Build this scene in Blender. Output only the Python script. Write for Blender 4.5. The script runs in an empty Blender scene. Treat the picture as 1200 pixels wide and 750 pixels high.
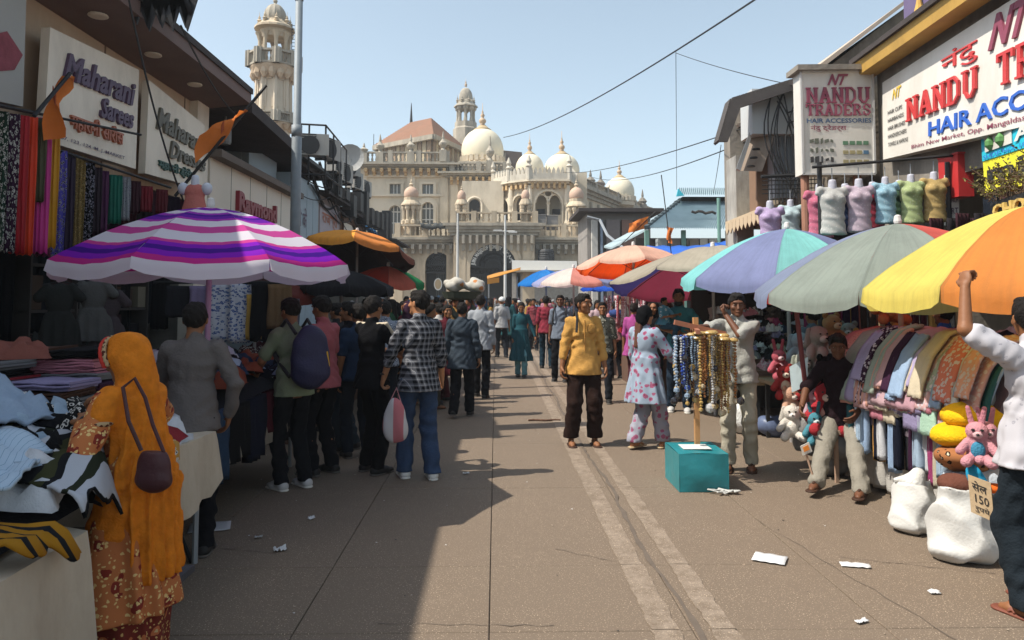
import bpy,math,random
import numpy as np
from mathutils import Vector,Matrix,noise as mnoise
rnd=random.Random(7)
SC=bpy.context.scene
COL=SC.collection
R=math.radians
# ------------------------------------------------------------------ camera, sky, sun, exposure
FPX,EYE=870.0,1.65
cam=bpy.data.cameras.new('camera');camo=bpy.data.objects.new('camera',cam);COL.objects.link(camo)
cam.sensor_width=36;cam.lens=FPX/1200*36;cam.shift_y=-78/1200
cam.clip_start=0.05;cam.clip_end=3000
camo.location=(0,0,EYE);camo.rotation_euler=(R(93.5),0,R(-1.25))
SC.camera=camo
SUN=Vector((-0.70,-0.17,1.0)).normalized() # towards the sun
world=bpy.data.worlds.new('World');SC.world=world;world.use_nodes=True
wn=world.node_tree.nodes;wl=world.node_tree.links
bg=wn['Background'];bg.inputs['Strength'].default_value=0.134
sky=wn.new('ShaderNodeTexSky');sky.sky_type='NISHITA';sky.sun_disc=False
sky.sun_elevation=math.asin(SUN.z);sky.sun_rotation=math.atan2(SUN.x,SUN.y)
sky.air_density=1.0;sky.dust_density=1.6;sky.ozone_density=1.6;sky.altitude=0
hs=wn.new('ShaderNodeHueSaturation');hs.inputs['Saturation'].default_value=0.66
hs.inputs['Hue'].default_value=0.480
wl.new(sky.outputs[0],hs.inputs['Color']);wl.new(hs.outputs[0],bg.inputs['Color'])
sl=bpy.data.lights.new('sun','SUN');sl.energy=4.0;sl.angle=R(0.5);sl.color=(1.0,.93,.82)
so=bpy.data.objects.new('sun',sl);COL.objects.link(so)
so.rotation_euler=SUN.to_track_quat('Z','Y').to_euler()
SC.view_settings.view_transform='Standard';SC.view_settings.look='None'
SC.view_settings.gamma=1;SC.view_settings.exposure=0.68
_rm=camo.rotation_euler.to_matrix()
CR,CU,CF=_rm@Vector((1,0,0)),_rm@Vector((0,1,0)),_rm@Vector((0,0,-1))
def ray(px,py):return CF+CR*((px-600)/FPX)+CU*((297-py)/FPX)
def G(px,py,z=0.0):
 d=ray(px,py);t=(z-EYE)/d.z;return Vector((d.x*t,d.y*t,z))
def P(px,py,Y):
 d=ray(px,py);t=Y/d.y;return Vector((d.x*t,Y,EYE+d.z*t))
def PX(px,py,X):
 d=ray(px,py);t=X/d.x;return Vector((X,d.y*t,EYE+d.z*t))
def V(*a):return Vector(a)
# ------------------------------------------------------------------ materials
_mc={}
def srgb(h):
 h=h.lstrip('#');c=[int(h[i:i+2],16)/255 for i in(0,2,4)]
 return tuple((x/12.92 if x<=.04045 else((x+.055)/1.055)**2.4)for x in c)
def mat(name,col,rough=.8,var=.12,scale=6.0,bump=.15,bscale=None,metal=0.0,spec=.3,sheen=0,trans=0,dirt=None):
 """plain surface: colour with noise variation, fine relief; dirt=(colour, amount, scale) adds stains"""
 if isinstance(col,str):col=srgb(col)
 key=(name,tuple(round(c,3)for c in col),rough,var,scale,bump,metal,trans,dirt)
 if key in _mc:return _mc[key]
 m=bpy.data.materials.new(name);m.use_nodes=True
 nt=m.node_tree;n=nt.nodes;l=nt.links;b=n['Principled BSDF']
 b.inputs['Roughness'].default_value=rough;b.inputs['Metallic'].default_value=metal
 b.inputs['Specular IOR Level'].default_value=spec
 tc=n.new('ShaderNodeTexCoord')
 nz=n.new('ShaderNodeTexNoise');nz.inputs['Scale'].default_value=scale;nz.inputs['Detail'].default_value=6
 l.new(tc.outputs['Object'],nz.inputs['Vector'])
 mx=n.new('ShaderNodeMix');mx.data_type='RGBA'
 lo=tuple(c*(1-var)for c in col);hi=tuple(min(1,c*(1+var))for c in col)
 mx.inputs['A'].default_value=(*lo,1);mx.inputs['B'].default_value=(*hi,1)
 l.new(nz.outputs['Fac'],mx.inputs['Factor'])
 out=mx.outputs['Result']
 if dirt:
  dc,amt,ds=dirt
  if isinstance(dc,str):dc=srgb(dc)
  n2=n.new('ShaderNodeTexNoise');n2.inputs['Scale'].default_value=ds;n2.inputs['Detail'].default_value=8;n2.inputs['Roughness'].default_value=.7
  mp=n.new('ShaderNodeMapping');mp.inputs['Scale'].default_value=(1,1,.35);mp.inputs['Location'].default_value=(3.1,1.7,.4)
  l.new(tc.outputs['Object'],mp.inputs['Vector']);l.new(mp.outputs[0],n2.inputs['Vector'])
  rp=n.new('ShaderNodeValToRGB');rp.color_ramp.elements[0].position=.44;rp.color_ramp.elements[1].position=.68
  rp.color_ramp.elements[1].color=(amt,amt,amt,1)
  l.new(n2.outputs['Fac'],rp.inputs[0])
  m2=n.new('ShaderNodeMix');m2.data_type='RGBA';l.new(rp.outputs[0],m2.inputs['Factor'])
  l.new(out,m2.inputs['A']);m2.inputs['B'].default_value=(*dc,1);out=m2.outputs['Result']
 if name=='canopy': # stitched seams along the panel edges and grime streaks down the cloth
  sx=n.new('ShaderNodeSeparateXYZ');l.new(tc.outputs['UV'],sx.inputs[0]);pp=n.new('ShaderNodeMath');pp.operation='PINGPONG';pp.inputs[1].default_value=.5;l.new(sx.outputs['X'],pp.inputs[0])
  lt_=n.new('ShaderNodeMath');lt_.operation='LESS_THAN';lt_.inputs[1].default_value=.022;l.new(pp.outputs[0],lt_.inputs[0])
  mp2=n.new('ShaderNodeMapping');mp2.inputs['Scale'].default_value=(14,1.6,1);l.new(tc.outputs['UV'],mp2.inputs['Vector']);n4=n.new('ShaderNodeTexNoise');n4.inputs['Scale'].default_value=1.4;n4.inputs['Detail'].default_value=8;l.new(mp2.outputs[0],n4.inputs['Vector'])
  r4=n.new('ShaderNodeValToRGB');r4.color_ramp.elements[0].position=.45;r4.color_ramp.elements[1].position=.75;r4.color_ramp.elements[1].color=(.4,.4,.4,1);l.new(n4.outputs['Fac'],r4.inputs[0])
  ad=n.new('ShaderNodeMath');ad.operation='MAXIMUM';l.new(r4.outputs[0],ad.inputs[0]);ml=n.new('ShaderNodeMath');ml.operation='MULTIPLY';ml.inputs[1].default_value=.45;l.new(lt_.outputs[0],ml.inputs[0]);l.new(ml.outputs[0],ad.inputs[1])
  m4=n.new('ShaderNodeMix');m4.data_type='RGBA';l.new(ad.outputs[0],m4.inputs['Factor']);l.new(out,m4.inputs['A']);m4.inputs['B'].default_value=(*[c*.55+.03 for c in col],1);out=m4.outputs['Result']
 l.new(out,b.inputs['Base Color'])
 if bump:
  n3=n.new('ShaderNodeTexNoise');n3.inputs['Scale'].default_value=bscale or scale*6;n3.inputs['Detail'].default_value=4
  l.new(tc.outputs['Object'],n3.inputs['Vector'])
  bp=n.new('ShaderNodeBump');bp.inputs['Strength'].default_value=bump;bp.inputs['Distance'].default_value=.02
  l.new(n3.outputs['Fac'],bp.inputs['Height']);l.new(bp.outputs[0],b.inputs['Normal'])
 if trans:
  tr=n.new('ShaderNodeBsdfTranslucent');l.new(out,tr.inputs['Color'])
  ms=n.new('ShaderNodeMixShader');ms.inputs[0].default_value=trans
  l.new(b.outputs[0],ms.inputs[1]);l.new(tr.outputs[0],ms.inputs[2]);l.new(ms.outputs[0],n['Material Output'].inputs['Surface'])
 _mc[key]=m;return m
def mute(col):
 col=srgb(col)if isinstance(col,str)else col;g=.3*col[0]+.55*col[1]+.15*col[2];return tuple((g+(c-g)*.80)*.86 for c in col)
def hx(col):return '#'+''.join('%02x'%max(0,min(255,round(255*(12.92*c if c<=.0031308 else 1.055*c**(1/2.4)-.055))))for c in mute(col))
def cloth(col,var=.15,trans=0):
 col=mute(col)
 return mat('cloth',col,.92,var,9,.35,60,spec=.12,trans=trans)
def _pat(name,cols):
 m=bpy.data.materials.new(name);m.use_nodes=True
 nt=m.node_tree;b=nt.nodes['Principled BSDF'];b.inputs['Roughness'].default_value=.9;b.inputs['Specular IOR Level'].default_value=.12
 tc=nt.nodes.new('ShaderNodeTexCoord')
 return m,nt.nodes,nt.links,b,tc
def stripes(name,cols,scale=10,axis='Z',warp=0.0,uv=False,rough=.9,trans=0):
 """repeating bands: cols is a list of (position 0..1, colour)"""
 key=('st',name,tuple(cols),scale,axis,warp)
 if key in _mc:return _mc[key]
 m,n,l,b,tc=_pat(name,cols)
 sx=n.new('ShaderNodeSeparateXYZ');src=tc.outputs['UV' if uv else 'Object']
 if warp:
  nz=n.new('ShaderNodeTexNoise');nz.inputs['Scale'].default_value=4;l.new(src,nz.inputs['Vector'])
  va=n.new('ShaderNodeVectorMath');va.operation='MULTIPLY_ADD';va.inputs[1].default_value=(warp,)*3
  l.new(nz.outputs['Color'],va.inputs[0]);l.new(src,va.inputs[2]);src=va.outputs[0]
 l.new(src,sx.inputs[0])
 mu=n.new('ShaderNodeMath');mu.operation='MULTIPLY';mu.inputs[1].default_value=scale;l.new(sx.outputs[axis],mu.inputs[0])
 fr=n.new('ShaderNodeMath');fr.operation='FRACT';l.new(mu.outputs[0],fr.inputs[0])
 rp=n.new('ShaderNodeValToRGB');rp.color_ramp.interpolation='CONSTANT';l.new(fr.outputs[0],rp.inputs[0])
 els=rp.color_ramp.elements
 while len(els)<len(cols):els.new(.5)
 for e,(p,c)in zip(els,cols):
  e.position=p;e.color=(*(srgb(c)if isinstance(c,str)else c),1)
 for i,(p,c)in enumerate(cols):els[i].position=p;els[i].color=(*(srgb(c)if isinstance(c,str)else c),1)
 l.new(rp.outputs[0],b.inputs['Base Color']);b.inputs['Roughness'].default_value=rough
 if trans:
  tr=n.new('ShaderNodeBsdfTranslucent');l.new(rp.outputs[0],tr.inputs['Color'])
  ms=n.new('ShaderNodeMixShader');ms.inputs[0].default_value=trans
  l.new(b.outputs[0],ms.inputs[1]);l.new(tr.outputs[0],ms.inputs[2]);l.new(ms.outputs[0],n['Material Output'].inputs['Surface'])
 _mc[key]=m;return m
def plaid(name,base,dark,light,sx=16,sz=16):
 m,n,l,b,tc=_pat(name,0)
 s=n.new('ShaderNodeSeparateXYZ');l.new(tc.outputs['Object'],s.inputs[0])
 # around-the-body coordinate: x + y so that the sides keep their checks
 ad=n.new('ShaderNodeMath');ad.operation='ADD';l.new(s.outputs['X'],ad.inputs[0]);l.new(s.outputs['Y'],ad.inputs[1])
 outs=[]
 for src,sc in((ad.outputs[0],sx),(s.outputs['Z'],sz)):
  mu=n.new('ShaderNodeMath');mu.operation='MULTIPLY';mu.inputs[1].default_value=sc;l.new(src,mu.inputs[0])
  fr=n.new('ShaderNodeMath');fr.operation='FRACT';l.new(mu.outputs[0],fr.inputs[0])
  rp=n.new('ShaderNodeValToRGB');rp.color_ramp.interpolation='CONSTANT';l.new(fr.outputs[0],rp.inputs[0])
  e=rp.color_ramp.elements
  while len(e)<5:e.new(.9)
  for i,(p,c)in enumerate([(0,dark),(.28,base),(.46,light),(.54,base),(.82,dark)]):e[i].position=p;e[i].color=(*srgb(c),1)
  outs.append(rp.outputs[0])
 mx=n.new('ShaderNodeMix');mx.data_type='RGBA';mx.inputs['Factor'].default_value=.5
 l.new(outs[0],mx.inputs['A']);l.new(outs[1],mx.inputs['B']);l.new(mx.outputs['Result'],b.inputs['Base Color'])
 return m
def floral(name,base,c1,c2,scale=14,thr=.42,thr2=.25,fine=None):
 """blotches of two colours on a ground colour (printed cloth)"""
 base,c1,c2=hx(base),hx(c1),hx(c2);key=('fl',name,base,c1,c2,scale,thr)
 if key in _mc:return _mc[key]
 m,n,l,b,tc=_pat(name,0)
 nz=n.new('ShaderNodeTexNoise');nz.inputs['Scale'].default_value=scale*1.6;l.new(tc.outputs['Object'],nz.inputs['Vector'])
 va=n.new('ShaderNodeVectorMath');va.operation='MULTIPLY_ADD';va.inputs[1].default_value=(.6/scale,)*3
 l.new(nz.outputs['Color'],va.inputs[0]);l.new(tc.outputs['Object'],va.inputs[2])
 vo=n.new('ShaderNodeTexVoronoi');vo.inputs['Scale'].default_value=scale;l.new(va.outputs[0],vo.inputs['Vector'])
 rp=n.new('ShaderNodeValToRGB');rp.color_ramp.interpolation='CONSTANT';e=rp.color_ramp.elements;e.new(.5)
 for i,(p,c)in enumerate([(0,c2),(thr2,c1),(thr,base)]):e[i].position=p;e[i].color=(*srgb(c),1)
 l.new(vo.outputs['Distance'],rp.inputs[0]);out=rp.outputs[0]
 if fine:
  v2=n.new('ShaderNodeTexVoronoi');v2.inputs['Scale'].default_value=scale*3.1;l.new(va.outputs[0],v2.inputs['Vector'])
  r2=n.new('ShaderNodeValToRGB');r2.color_ramp.interpolation='CONSTANT';r2.color_ramp.elements[0].color=(1,1,1,1);r2.color_ramp.elements[1].color=(0,0,0,1);r2.color_ramp.elements[1].position=.3
  l.new(v2.outputs['Distance'],r2.inputs[0]);mx=n.new('ShaderNodeMix');mx.data_type='RGBA'
  l.new(r2.outputs[0],mx.inputs['Factor']);l.new(out,mx.inputs['A']);mx.inputs['B'].default_value=(*srgb(fine),1);out=mx.outputs['Result']
 l.new(out,b.inputs['Base Color']);_mc[key]=m;return m
 # ------------------------------------------------------------------ scene graph helpers
def tag(o,label=None,cat=None,group=None,kind=None):
 if label:o['label']=label
 if cat:o['category']=cat
 if group:o['group']=group
 if kind:o['kind']=kind
 return o
def thing(name,label,cat,loc=(0,0,0),rz=0,group=None):
 o=bpy.data.objects.new(name,None);COL.objects.link(o);o.location=loc;o.rotation_euler=(0,0,rz)
 return tag(o,label,cat,group)
def wmat(o):
 return o.matrix_basis.copy()if o.parent is None else wmat(o.parent)@o.matrix_parent_inverse@o.matrix_basis
def link(name,me,m=None,parent=None,loc=None,rot=None,local=False,scale=None):
 o=bpy.data.objects.new(name,me);COL.objects.link(o)
 if m is not None:
  ms=m if isinstance(m,(list,tuple))else[m]
  if len(me.materials)==0:
   for x in ms:me.materials.append(x)
  else:
   for i,x in enumerate(ms):o.material_slots[i].link='OBJECT';o.material_slots[i].material=x
 if loc is not None:o.location=loc
 if rot is not None:o.rotation_euler=rot
 if scale is not None:o.scale=scale
 if parent is not None:
  o.parent=parent
  if not local:o.matrix_parent_inverse=wmat(parent).inverted()
 return o
class MB:
 def __init__(s):s.v=[];s.f=[];s.mi=[];s.uv=None
 def add(s,vs,fs,mi=0):
  b=len(s.v);s.v+=[tuple(x)for x in vs];s.f+=[tuple(i+b for i in f)for f in fs];s.mi+=[mi]*len(fs);return s
 def box(s,a,b,mi=0):
  (x0,y0,z0),(x1,y1,z1)=a,b
  return s.add([(x0,y0,z0),(x1,y0,z0),(x1,y1,z0),(x0,y1,z0),(x0,y0,z1),(x1,y0,z1),(x1,y1,z1),(x0,y1,z1)],
[(3,2,1,0),(4,5,6,7),(0,1,5,4),(1,2,6,5),(2,3,7,6),(3,0,4,7)],mi)
 def obox(s,c,ax,ay,az,mi=0):
  """box from centre and three half-axis vectors"""
  c=Vector(c);ax,ay,az=Vector(ax),Vector(ay),Vector(az)
  vs=[c+ax*i+ay*j+az*k for k in(-1,1)for j,i in((-1,-1),(-1,1),(1,1),(1,-1))]
  return s.add(vs,[(3,2,1,0),(4,5,6,7),(0,1,5,4),(1,2,6,5),(2,3,7,6),(3,0,4,7)],mi)
 def bar(s,a,b,w,h=None,mi=0):
  a,b=Vector(a),Vector(b);d=(b-a);up=Vector((0,0,1))if abs(d.normalized().z)<.9 else Vector((0,1,0))
  x=d.cross(up).normalized();y=x.cross(d).normalized();h=h or w
  return s.obox((a+b)/2,x*w/2,d/2,y*h/2,mi)
 def tube(s,pts,r,n=8,mi=0,cap=True):
  pts=[Vector(p)for p in pts];rs=r if isinstance(r,(list,tuple))else[r]*len(pts)
  vs=[];fs=[]
  t0=(pts[1]-pts[0]).normalized();up=Vector((0,0,1))if abs(t0.z)<.9 else Vector((1,0,0))
  x=t0.cross(up).normalized()
  for i,p in enumerate(pts):
   t=(pts[min(i+1,len(pts)-1)]-pts[max(i-1,0)]).normalized()
   x=(x-t*x.dot(t)).normalized();y=t.cross(x)
   for k in range(n):
    a=2*math.pi*k/n;vs.append(p+(x*math.cos(a)+y*math.sin(a))*rs[i])
  for i in range(len(pts)-1):
   for k in range(n):
    k2=(k+1)%n;fs.append((i*n+k,i*n+k2,(i+1)*n+k2,(i+1)*n+k))
  if cap:fs.append(tuple(range(n-1,-1,-1)));fs.append(tuple((len(pts)-1)*n+k for k in range(n)))
  return s.add(vs,fs,mi)
 def lathe(s,prof,c=(0,0,0),n=16,mi=0,rib=0,a0=0.0):
  c=Vector(c);vs=[];fs=[]
  for(r,z)in prof:
   for k in range(n):
    a=a0+2*math.pi*k/n;rr=r*(1+(rib if k%2 else 0));vs.append(c+Vector((rr*math.cos(a),rr*math.sin(a),z)))
  for i in range(len(prof)-1):
   for k in range(n):
    k2=(k+1)%n;fs.append((i*n+k,i*n+k2,(i+1)*n+k2,(i+1)*n+k))
  fs.append(tuple(range(n-1,-1,-1)));fs.append(tuple((len(prof)-1)*n+k for k in range(n)))
  return s.add(vs,fs,mi)
 def grid(s,pts,mi=0,closeu=False):
  """pts[i][j] rows"""
  nu,nv=len(pts),len(pts[0]);vs=[p for r in pts for p in r];fs=[]
  for i in range(nu-1+(1 if closeu else 0)):
   for j in range(nv-1):
    i2=(i+1)%nu;fs.append((i*nv+j,i2*nv+j,i2*nv+j+1,i*nv+j+1))
  return s.add(vs,fs,mi)
 def slab(s,q,t,mi=0):
  """quad q (TL,TR,BR,BL) thickened by t away from its front"""
  q=[Vector(x)for x in q];n=(q[1]-q[0]).cross(q[3]-q[0]).normalized()*t
  # front normal = -(...)  -> back side along +n
  return s.add(q+[x+n for x in q],[(3,2,1,0),(4,5,6,7),(0,1,5,4),(1,2,6,5),(2,3,7,6),(3,0,4,7)],mi)
 def prism(s,poly,d,mi=0):
  """polygon (list of points) extruded by vector d"""
  n=len(poly);poly=[Vector(p)for p in poly];d=Vector(d)
  return s.add(poly+[p+d for p in poly],[tuple(range(n)),tuple(range(2*n-1,n-1,-1))]+[(i,i+n,(i+1)%n+n,(i+1)%n)for i in range(n)],mi)
 def mesh(s,name,smooth=False,fix=True):
  me=bpy.data.meshes.new(name);me.from_pydata(s.v,[],s.f)
  if any(s.mi):me.polygons.foreach_set('material_index',s.mi)
  if smooth:me.polygons.foreach_set('use_smooth',[True]*len(s.f))
  if fix:
   import bmesh
   bm=bmesh.new();bm.from_mesh(me);bmesh.ops.recalc_face_normals(bm,faces=bm.faces);bm.to_mesh(me);bm.free()
  me.update();return me
 def build(s,name,m,parent=None,smooth=False,local=False,label=None,cat=None,group=None,kind=None):
  if not s.v:return None
  o=link(name,s.mesh(name,smooth),None,parent,local=local)
  for x in(m if isinstance(m,(list,tuple))else[m]):o.data.materials.append(x)
  return tag(o,label,cat,group,kind)
def shade_auto(o,ang=40):
 me=o.data;me.polygons.foreach_set('use_smooth',[True]*len(me.polygons))
 try:me.set_sharp_from_angle(angle=R(ang))
 except Exception:pass
 return o
def copy_tree(o,parent=None,ch=None):
 if ch is None:
  ch={}
  for c in COL.objects:
   if c.parent is not None:ch.setdefault(c.parent.name,[]).append(c)
 c=o.copy();COL.objects.link(c)
 if parent is not None:c.parent=parent
 for k in ch.get(o.name,[]):copy_tree(k,c,ch)
 return c
def quadpt(q,u,v):
 """q = TL,TR,BR,BL; u right 0..1, v up 0..1"""
 return(q[3]*(1-u)+q[2]*u)*(1-v)+(q[0]*(1-u)+q[1]*u)*v
def quad_on(pl,pts):
 """pixels pts -> 3-D points on the plane through three anchor (px,py,Y)"""
 a,b,c=[P(*x)for x in pl];n=(b-a).cross(c-a);O=Vector((0,0,EYE));res=[]
 for px,py in pts:
  d=ray(px,py);t=(a-O).dot(n)/d.dot(n);res.append(O+d*t)
 return res
TX=[]
def text(s,q,u0,u1,v0,v1,m,parent,depth=.0,off=.006,bold=0.0,shear=0.0,name='lettering',fit='both',align=None,font=None,arc=None):
 c=bpy.data.curves.new(name,'FONT');c.body=s;c.size=1;c.offset=bold;c.shear=shear;c.resolution_u=2
 if font:c.font=font
 o=bpy.data.objects.new(name,c);COL.objects.link(o)
 TX.append((o,q,u0,u1,v0,v1,m,parent,depth,off,fit,name,arc));return o
def flush_text():
 bpy.context.view_layer.update();dg=bpy.context.evaluated_depsgraph_get()
 for(o,q,u0,u1,v0,v1,m,parent,depth,off,fit,name,arc)in TX:
  me=bpy.data.meshes.new_from_object(o.evaluated_get(dg));n=len(me.vertices)
  if n==0:COL.objects.unlink(o);continue
  co=np.empty(n*3,np.float32);me.vertices.foreach_get('co',co);co=co.reshape(-1,3)
  a=co.min(0);b=co.max(0);w=max(b[0]-a[0],1e-4);h=max(b[1]-a[1],1e-4)
  Q=[np.array(x)for x in q]+([np.zeros(3)]if len(q)==3 else[]);nrm=np.cross(Q[1]-Q[0],Q[3]-Q[0]);nrm=-nrm/max(np.linalg.norm(nrm),1e-9)
  uu=u0+(co[:,0]-a[0])/w*(u1-u0);vv=v0+(co[:,1]-a[1])/h*(v1-v0)
  if arc: # (cx, cz, radius inner, outer, angle0, angle1) in metres on the plane: q[0] is the centre, q[1] x dir, q[2] z dir
   c0,xd,zd=Q[0],Q[1],Q[2];r0,r1,g0,g1=arc;nrm=np.cross(zd,xd);nrm=-nrm/np.linalg.norm(nrm)
   ang=g0+(co[:,0]-a[0])/w*(g1-g0);rr=r0+(co[:,1]-a[1])/h*(r1-r0)
   pos=c0+xd*(np.cos(ang)*rr)[:,None]+zd*(np.sin(ang)*rr)[:,None]
  else:
   uu=uu[:,None];vv=vv[:,None]
   pos=(Q[3]*(1-uu)+Q[2]*uu)*(1-vv)+(Q[0]*(1-uu)+Q[1]*uu)*vv
  pos=pos+nrm*off
  nf=me.polygons
  vs=pos.tolist();fs=[tuple(p.vertices)for p in nf]
  mb=MB();mb.v=[tuple(x)for x in vs];mb.f=fs;mb.mi=[0]*len(fs)
  if depth:
   k=len(vs);mb.v+=[tuple(np.array(x)-nrm*(depth+off-.002))for x in vs]
   cnt={}
   for f in fs:
    for i in range(len(f)):
     e=(f[i],f[(i+1)%len(f)]);cnt[e]=1
   for(i,j)in cnt:
    if(j,i)not in cnt:mb.f.append((i,i+k,j+k,j));mb.mi.append(0)
  me2=bpy.data.meshes.new(name);me2.from_pydata(mb.v,[],mb.f);me2.materials.append(m);me2.update()
  link(name,me2,None,parent);COL.objects.unlink(o);bpy.data.objects.remove(o);bpy.data.meshes.remove(me)
 TX.clear()
def parts_slab(q,t):return MB().slab(q,t)
def empty_xy(v):return(v[0],v[1],0)
# ------------------------------------------------------------------ distance-field modelling (people, clothes, soft goods)
def vadd(a,b):return(a[0]+b[0],a[1]+b[1],a[2]+b[2])
class SDF:
 def __init__(s,k=.02):s.pr=[];s.cuts=[];s.k=k;s.disp=None
 def rc(s,a,b,ra,rb,k=None,flat=None):
  s.pr.append(('rc',np.array(a,float),np.array(b,float),ra,rb,k or s.k,flat));return s
 def el(s,c,r,rot=None,k=None):s.pr.append(('el',np.array(c,float),np.array(r,float),None if rot is None else np.array(rot),0,k or s.k,None));return s
 def ec(s,a,b,r0,r1,k=None):s.pr.append(('ec',np.array(a,float),np.array(b,float),np.array(r0,float),np.array(r1,float),k or s.k,None));return s
 def cut(s,n,p):s.cuts.append((np.array(n,float),np.array(p,float)));return s # removes the side n points to
 def bounds(s):
  lo=np.full(3,9e9);hi=-lo
  for t,a,b,ra,rb,k,fl in s.pr:
   if t=='rc':m=max(ra,rb);lo=np.minimum(lo,np.minimum(a,b)-m);hi=np.maximum(hi,np.maximum(a,b)+m)
   elif t=='el':m=b.max()if ra is not None else b;lo=np.minimum(lo,a-m);hi=np.maximum(hi,a+m)
   else:m=max(ra.max(),rb.max());lo=np.minimum(lo,np.minimum(a,b)-m);hi=np.maximum(hi,np.maximum(a,b)+m)
  return lo,hi
 def mesh(s,h,lo=None,hi=None,pad=.03):
  l0,h0=s.bounds();l0=l0-pad;h0=h0+pad
  if lo is not None:l0=np.maximum(l0,lo)
  if hi is not None:h0=np.minimum(h0,hi)
  n=np.maximum(np.ceil((h0-l0)/h).astype(int)+2,4)
  F=np.full(n,1.0,np.float32);ax=[l0[i]+h*np.arange(n[i],dtype=np.float32)for i in range(3)]
  for t,a,b,ra,rb,k,fl in s.pr:
   if t=='rc':m=max(ra,rb);pl=np.minimum(a,b)-m;ph=np.maximum(a,b)+m
   elif t=='el':m=b.max();pl=a-m;ph=a+m
   else:m=max(ra.max(),rb.max());pl=np.minimum(a,b)-m;ph=np.maximum(a,b)+m
   mg=.05+k
   i0=np.maximum(((pl-mg-l0)/h).astype(int),0);i1=np.minimum(((ph+mg-l0)/h).astype(int)+2,n)
   if np.any(i1<=i0):continue
   sl=tuple(slice(i0[i],i1[i])for i in range(3))
   X=ax[0][sl[0]][:,None,None];Y=ax[1][sl[1]][None,:,None];Z=ax[2][sl[2]][None,None,:]
   if t=='rc':
    ba=b-a;L=float(ba@ba)+1e-9
    T=np.clip(((X-a[0])*ba[0]+(Y-a[1])*ba[1]+(Z-a[2])*ba[2])/L,0,1)
    dx=X-a[0]-T*ba[0];dy=Y-a[1]-T*ba[1];dz=Z-a[2]-T*ba[2]
    if fl is not None:dx=dx*fl[0];dy=dy*fl[1];dz=dz*fl[2]
    d=np.sqrt(dx*dx+dy*dy+dz*dz)-(ra+(rb-ra)*T)
   elif t=='el':
    x=X-a[0];y=Y-a[1];z=Z-a[2]
    if ra is not None:
     M=ra.T;x,y,z=M[0,0]*x+M[0,1]*y+M[0,2]*z,M[1,0]*x+M[1,1]*y+M[1,2]*z,M[2,0]*x+M[2,1]*y+M[2,2]*z
    k0=np.sqrt((x/b[0])**2+(y/b[1])**2+(z/b[2])**2);k1=np.sqrt((x/b[0]**2)**2+(y/b[1]**2)**2+(z/b[2]**2)**2)+1e-6
    d=k0*(k0-1)/k1
   else:
    T=(Z-a[2])/(b[2]-a[2]);T=np.clip(T,0,1)
    cx=a[0]+(b[0]-a[0])*T;cy=a[1]+(b[1]-a[1])*T;rx=ra[0]+(rb[0]-ra[0])*T;ry=ra[1]+(rb[1]-ra[1])*T
    q=np.sqrt(((X-cx)/rx)**2+((Y-cy)/ry)**2);d=(q-1)*np.minimum(rx,ry)
    zl,zh=min(a[2],b[2]),max(a[2],b[2]);d=np.maximum(d,np.maximum(zl-Z,Z-zh))
   f=F[sl];hh=np.clip(.5+.5*(f-d)/k,0,1);F[sl]=f*(1-hh)+d*hh-k*hh*(1-hh)
  X=ax[0][:,None,None];Y=ax[1][None,:,None];Z=ax[2][None,None,:]
  if s.disp is not None:F=F+s.disp(X,Y,Z).astype(np.float32)
  for nn,p in s.cuts:
   F=np.maximum(F,(nn[0]*(X-p[0])+nn[1]*(Y-p[1])+nn[2]*(Z-p[2])).astype(np.float32))
  return nets(F,l0,h)
def nets(F,o,h):
 S=F<0;n=F.shape
 c=np.zeros((n[0]-1,n[1]-1,n[2]-1),np.int8);cs=[(i,j,k)for i in(0,1)for j in(0,1)for k in(0,1)]
 for(i,j,k)in cs:c+=S[i:n[0]-1+i,j:n[1]-1+j,k:n[2]-1+k]
 act=np.argwhere((c>0)&(c<8))
 if len(act)==0:return np.zeros((0,3)),np.zeros((0,4),int)
 idx=np.full(c.shape,-1,np.int32);idx[act[:,0],act[:,1],act[:,2]]=np.arange(len(act))
 acc=np.zeros((len(act),3));cnt=np.zeros(len(act))
 val={q:F[act[:,0]+q[0],act[:,1]+q[1],act[:,2]+q[2]]for q in cs}
 for q in cs:
  for a in range(3):
   if q[a]==0:
    r=list(q);r[a]=1;r=tuple(r);v0,v1=val[q],val[r];m=(v0<0)!=(v1<0)
    t=np.where(m,v0/np.where(m,v0-v1,1),0);p=np.tile(np.array(q,float),(len(act),1));p[:,a]+=t
    acc+=p*m[:,None];cnt+=m
 verts=o+h*(act+acc/cnt[:,None])
 quads=[]
 for a in range(3):
  b,d=(a+1)%3,(a+2)%3
  s0=[slice(None)]*3;s1=[slice(None)]*3;s0[a]=slice(0,-1);s1[a]=slice(1,None)
  A,B=S[tuple(s0)],S[tuple(s1)];e=np.argwhere(A!=B)
  e=e[(e[:,b]>0)&(e[:,d]>0)&(e[:,b]<n[b]-1)&(e[:,d]<n[d]-1)]
  ins=A[e[:,0],e[:,1],e[:,2]]
  def cell(db,dd):
   q=e.copy();q[:,b]+=db;q[:,d]+=dd;return idx[q[:,0],q[:,1],q[:,2]]
  Q=np.stack([cell(-1,-1),cell(0,-1),cell(0,0),cell(-1,0)],1)
  Q[~ins]=Q[~ins][:,::-1];quads.append(Q)
 Q=np.concatenate(quads);Q=Q[(Q>=0).all(1)]
 return verts,Q
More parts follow.
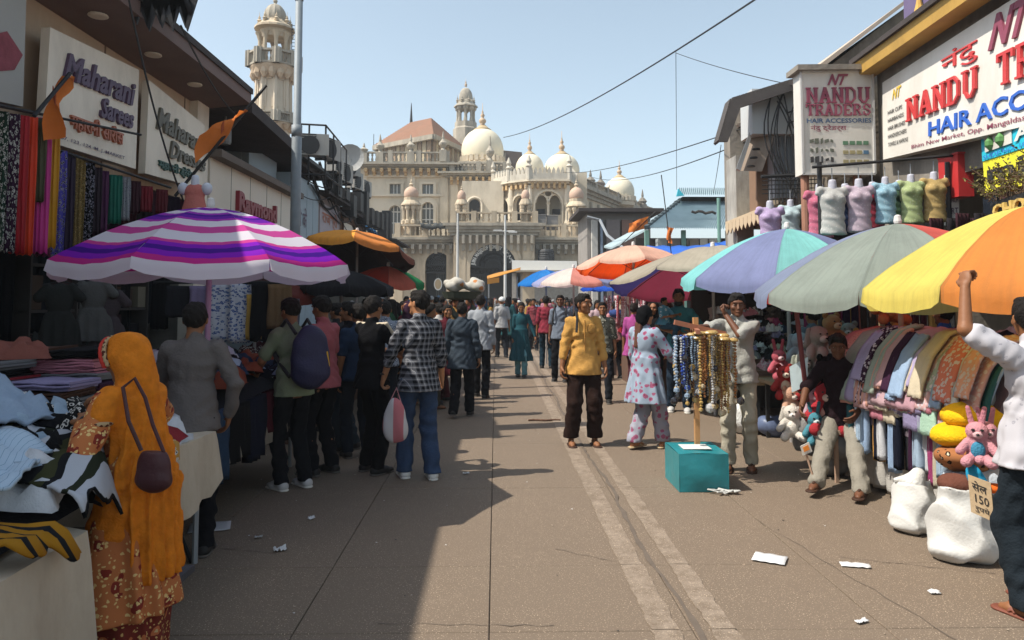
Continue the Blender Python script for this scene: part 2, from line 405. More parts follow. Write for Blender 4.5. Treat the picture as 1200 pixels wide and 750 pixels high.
def npmesh(name,parts,mats,scale=1.0,smooth=True):
 """parts: list of (verts, quads, material index)"""
 vs=[];qs=[];mi=[];b=0
 for v,q,i in parts:
  if len(v)==0:continue
  vs.append(v);qs.append(q+b);mi.append(np.full(len(q),i));b+=len(v)
 me=bpy.data.meshes.new(name)
 if not vs:return me
 v=np.concatenate(vs)*scale;q=np.concatenate(qs);mi=np.concatenate(mi)
 me.vertices.add(len(v));me.vertices.foreach_set('co',v.astype(np.float32).ravel())
 me.loops.add(q.size);me.loops.foreach_set('vertex_index',q.astype(np.int32).ravel())
 me.polygons.add(len(q));me.polygons.foreach_set('loop_start',np.arange(0,q.size,4,dtype=np.int32));me.polygons.foreach_set('material_index',mi.astype(np.int32))
 me.polygons.foreach_set('use_smooth',np.full(len(q),smooth))
 for m in mats:me.materials.append(m)
 me.update(calc_edges=True);return me
def ik(a,t,l1,l2,hint):
 a=np.array(a,float);t=np.array(t,float);d=t-a;L=np.linalg.norm(d);m=(l1+l2)*.995
 if L>m:t=a+d/L*m;d=t-a;L=m
 L=max(L,.05);u=d/L;x=(l1*l1-l2*l2+L*L)/(2*L);y=math.sqrt(max(l1*l1-x*x,1e-6))
 h=np.array(hint,float);h=h-u*(h@u);nh=np.linalg.norm(h);h=h/nh if nh>1e-6 else np.array([0,1.,0])
 return a+u*x+h*y,t
def rotz(a):c,s=math.cos(a),math.sin(a);return np.array([[c,-s,0],[s,c,0],[0,0,1]])
def rotx(a):c,s=math.cos(a),math.sin(a);return np.array([[1,0,0],[0,c,-s],[0,s,c]])
def roty(a):c,s=math.cos(a),math.sin(a);return np.array([[c,0,s],[0,1,0],[-s,0,c]])
SKIN={'a':'#8a5a3c','b':'#825638','c':'#a87552','d':'#633f2b'}
HAIRC=(.012,.010,.009)
def folds(amp=.006,f=1.0,seed=0,ang=None,hemz=None):
 r=random.Random(seed);ph=[r.uniform(0,6.28)for _ in range(8)]
 def fn(X,Y,Z):
  w=.03*np.sin(14*Z+ph[0])+.02*np.sin(23*X+ph[1])
  d=amp*(np.sin(38*f*(Z+w*1.2+.5*X)+ph[2])*np.sin(9*X+11*Y+ph[3])+.7*np.sin(55*f*(X-.45*Z+w)+ph[4])*np.sin(12*Z+ph[5])+.5*np.sin(70*f*(Y+.3*Z+w)+ph[6]))
  if ang:
   th=np.arctan2(Y,X);k=np.clip((ang[0]-Z)/ang[1],0,1);d=d*.6+ang[2]*k*np.sin(ang[3]*th+5*Z+ph[7]+1.5*np.sin(3*th))
  return d
 return fn
def person(label,pos,head=0,H=1.70,skin='a',top='shirt',topm=None,sleeve=.9,hem=.86,loose=.0,bot='trousers',botm=None,legr=0.0,bothem=.07,
feet=((-.10,.03),(.12,-.02)),hands=None,elb=None,lean=0.0,hipz=None,hipy=0.0,hyaw=0,hpitch=0,hair='short',hairm=None,shoe='shoe',shoem=None,
res=.013,group=None,fat=1.0,seed=0,curl=.5,name='person',face=True,fine=True,z0=0.0,twist=0,cat='person',palm=None,kneeh=(0,1,.1),collar=True,tr=None):
 """a standing, walking or sitting person; head = heading in degrees (0 looks away from the camera). Returns the Empty at the feet and the local joints"""
 sc=H/1.72;J={}
 hz=hipz if hipz is not None else.93
 Lr=rotx(-lean)@np.eye(3)
 pel=np.array([0,hipy,hz]);TW=rotz(R(twist))
 def up(x,y,z):return pel+(TW@rotx(-lean)@np.array([x,y,z]))
 chest=up(0,0,.36);neck=up(0,-.005,.53);belly=up(0,.01,.16)
 sh=[up(-.146*fat,0,.463),up(.146*fat,0,.463)]
 hd=neck+np.array([0,.02+math.sin(lean)*.05,.14]);HR=rotz(R(hyaw))@rotx(R(hpitch))
 hip=[pel+TW@np.array([-.088,0,-.03]),pel+TW@np.array([.088,0,-.03])]
 ank=[];knee=[]
 for i in(0,1):
  fx=feet[i];fz=fx[2]if len(fx)>2 else 0
  k,a=ik(hip[i],(fx[0],fx[1],.075+fz),.43,.42,kneeh);knee.append(k);ank.append(a)
 hn=hands or((-.23,.03,.80),(.23,.03,.80));el_=[];wr=[]
 elb=elb or((-.4,-1,-.2),(.4,-1,-.2))
 for i in(0,1):
  e,w=ik(sh[i],hn[i],.275,.25,elb[i]);el_.append(e);wr.append(w)
 J.update(hd=hd,sh=sh,wr=wr,el=el_,neck=neck,pel=pel,chest=chest,sc=sc,HR=HR,ank=ank,knee=knee)
 root=thing(name,label,cat,(pos[0],pos[1],z0),R(head),group)
 sk=mat('skin',SKIN[skin],.55,.12,30,.1,spec=.35)
 # ---- body
 b=SDF(.018)
 b.el(chest,(.14*fat,.092*fat,.18),TW@rotx(-lean)).el(belly,(.122*fat,.085*fat,.16),TW@rotx(-lean)).el(pel,(.15*fat,.105*fat,.12),TW)
 b.rc(sh[0],sh[1],.042,.042).rc(up(0,-.005,.46),hd-[0,.01,.05],.055,.05,.02)
 for i in(0,1):
  b.rc(hip[i],knee[i],.076*fat,.052).rc(knee[i],(knee[i]+ank[i])/2+[0,-.008,.03],.046,.043).rc((knee[i]+ank[i])/2+[0,-.008,.03],ank[i],.043,.031)
  b.rc(sh[i],el_[i],.048*fat,.036).rc(el_[i],wr[i],.038,.026)
  fd=np.array([.04*(1 if i else-1),1,0]);fd/=np.linalg.norm(fd)
  fwd=ank[i]+fd*.10;fwd[2]=ank[i][2]-.045
  b.rc(ank[i]-fd*.03-[0,0,.035],fwd,.034,.032,.02).rc(fwd,fwd+fd*.055-[0,0,.008],.03,.02,.02,(.8,1,1))
 def headprims(q,g=0.0):
  def hp(x,y,z):return hd+HR@np.array([x,y,z])
  q.el(hp(0,-.008,.025),(.076+g,.094+g,.093+g),HR,.015).el(hp(0,.025,-.045),(.058+g,.068+g,.068+g),HR,.02)
  return hp
 hp=headprims(b)
 if fine:
  hsd=SDF(.02);headprims(hsd);hsd.rc(neck-[0,.005,.01],hd-[0,.01,.05],.055,.05,.02)
  hsd.el(hp(0,.078,-.088),(.026,.022,.022),HR,.02).rc(hp(0,.090,.015),hp(0,.112,-.022),.009,.014,.012)
  hsd.el(hp(0,.088,-.056),(.024,.012,.007),HR,.006).el(hp(0,.082,.038),(.05,.014,.012),HR,.015)
  for s_ in(-1,1):
   hsd.el(hp(s_*.077,-.004,-.008),(.009,.018,.029),HR,.008).el(hp(s_*.042,.06,-.02),(.022,.024,.02),HR,.02)
  part=[(*hsd.mesh(min(res*.5,.008)),0)]
  def hand(i):
   w=wr[i];d=w-el_[i];d=d/np.linalg.norm(d);pn=np.array(palm[i]if palm else((1,0,0)if i==0 else(-1,0,0)),float)
   pn=pn-d*(pn@d);pn=pn/(np.linalg.norm(pn)+1e-6);wd=np.cross(d,pn);cu=curl[i]if isinstance(curl,(tuple,list))else curl
   if(wd@np.array([0,1,0]))<0:sgn=-1
   else:sgn=1
   tw=wd*sgn;hs_=SDF(.008);RM=np.stack([wd,d,pn],1)
   hs_.rc(w-d*.05,w+d*.01,.028,.024).el(w+d*.045,(.041,.052,.017),RM,.015)
   for j in range(4):
    p=w+d*.085+tw*(.031-.0205*j);a_=.25*cu;L=(.036,.041,.038,.029)[j];r_=(.0095,.0098,.0092,.008)[j]
    for sg in range(3):
     a_+=cu*.75;dn=d*math.cos(a_)+pn*math.sin(a_);p2=p+dn*L*(1,.72,.58)[sg];hs_.rc(p,p2,r_,r_*.9,.004);p=p2;r_*=.92
   p=w+d*.02+tw*.03;p2=p+(d*.6+tw*.62+pn*.35)*.042;p3=p2+(d*.8+tw*.25+pn*(.3+cu*.3))*.038
   hs_.rc(p,p2,.015,.012,.01).rc(p2,p3,.0115,.009,.006);return hs_
  hr=.0055 if res<.013 else.008
  part+=[(*hand(0).mesh(hr),0),(*hand(1).mesh(hr),0)]
 else:
  part=[]
  for i in(0,1):
   d=wr[i]-el_[i];d/=np.linalg.norm(d);b.rc(wr[i],wr[i]+d*.13,.03,.024)
 part.insert(0,(*b.mesh(res),0))
 link('body',npmesh('body',part,[sk],sc),None,root,local=True)
 # ---- upper garment
 if top:
  t=SDF(.016);g=.006+loose*.55;tm=topm or cloth('#888888')
  t.el(chest,(.140*fat+g,.096*fat+g,.19+g*.5),TW@rotx(-lean)).el(belly,(.135*fat+g,.096*fat+g,.17),TW@rotx(-lean)).rc(sh[0],sh[1],.044+g*.6,.044+g*.6)
  if collar:t.rc(up(0,-.01,.47),up(0,0,.545),.072,.062,.015)
  for i in(0,1):
   e1,w1=el_[i],wr[i]
   if sleeve<=1:t.rc(sh[i],sh[i]+(e1-sh[i])*sleeve,.048*fat+g,.045+g)
   else:t.rc(sh[i],e1,.05*fat+g,.040+g).rc(e1,e1+(w1-e1)*(sleeve-1),.040+g,.032+g*.8)
   en=e1 if sleeve>1 else sh[i];tgt=w1 if sleeve>1 else e1;fr=sleeve-1 if sleeve>1 else sleeve;dd=(tgt-en)/np.linalg.norm(tgt-en)
   cpt=en+(tgt-en)*fr
  hm=hem
  if top in('shirt','tshirt'):
   t.ec((pel[0],pel[1]-math.sin(lean)*.0,hm-.04),tuple(belly),(.180*fat+g*1.5+legr,.144*fat+g*1.5+legr),(.136*fat+g,.096*fat+g))
   t.disp=folds(.0045+loose*.07,1.25,seed)
  elif top=='kurta':
   t.ec((pel[0],pel[1],hm-.04),tuple(belly),(.215*fat+loose*1.5,.165*fat+loose*1.5),(.135*fat+g,.096*fat+g),.05)
   t.disp=folds(.004+loose*.05,.8,seed,ang=(1.1,.5,.014+loose*.15,9))
  elif top=='gown':
   t.ec((pel[0],pel[1],hm-.04),tuple(belly),(.28*fat+loose*2,.24*fat+loose*2),(.135*fat+g,.096*fat+g),.05)
   t.disp=folds(.004,.8,seed,ang=(1.1,.6,.02,11))
  t.cut((0,0,-1),(0,0,hm))
  link({'shirt':'shirt','tshirt':'t_shirt','kurta':'tunic','gown':'gown'}[top],npmesh('shirt',[(*t.mesh(res*.9),0)],[tm],sc),None,root,local=True)
  # ---- legs
 if bot:
  q=SDF(.014);bm_=botm or cloth('#222222');ext=.010+legr*.7
  q.el(pel,(.136*fat,.098*fat,.10),TW)
  for i in(0,1):
   q.rc(hip[i],knee[i],.074*fat+ext,.060+ext*1.1).rc(knee[i],ank[i]-(ank[i]-knee[i])/.42*.0+[0,0,-.02+bothem-.07],.060+ext*1.2,.050+ext*1.4)
  q.disp=folds(.0065,1.1,seed+5);zl=min(ank[0][2],ank[1][2])
  q.cut((0,0,-1),(0,0,bothem-.01));q.cut((0,0,1),(0,0,hz+.04))if hipz is None else None
  link('trousers',npmesh('trousers',[(*q.mesh(res),0)],[bm_],sc),None,root,local=True)
  # ---- shoes
 if shoe:
  for i in(0,1):
   s_=SDF(.015);fd=np.array([.04*(1 if i else-1),1,0]);fd/=np.linalg.norm(fd);a=ank[i]-fd*.035;z=ank[i][2]
   if shoe=='shoe':
    s_.rc([a[0],a[1],z-.035],list((ank[i]+fd*.10)[:2])+[z-.045],.043,.040,.02,(.9,1,1)).rc(list((ank[i]+fd*.10)[:2])+[z-.045],list((ank[i]+fd*.17)[:2])+[z-.052],.040,.028,.02,(.85,1,1))
    s_.rc(ank[i]-[0,.015,.03],ank[i]+[0,-.01,.0],.043,.040);s_.cut((0,0,-1),(0,0,z-.073))
    so_=SDF(.01);so_.rc(list((ank[i]-fd*.04)[:2])+[z-.066],list((ank[i]+fd*.165)[:2])+[z-.066],.045,.043,.01,(.95,1,3))
    so_.cut((0,0,-1),(0,0,z-.0745));so_.cut((0,0,1),(0,0,z-.048))
    smt=shoem or mat('shoe','#22201f',.6)
    sols=mat('shoe_sole','#c9c6be' if shoem else '#5b5650',.7)
    o=link('shoe',npmesh('shoe',[(*s_.mesh(.009),0),(*so_.mesh(.007),1)],[smt,sols],sc),None,root,local=True)
   else:
    so_=SDF(.01);so_.rc(list((ank[i]-fd*.05)[:2])+[z-.066],list((ank[i]+fd*.165)[:2])+[z-.066],.045,.048,.01,(.95,1,3))
    so_.cut((0,0,-1),(0,0,z-.0745));so_.cut((0,0,1),(0,0,z-.054))
    st=SDF(.008)
    c_=ank[i]+fd*.08;st.rc([c_[0]-.04,c_[1]-.02,z-.05],[c_[0],c_[1]+.03,z-.012],.008,.009).rc([c_[0],c_[1]+.03,z-.012],[c_[0]+.04,c_[1]-.02,z-.05],.009,.008)
    st.rc([c_[0]-.038,c_[1]+.01,z-.05],[c_[0]+.0,c_[1]+.0,z-.008],.011,.011).rc([c_[0],c_[1],z-.008],[c_[0]+.038,c_[1]+.01,z-.05],.011,.011)
    link('sandal',npmesh('sandal',[(*so_.mesh(.008),0),(*st.mesh(.008),0)],[shoem or mat('sandal','#3a2418',.7)],sc),None,root,local=True)
    # ---- hair
 hm_=hairm or mat('hair',HAIRC,.75,.3,60,.6,90,spec=.15)
 if hair:
  h=SDF(.02)
  if hair in('short','long','bun','pony'):
   h.el(hp(0,-.012,.026),(.083,.102,.100),HR).el(hp(0,.035,.095),(.055,.05,.024),HR)if hair=='short' else h.el(hp(0,-.012,.028),(.084,.104,.10),HR)
   nn=HR@np.array([0,.67,-.74]);h.cut(nn,hp(0,.082,.058)+nn*.0)
   h.disp=lambda X,Y,Z:.005*np.sin(75*X+40*Y+30*Z)*np.sin(70*Z+50*Y)+.002*np.sin(190*X+60*Z)
  pr=[(*h.mesh(min(res*.6,.009)),0)]if h.pr else[]
  if hair=='bun':x=SDF();x.el(hp(0,-.12,.0),(.045,.04,.045));pr.append((*x.mesh(.009),0))
  if hair in('long','pony'):
   x=SDF();w_=.06 if hair=='long' else.03;x.rc(hp(0,-.07,-.02),hp(0,-.105,-.30),w_,w_*.6,None,(.8,1.5,1));x.disp=lambda X,Y,Z:.004*np.sin(160*X+8*Z);pr.append((*x.mesh(.009),0))
  if hair in('cap','hijab','bonnet'):
   x=SDF();x.el(hp(0,-.012,.028),(.09,.108,.105),HR)
   if hair=='hijab':x.rc(hp(0,-.02,-.03),neck-[0,0,.05],.095,.12,.04);x.cut(HR@np.array([0,.96,.0]),hp(0,.05,0))
   elif hair=='bonnet':x.el(hp(0,-.06,-.03),(.085,.075,.11),HR);nn=HR@np.array([0,.75,-.66]);x.cut(nn,hp(0,.07,.045))
   else:
    nn=HR@np.array([0,.25,-.97]);x.cut(nn,hp(0,.08,.045))
    x.rc(hp(-.03,.09,.05),hp(.03,.09,.05),.05,.05,.01,(.8,.8,4))
   x.disp=lambda X,Y,Z:.003*np.sin(60*Z+30*X);pr=[(*x.mesh(.010),0)]
  if pr:link({'cap':'cap','hijab':'headscarf','bonnet':'headscarf'}.get(hair,'hair'),npmesh('hair',pr,[hm_],sc),None,root,local=True)
 if fine and face:
  ew=mat('eye_white','#9c9084',.4);ed=mat('eye_dark','#140c08',.25)
  a_=SDF(.003);d_=SDF(.003);br=SDF(.004)
  for s_ in(-1,1):
   a_.el(hp(s_*.031,.0775,.012),(.0125,.007,.0048),HR);d_.el(hp(s_*.031,.0835,.012),(.0062,.004,.0052),HR);br.rc(hp(s_*.016,.094,.034),hp(s_*.048,.080,.034),.0038,.0030)
  link('eyes',npmesh('eyes',[(*a_.mesh(.003,pad=.01),0),(*d_.mesh(.003,pad=.01),1)],[ew,ed],sc),None,root,local=True)
  link('eyebrows',npmesh('eyebrows',[(*br.mesh(.0028,pad=.01),0)],[hm_ if hair not in('hijab','cap','bonnet')else mat('hair',HAIRC,.6)],sc),None,root,local=True)
 return root,J
def soft(name,sdf,m,res,parent=None,local=False,scale=1.0,**k):
 o=link(name,npmesh(name,[(*sdf.mesh(res),0)],[m],scale),None,parent,local=local);return tag(o,**k)
 # ------------------------------------------------------------------ ground
def ground_mat(name,base,dark,rough=.85):
 m=bpy.data.materials.new(name);m.use_nodes=True;nt=m.node_tree;n=nt.nodes;l=nt.links;b=n['Principled BSDF']
 ge=n.new('ShaderNodeNewGeometry');src=ge.outputs['Position']
 def noise(sc,det=8,ro=.6):
  z=n.new('ShaderNodeTexNoise');z.inputs['Scale'].default_value=sc;z.inputs['Detail'].default_value=det;z.inputs['Roughness'].default_value=ro;l.new(src,z.inputs['Vector']);return z.outputs['Fac']
 def ramp(f,a,b_):
  r=n.new('ShaderNodeValToRGB');r.color_ramp.elements[0].position=a;r.color_ramp.elements[1].position=b_;l.new(f,r.inputs[0]);return r.outputs[0]
 def mix(f,a,c,typ='MIX'):
  x=n.new('ShaderNodeMix');x.data_type='RGBA';x.blend_type=typ
  if isinstance(f,float):x.inputs['Factor'].default_value=f
  else:l.new(f,x.inputs['Factor'])
  if isinstance(a,tuple):x.inputs['A'].default_value=(*a,1)
  else:l.new(a,x.inputs['A'])
  if isinstance(c,tuple):x.inputs['B'].default_value=(*c,1)
  else:l.new(c,x.inputs['B'])
  return x.outputs['Result']
 c=mix(ramp(noise(.9),.35,.7),base,dark)
 c=mix(ramp(noise(3.5,10,.7),.52,.66),c,tuple(x*1.25 for x in base));c=mix(ramp(noise(.35,6,.6),.45,.65),c,mix(.6,c,tuple(x*.66 for x in base)))
 sp=mix(ramp(noise(210,2),.62,.72),c,tuple(min(1,x*1.5)for x in base));c=mix(.05,c,sp)
 mpn=n.new('ShaderNodeMapping');mpn.inputs['Scale'].default_value=(2.2,.35,1);l.new(src,mpn.inputs['Vector']);src0=src;src=mpn.outputs[0];c=mix(ramp(noise(1.3,8,.7),.50,.66),c,mix(.45,c,tuple(x*.55 for x in dark)));src=src0
 c=mix(ramp(noise(120,2,.5),.36,.30),c,tuple(x*.45 for x in dark))
 c=mix(ramp(noise(1.6,12,.75),.62,.70),c,tuple(x*.62 for x in dark))
 l.new(c,b.inputs['Base Color']);b.inputs['Roughness'].default_value=rough;b.inputs['Specular IOR Level'].default_value=.3
 bp=n.new('ShaderNodeBump');bp.inputs['Strength'].default_value=.2;bp.inputs['Distance'].default_value=.01
 l.new(noise(90,6),bp.inputs['Height']);l.new(bp.outputs[0],b.inputs['Normal']);return m,n,l,b,c
GM=ground_mat('worn_concrete',(.45,.345,.245),(.345,.262,.19))[0]
DIRT=mat('joint_dirt',(.12,.095,.075),.95,.3)
MB().box((-400,-60,-.5),(400,1200,-.02)).build('ground',ground_mat('road_surface',(.36,.28,.21),(.28,.22,.165))[0],kind='structure')
pave=thing('pavement','worn concrete road slabs with joints down the market street',None,(0,0,0));pave['kind']='structure'
xs=[-6.4,-5.2,-4.1,-3.05,-2.0,-1.0,-.03,.985,1.96,2.95,3.95,5.0,6.4];ys=[-1.0,1.2,2.95,3.79,4.70,6.6,8.6,10.8,13.2,16,19.5,24]
sm={}
for i in range(len(xs)-1):
 for j in range(len(ys)-1):
  w,d=xs[i+1]-xs[i],ys[j+1]-ys[j];g=.0025;e=.0035
  mb=MB();x0,x1,y0,y1=g,w-g,g,d-g;hgt=rnd.uniform(-.0015,.0015)
  top=[(x0+e,y0+e,hgt),(x1-e,y0+e,hgt),(x1-e,y1-e,hgt),(x0+e,y1-e,hgt)];mid=[(x0,y0,hgt-e),(x1,y0,hgt-e),(x1,y1,hgt-e),(x0,y1,hgt-e)]
  bot=[(a,b,-.03)for a,b,_ in mid]
  mb.add(top+mid+bot,[(0,1,2,3)]+[(a,a+4,(a+1)%4+4,(a+1)%4)for a in range(4)]+[(a+4,a+8,(a+1)%4+8,(a+1)%4+4)for a in range(4)])
  o=link('slab',mb.mesh('slab'),GM,pave,loc=(xs[i],ys[j],0),local=True)
MB().box((-6.4,24,-.05),(6.4,60,-.004)).build('road',GM,kind='structure')
# worn centre stripes: one painted strip per slab length so that the joints stay open
def stripe_mat():
 m,n,l,b,c=ground_mat('worn_road_paint',(.45,.345,.245),(.345,.262,.19))
 ge=n.new('ShaderNodeNewGeometry');z=n.new('ShaderNodeTexNoise');z.inputs['Scale'].default_value=26;z.inputs['Detail'].default_value=10;z.inputs['Roughness'].default_value=.75;l.new(ge.outputs['Position'],z.inputs['Vector'])
 r=n.new('ShaderNodeValToRGB');r.color_ramp.elements[0].position=.36;r.color_ramp.elements[1].position=.62;l.new(z.outputs['Fac'],r.inputs[0])
 z.inputs['Scale'].default_value=9
 x=n.new('ShaderNodeMix');x.data_type='RGBA';l.new(r.outputs[0],x.inputs['Factor']);x.inputs['A'].default_value=(.50,.41,.325,1);l.new(c,x.inputs['B'])
 mu=n.new('ShaderNodeMix');mu.data_type='RGBA';mu.inputs['Factor'].default_value=.68;l.new(x.outputs['Result'],mu.inputs['A']);l.new(c,mu.inputs['B'])
 l.new(mu.outputs['Result'],b.inputs['Base Color']);return m
SM=stripe_mat()
for nm,(a,b_)in(('lane_marking',(.775,.915)),('lane_marking',(1.075,1.20))):
 t=thing(nm,'faded pale road stripe, the '+('one left' if a<1 else 'one right')+' of the cracked seam',None,(a,0,0));t['kind']='structure'
 for j in range(len(ys)-1):
  n_=14;L=[];Rr=[]
  for k in range(n_+1):
   y=ys[j]+.003+(ys[j+1]-ys[j]-.006)*k/n_
   L.append((a+rnd.uniform(-.008,.008),y,.006));Rr.append((b_+rnd.uniform(-.008,.008),y,.006))
  mb=MB();mb.grid([L,Rr]);mb.build('marking_segment',SM,t)
  # a rough tar seam between the stripes
mb=MB();
for k in range(150):
 y=1.2+k*.15;c=.99+.02*math.sin(y*2.1)+rnd.uniform(-.012,.012);w=rnd.uniform(.008,.022)
 mb.v+=[(c-w,y,.0045),(c+w,y,.0045)]
 if k:i=len(mb.v);mb.f.append((i-4,i-3,i-1,i-2));mb.mi.append(0)
mb.build('seam_crack',DIRT,pave)
mb=MB()
for(ax,ay,bx,by,n_)in((1.95,5.6,2.3,3.2,20),(.4,5.0,.75,4.75,8),(.6,9.6,1.0,9.45,8),(-2.2,5.2,-1.3,4.9,10),(2.2,4.8,3.0,4.5,10),(-.6,3.9,.3,3.85,12)):
 pts=[]
 for k in range(n_+1):
  t=k/n_;pts.append((ax+(bx-ax)*t+rnd.uniform(-.015,.015),ay+(by-ay)*t+rnd.uniform(-.015,.015)))
 dx,dy=by-ay,-(bx-ax);L=math.hypot(dx,dy);dx/=L;dy/=L
 for k,(x,y)in enumerate(pts):
  w=rnd.uniform(.001,.004);mb.v+=[(x-dx*w,y-dy*w,.0042),(x+dx*w,y+dy*w,.0042)]
  if k:i=len(mb.v);mb.f.append((i-4,i-3,i-1,i-2));mb.mi.append(0)
mb.build('hairline_crack',DIRT,pave)
# ------------------------------------------------------------------ the mosque at the end of the street
LIME=mat('limewash',(.67,.585,.455),.9,.10,.7,.3,6,dirt=((.33,.28,.20),.65,.55))
LIME2=mat('limestone',(.54,.445,.32),.92,.14,.9,.4,8,dirt=((.23,.19,.14),.75,.8))
CREAM=mat('dome_plaster',(.72,.655,.50),.7,.05,1.2,.15,5,dirt=((.52,.46,.36),.35,.9))
GREYS=mat('weathered_stone',(.40,.36,.29),.92,.18,1.1,.4,9,dirt=((.16,.145,.12),.7,1.2))
PINKD=mat('pink_dome',(.52,.36,.27),.8,.08,3,.1)
OCHRE=mat('ochre_brackets',(.50,.34,.17),.9,.2,3,.2)
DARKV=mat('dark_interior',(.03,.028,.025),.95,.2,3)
GLASS=mat('dusty_glass',(.14,.15,.14),.25,.3,2,.05,spec=.5)
TILE=mat('terracotta_tiles',(.30,.16,.105),.9,.22,3,.4,30,dirt=((.25,.17,.12),.6,1))
TIMB=mat('weathered_timber',(.27,.20,.14),.9,.35,1.5,.3)
IRON=mat('black_iron',(.018,.018,.018),.5,.2)
WHT=mat('white_paint',(.75,.74,.70),.6,.05,4)
mosque=thing('mosque','large cream mosque with domes, arcades and balconies closing the end of the street','mosque',(0,56,0))
def mx(px,Y):return P(px,340,Y).x
def mz(py,Y):return P(560,py,Y).z
def wall_arch(mb,x0,x1,z0,z1,cx,w,zs,Y,rec=.5,sill=None,n=12,mi=0,trim=None,tmi=1,back=None,bmi=2,ogee=False):
 """front face x0..x1,z0..z1 in the plane Y with an arched opening (half width w, springing zs); reveals and a back pane"""
 sill=z0 if sill is None else sill
 arc=[]
 for k in range(n+1):
  a=math.pi*k/n;arc.append((cx-w*math.cos(a),zs+w*math.sin(a)))
 ol=[(cx-w,sill)]+arc+[(cx+w,sill)]
 F=[(cx-w,sill)]+arc+[(cx+w,sill)]
 # left, right pieces, top fan, bottom
 mb.add([(x0,Y,z0),(cx-w,Y,z0),(cx-w,Y,zs),(x0,Y,zs)],[(0,1,2,3)],mi)
 mb.add([(cx+w,Y,z0),(x1,Y,z0),(x1,Y,zs),(cx+w,Y,zs)],[(0,1,2,3)],mi)
 if sill>z0+.01:mb.add([(cx-w,Y,z0),(cx+w,Y,z0),(cx+w,Y,sill),(cx-w,Y,sill)],[(0,1,2,3)],mi)
 tops=[(x0,zs)]+[(x0+(x1-x0)*k/n,z1)for k in range(n+1)]+[(x1,zs)]
 for k in range(n):
  mb.add([(arc[k][0],Y,arc[k][1]),(arc[k+1][0],Y,arc[k+1][1]),(tops[k+2][0],Y,z1),(tops[k+1][0],Y,z1)],[(0,1,2,3)],mi)
 mb.add([(x0,Y,zs),(cx-w,Y,zs),(x0,Y,z1)],[(0,1,2)],mi);mb.add([(x1,Y,zs),(x1,Y,z1),(cx+w,Y,zs)],[(0,1,2)],mi)
 for k in range(len(ol)-1):
  a,b=ol[k],ol[k+1];mb.add([(a[0],Y,a[1]),(a[0],Y+rec,a[1]),(b[0],Y+rec,b[1]),(b[0],Y,b[1])],[(0,1,2,3)],mi)
 if sill>z0+.01:mb.add([(cx-w,Y,sill),(cx+w,Y,sill),(cx+w,Y+rec,sill),(cx-w,Y+rec,sill)],[(0,1,2,3)],mi)
 if trim:
  for(wo,pr)in((trim,.12),(trim*.55,.2)):
   for k in range(n):
    a0,a1=math.pi*k/n,math.pi*(k+1)/n;W=w+wo
    q=[(cx-w*math.cos(a0),zs+w*math.sin(a0)),(cx-w*math.cos(a1),zs+w*math.sin(a1)),(cx-W*math.cos(a1),zs+W*math.sin(a1)),(cx-W*math.cos(a0),zs+W*math.sin(a0))]
    mb.prism([(x,Y-pr,z)for x,z in q],(0,pr+.01,0),tmi)
   for s_ in(-1,1):
    xa,xb=sorted((cx+s_*(w+.002),cx+s_*(w+wo)));mb.box((xa,Y-pr,sill),(xb,Y+.01,zs),tmi)
def cornice(mb,x0,x1,Y,z,h=.5,d=.6,steps=3,mi=0,br=None,bmi=1,ret=True):
 for k in range(steps):
  t=(k+1)/steps;mb.box((x0-d*t*(1 if ret else 0),Y-d*t,z+h*k/steps+.001*k),(x1+d*t*(1 if ret else 0),Y+.05,z+h*(k+1)/steps),mi)
 if br:
  n=max(2,int((x1-x0)/br));
  for k in range(n):
   x=x0+(k+.5)*(x1-x0)/n;mb.box((x-br*.2,Y-d*.85,z-h*.7),(x+br*.2,Y+.02,z+.002),bmi);mb.box((x-br*.2,Y-d*.45,z-h*1.3),(x+br*.2,Y+.02,z-h*.7),bmi)
def balustrade(mb,a,b,z,h=1.0,step=.42,post=3.0,r=.085,mi=0,solid=False):
 a,b=Vector((a[0],a[1],0)),Vector((b[0],b[1],0));L=(b-a).length;d=(b-a)/L;nrm=Vector((-d.y,d.x,0))
 for(z0,z1,w)in((z,z+.14*h,.16),(z+.86*h,z+h,.18)):
  c=(a+b)/2;c.z=(z0+z1)/2;mb.obox(c,d*L/2,nrm*w,(0,0,(z1-z0)/2),mi)
 np_=max(1,round(L/post))
 for k in range(np_+1):
  c=a+d*L*k/np_;mb.obox((c.x,c.y,z+h*.53),d*.2,nrm*.22,(0,0,h*.56),mi)
 n=int(L/step)
 for k in range(n):
  c=a+d*(k+.5)*L/n
  if solid:continue
  mb.lathe([(r*.55,z+.12*h),(r*1.1,z+.3*h),(r*.5,z+.55*h),(r,z+.7*h),(r*.6,z+.88*h)],(c.x,c.y,0),6,mi)
def finial(mb,c,h,r,mi=0,tip=2):
 prof=[(r*.55,0),(r*.9,h*.04),(r*.5,h*.10),(r*.75,h*.16),(r*.95,h*.24),(r*.7,h*.32),(r*.3,h*.38),(r*.5,h*.44),(r*.55,h*.5),(r*.2,h*.57),(r*.3,h*.62),(r*.1,h*.68),(r*.05,h)]
 mb.lathe(prof,c,10,mi)
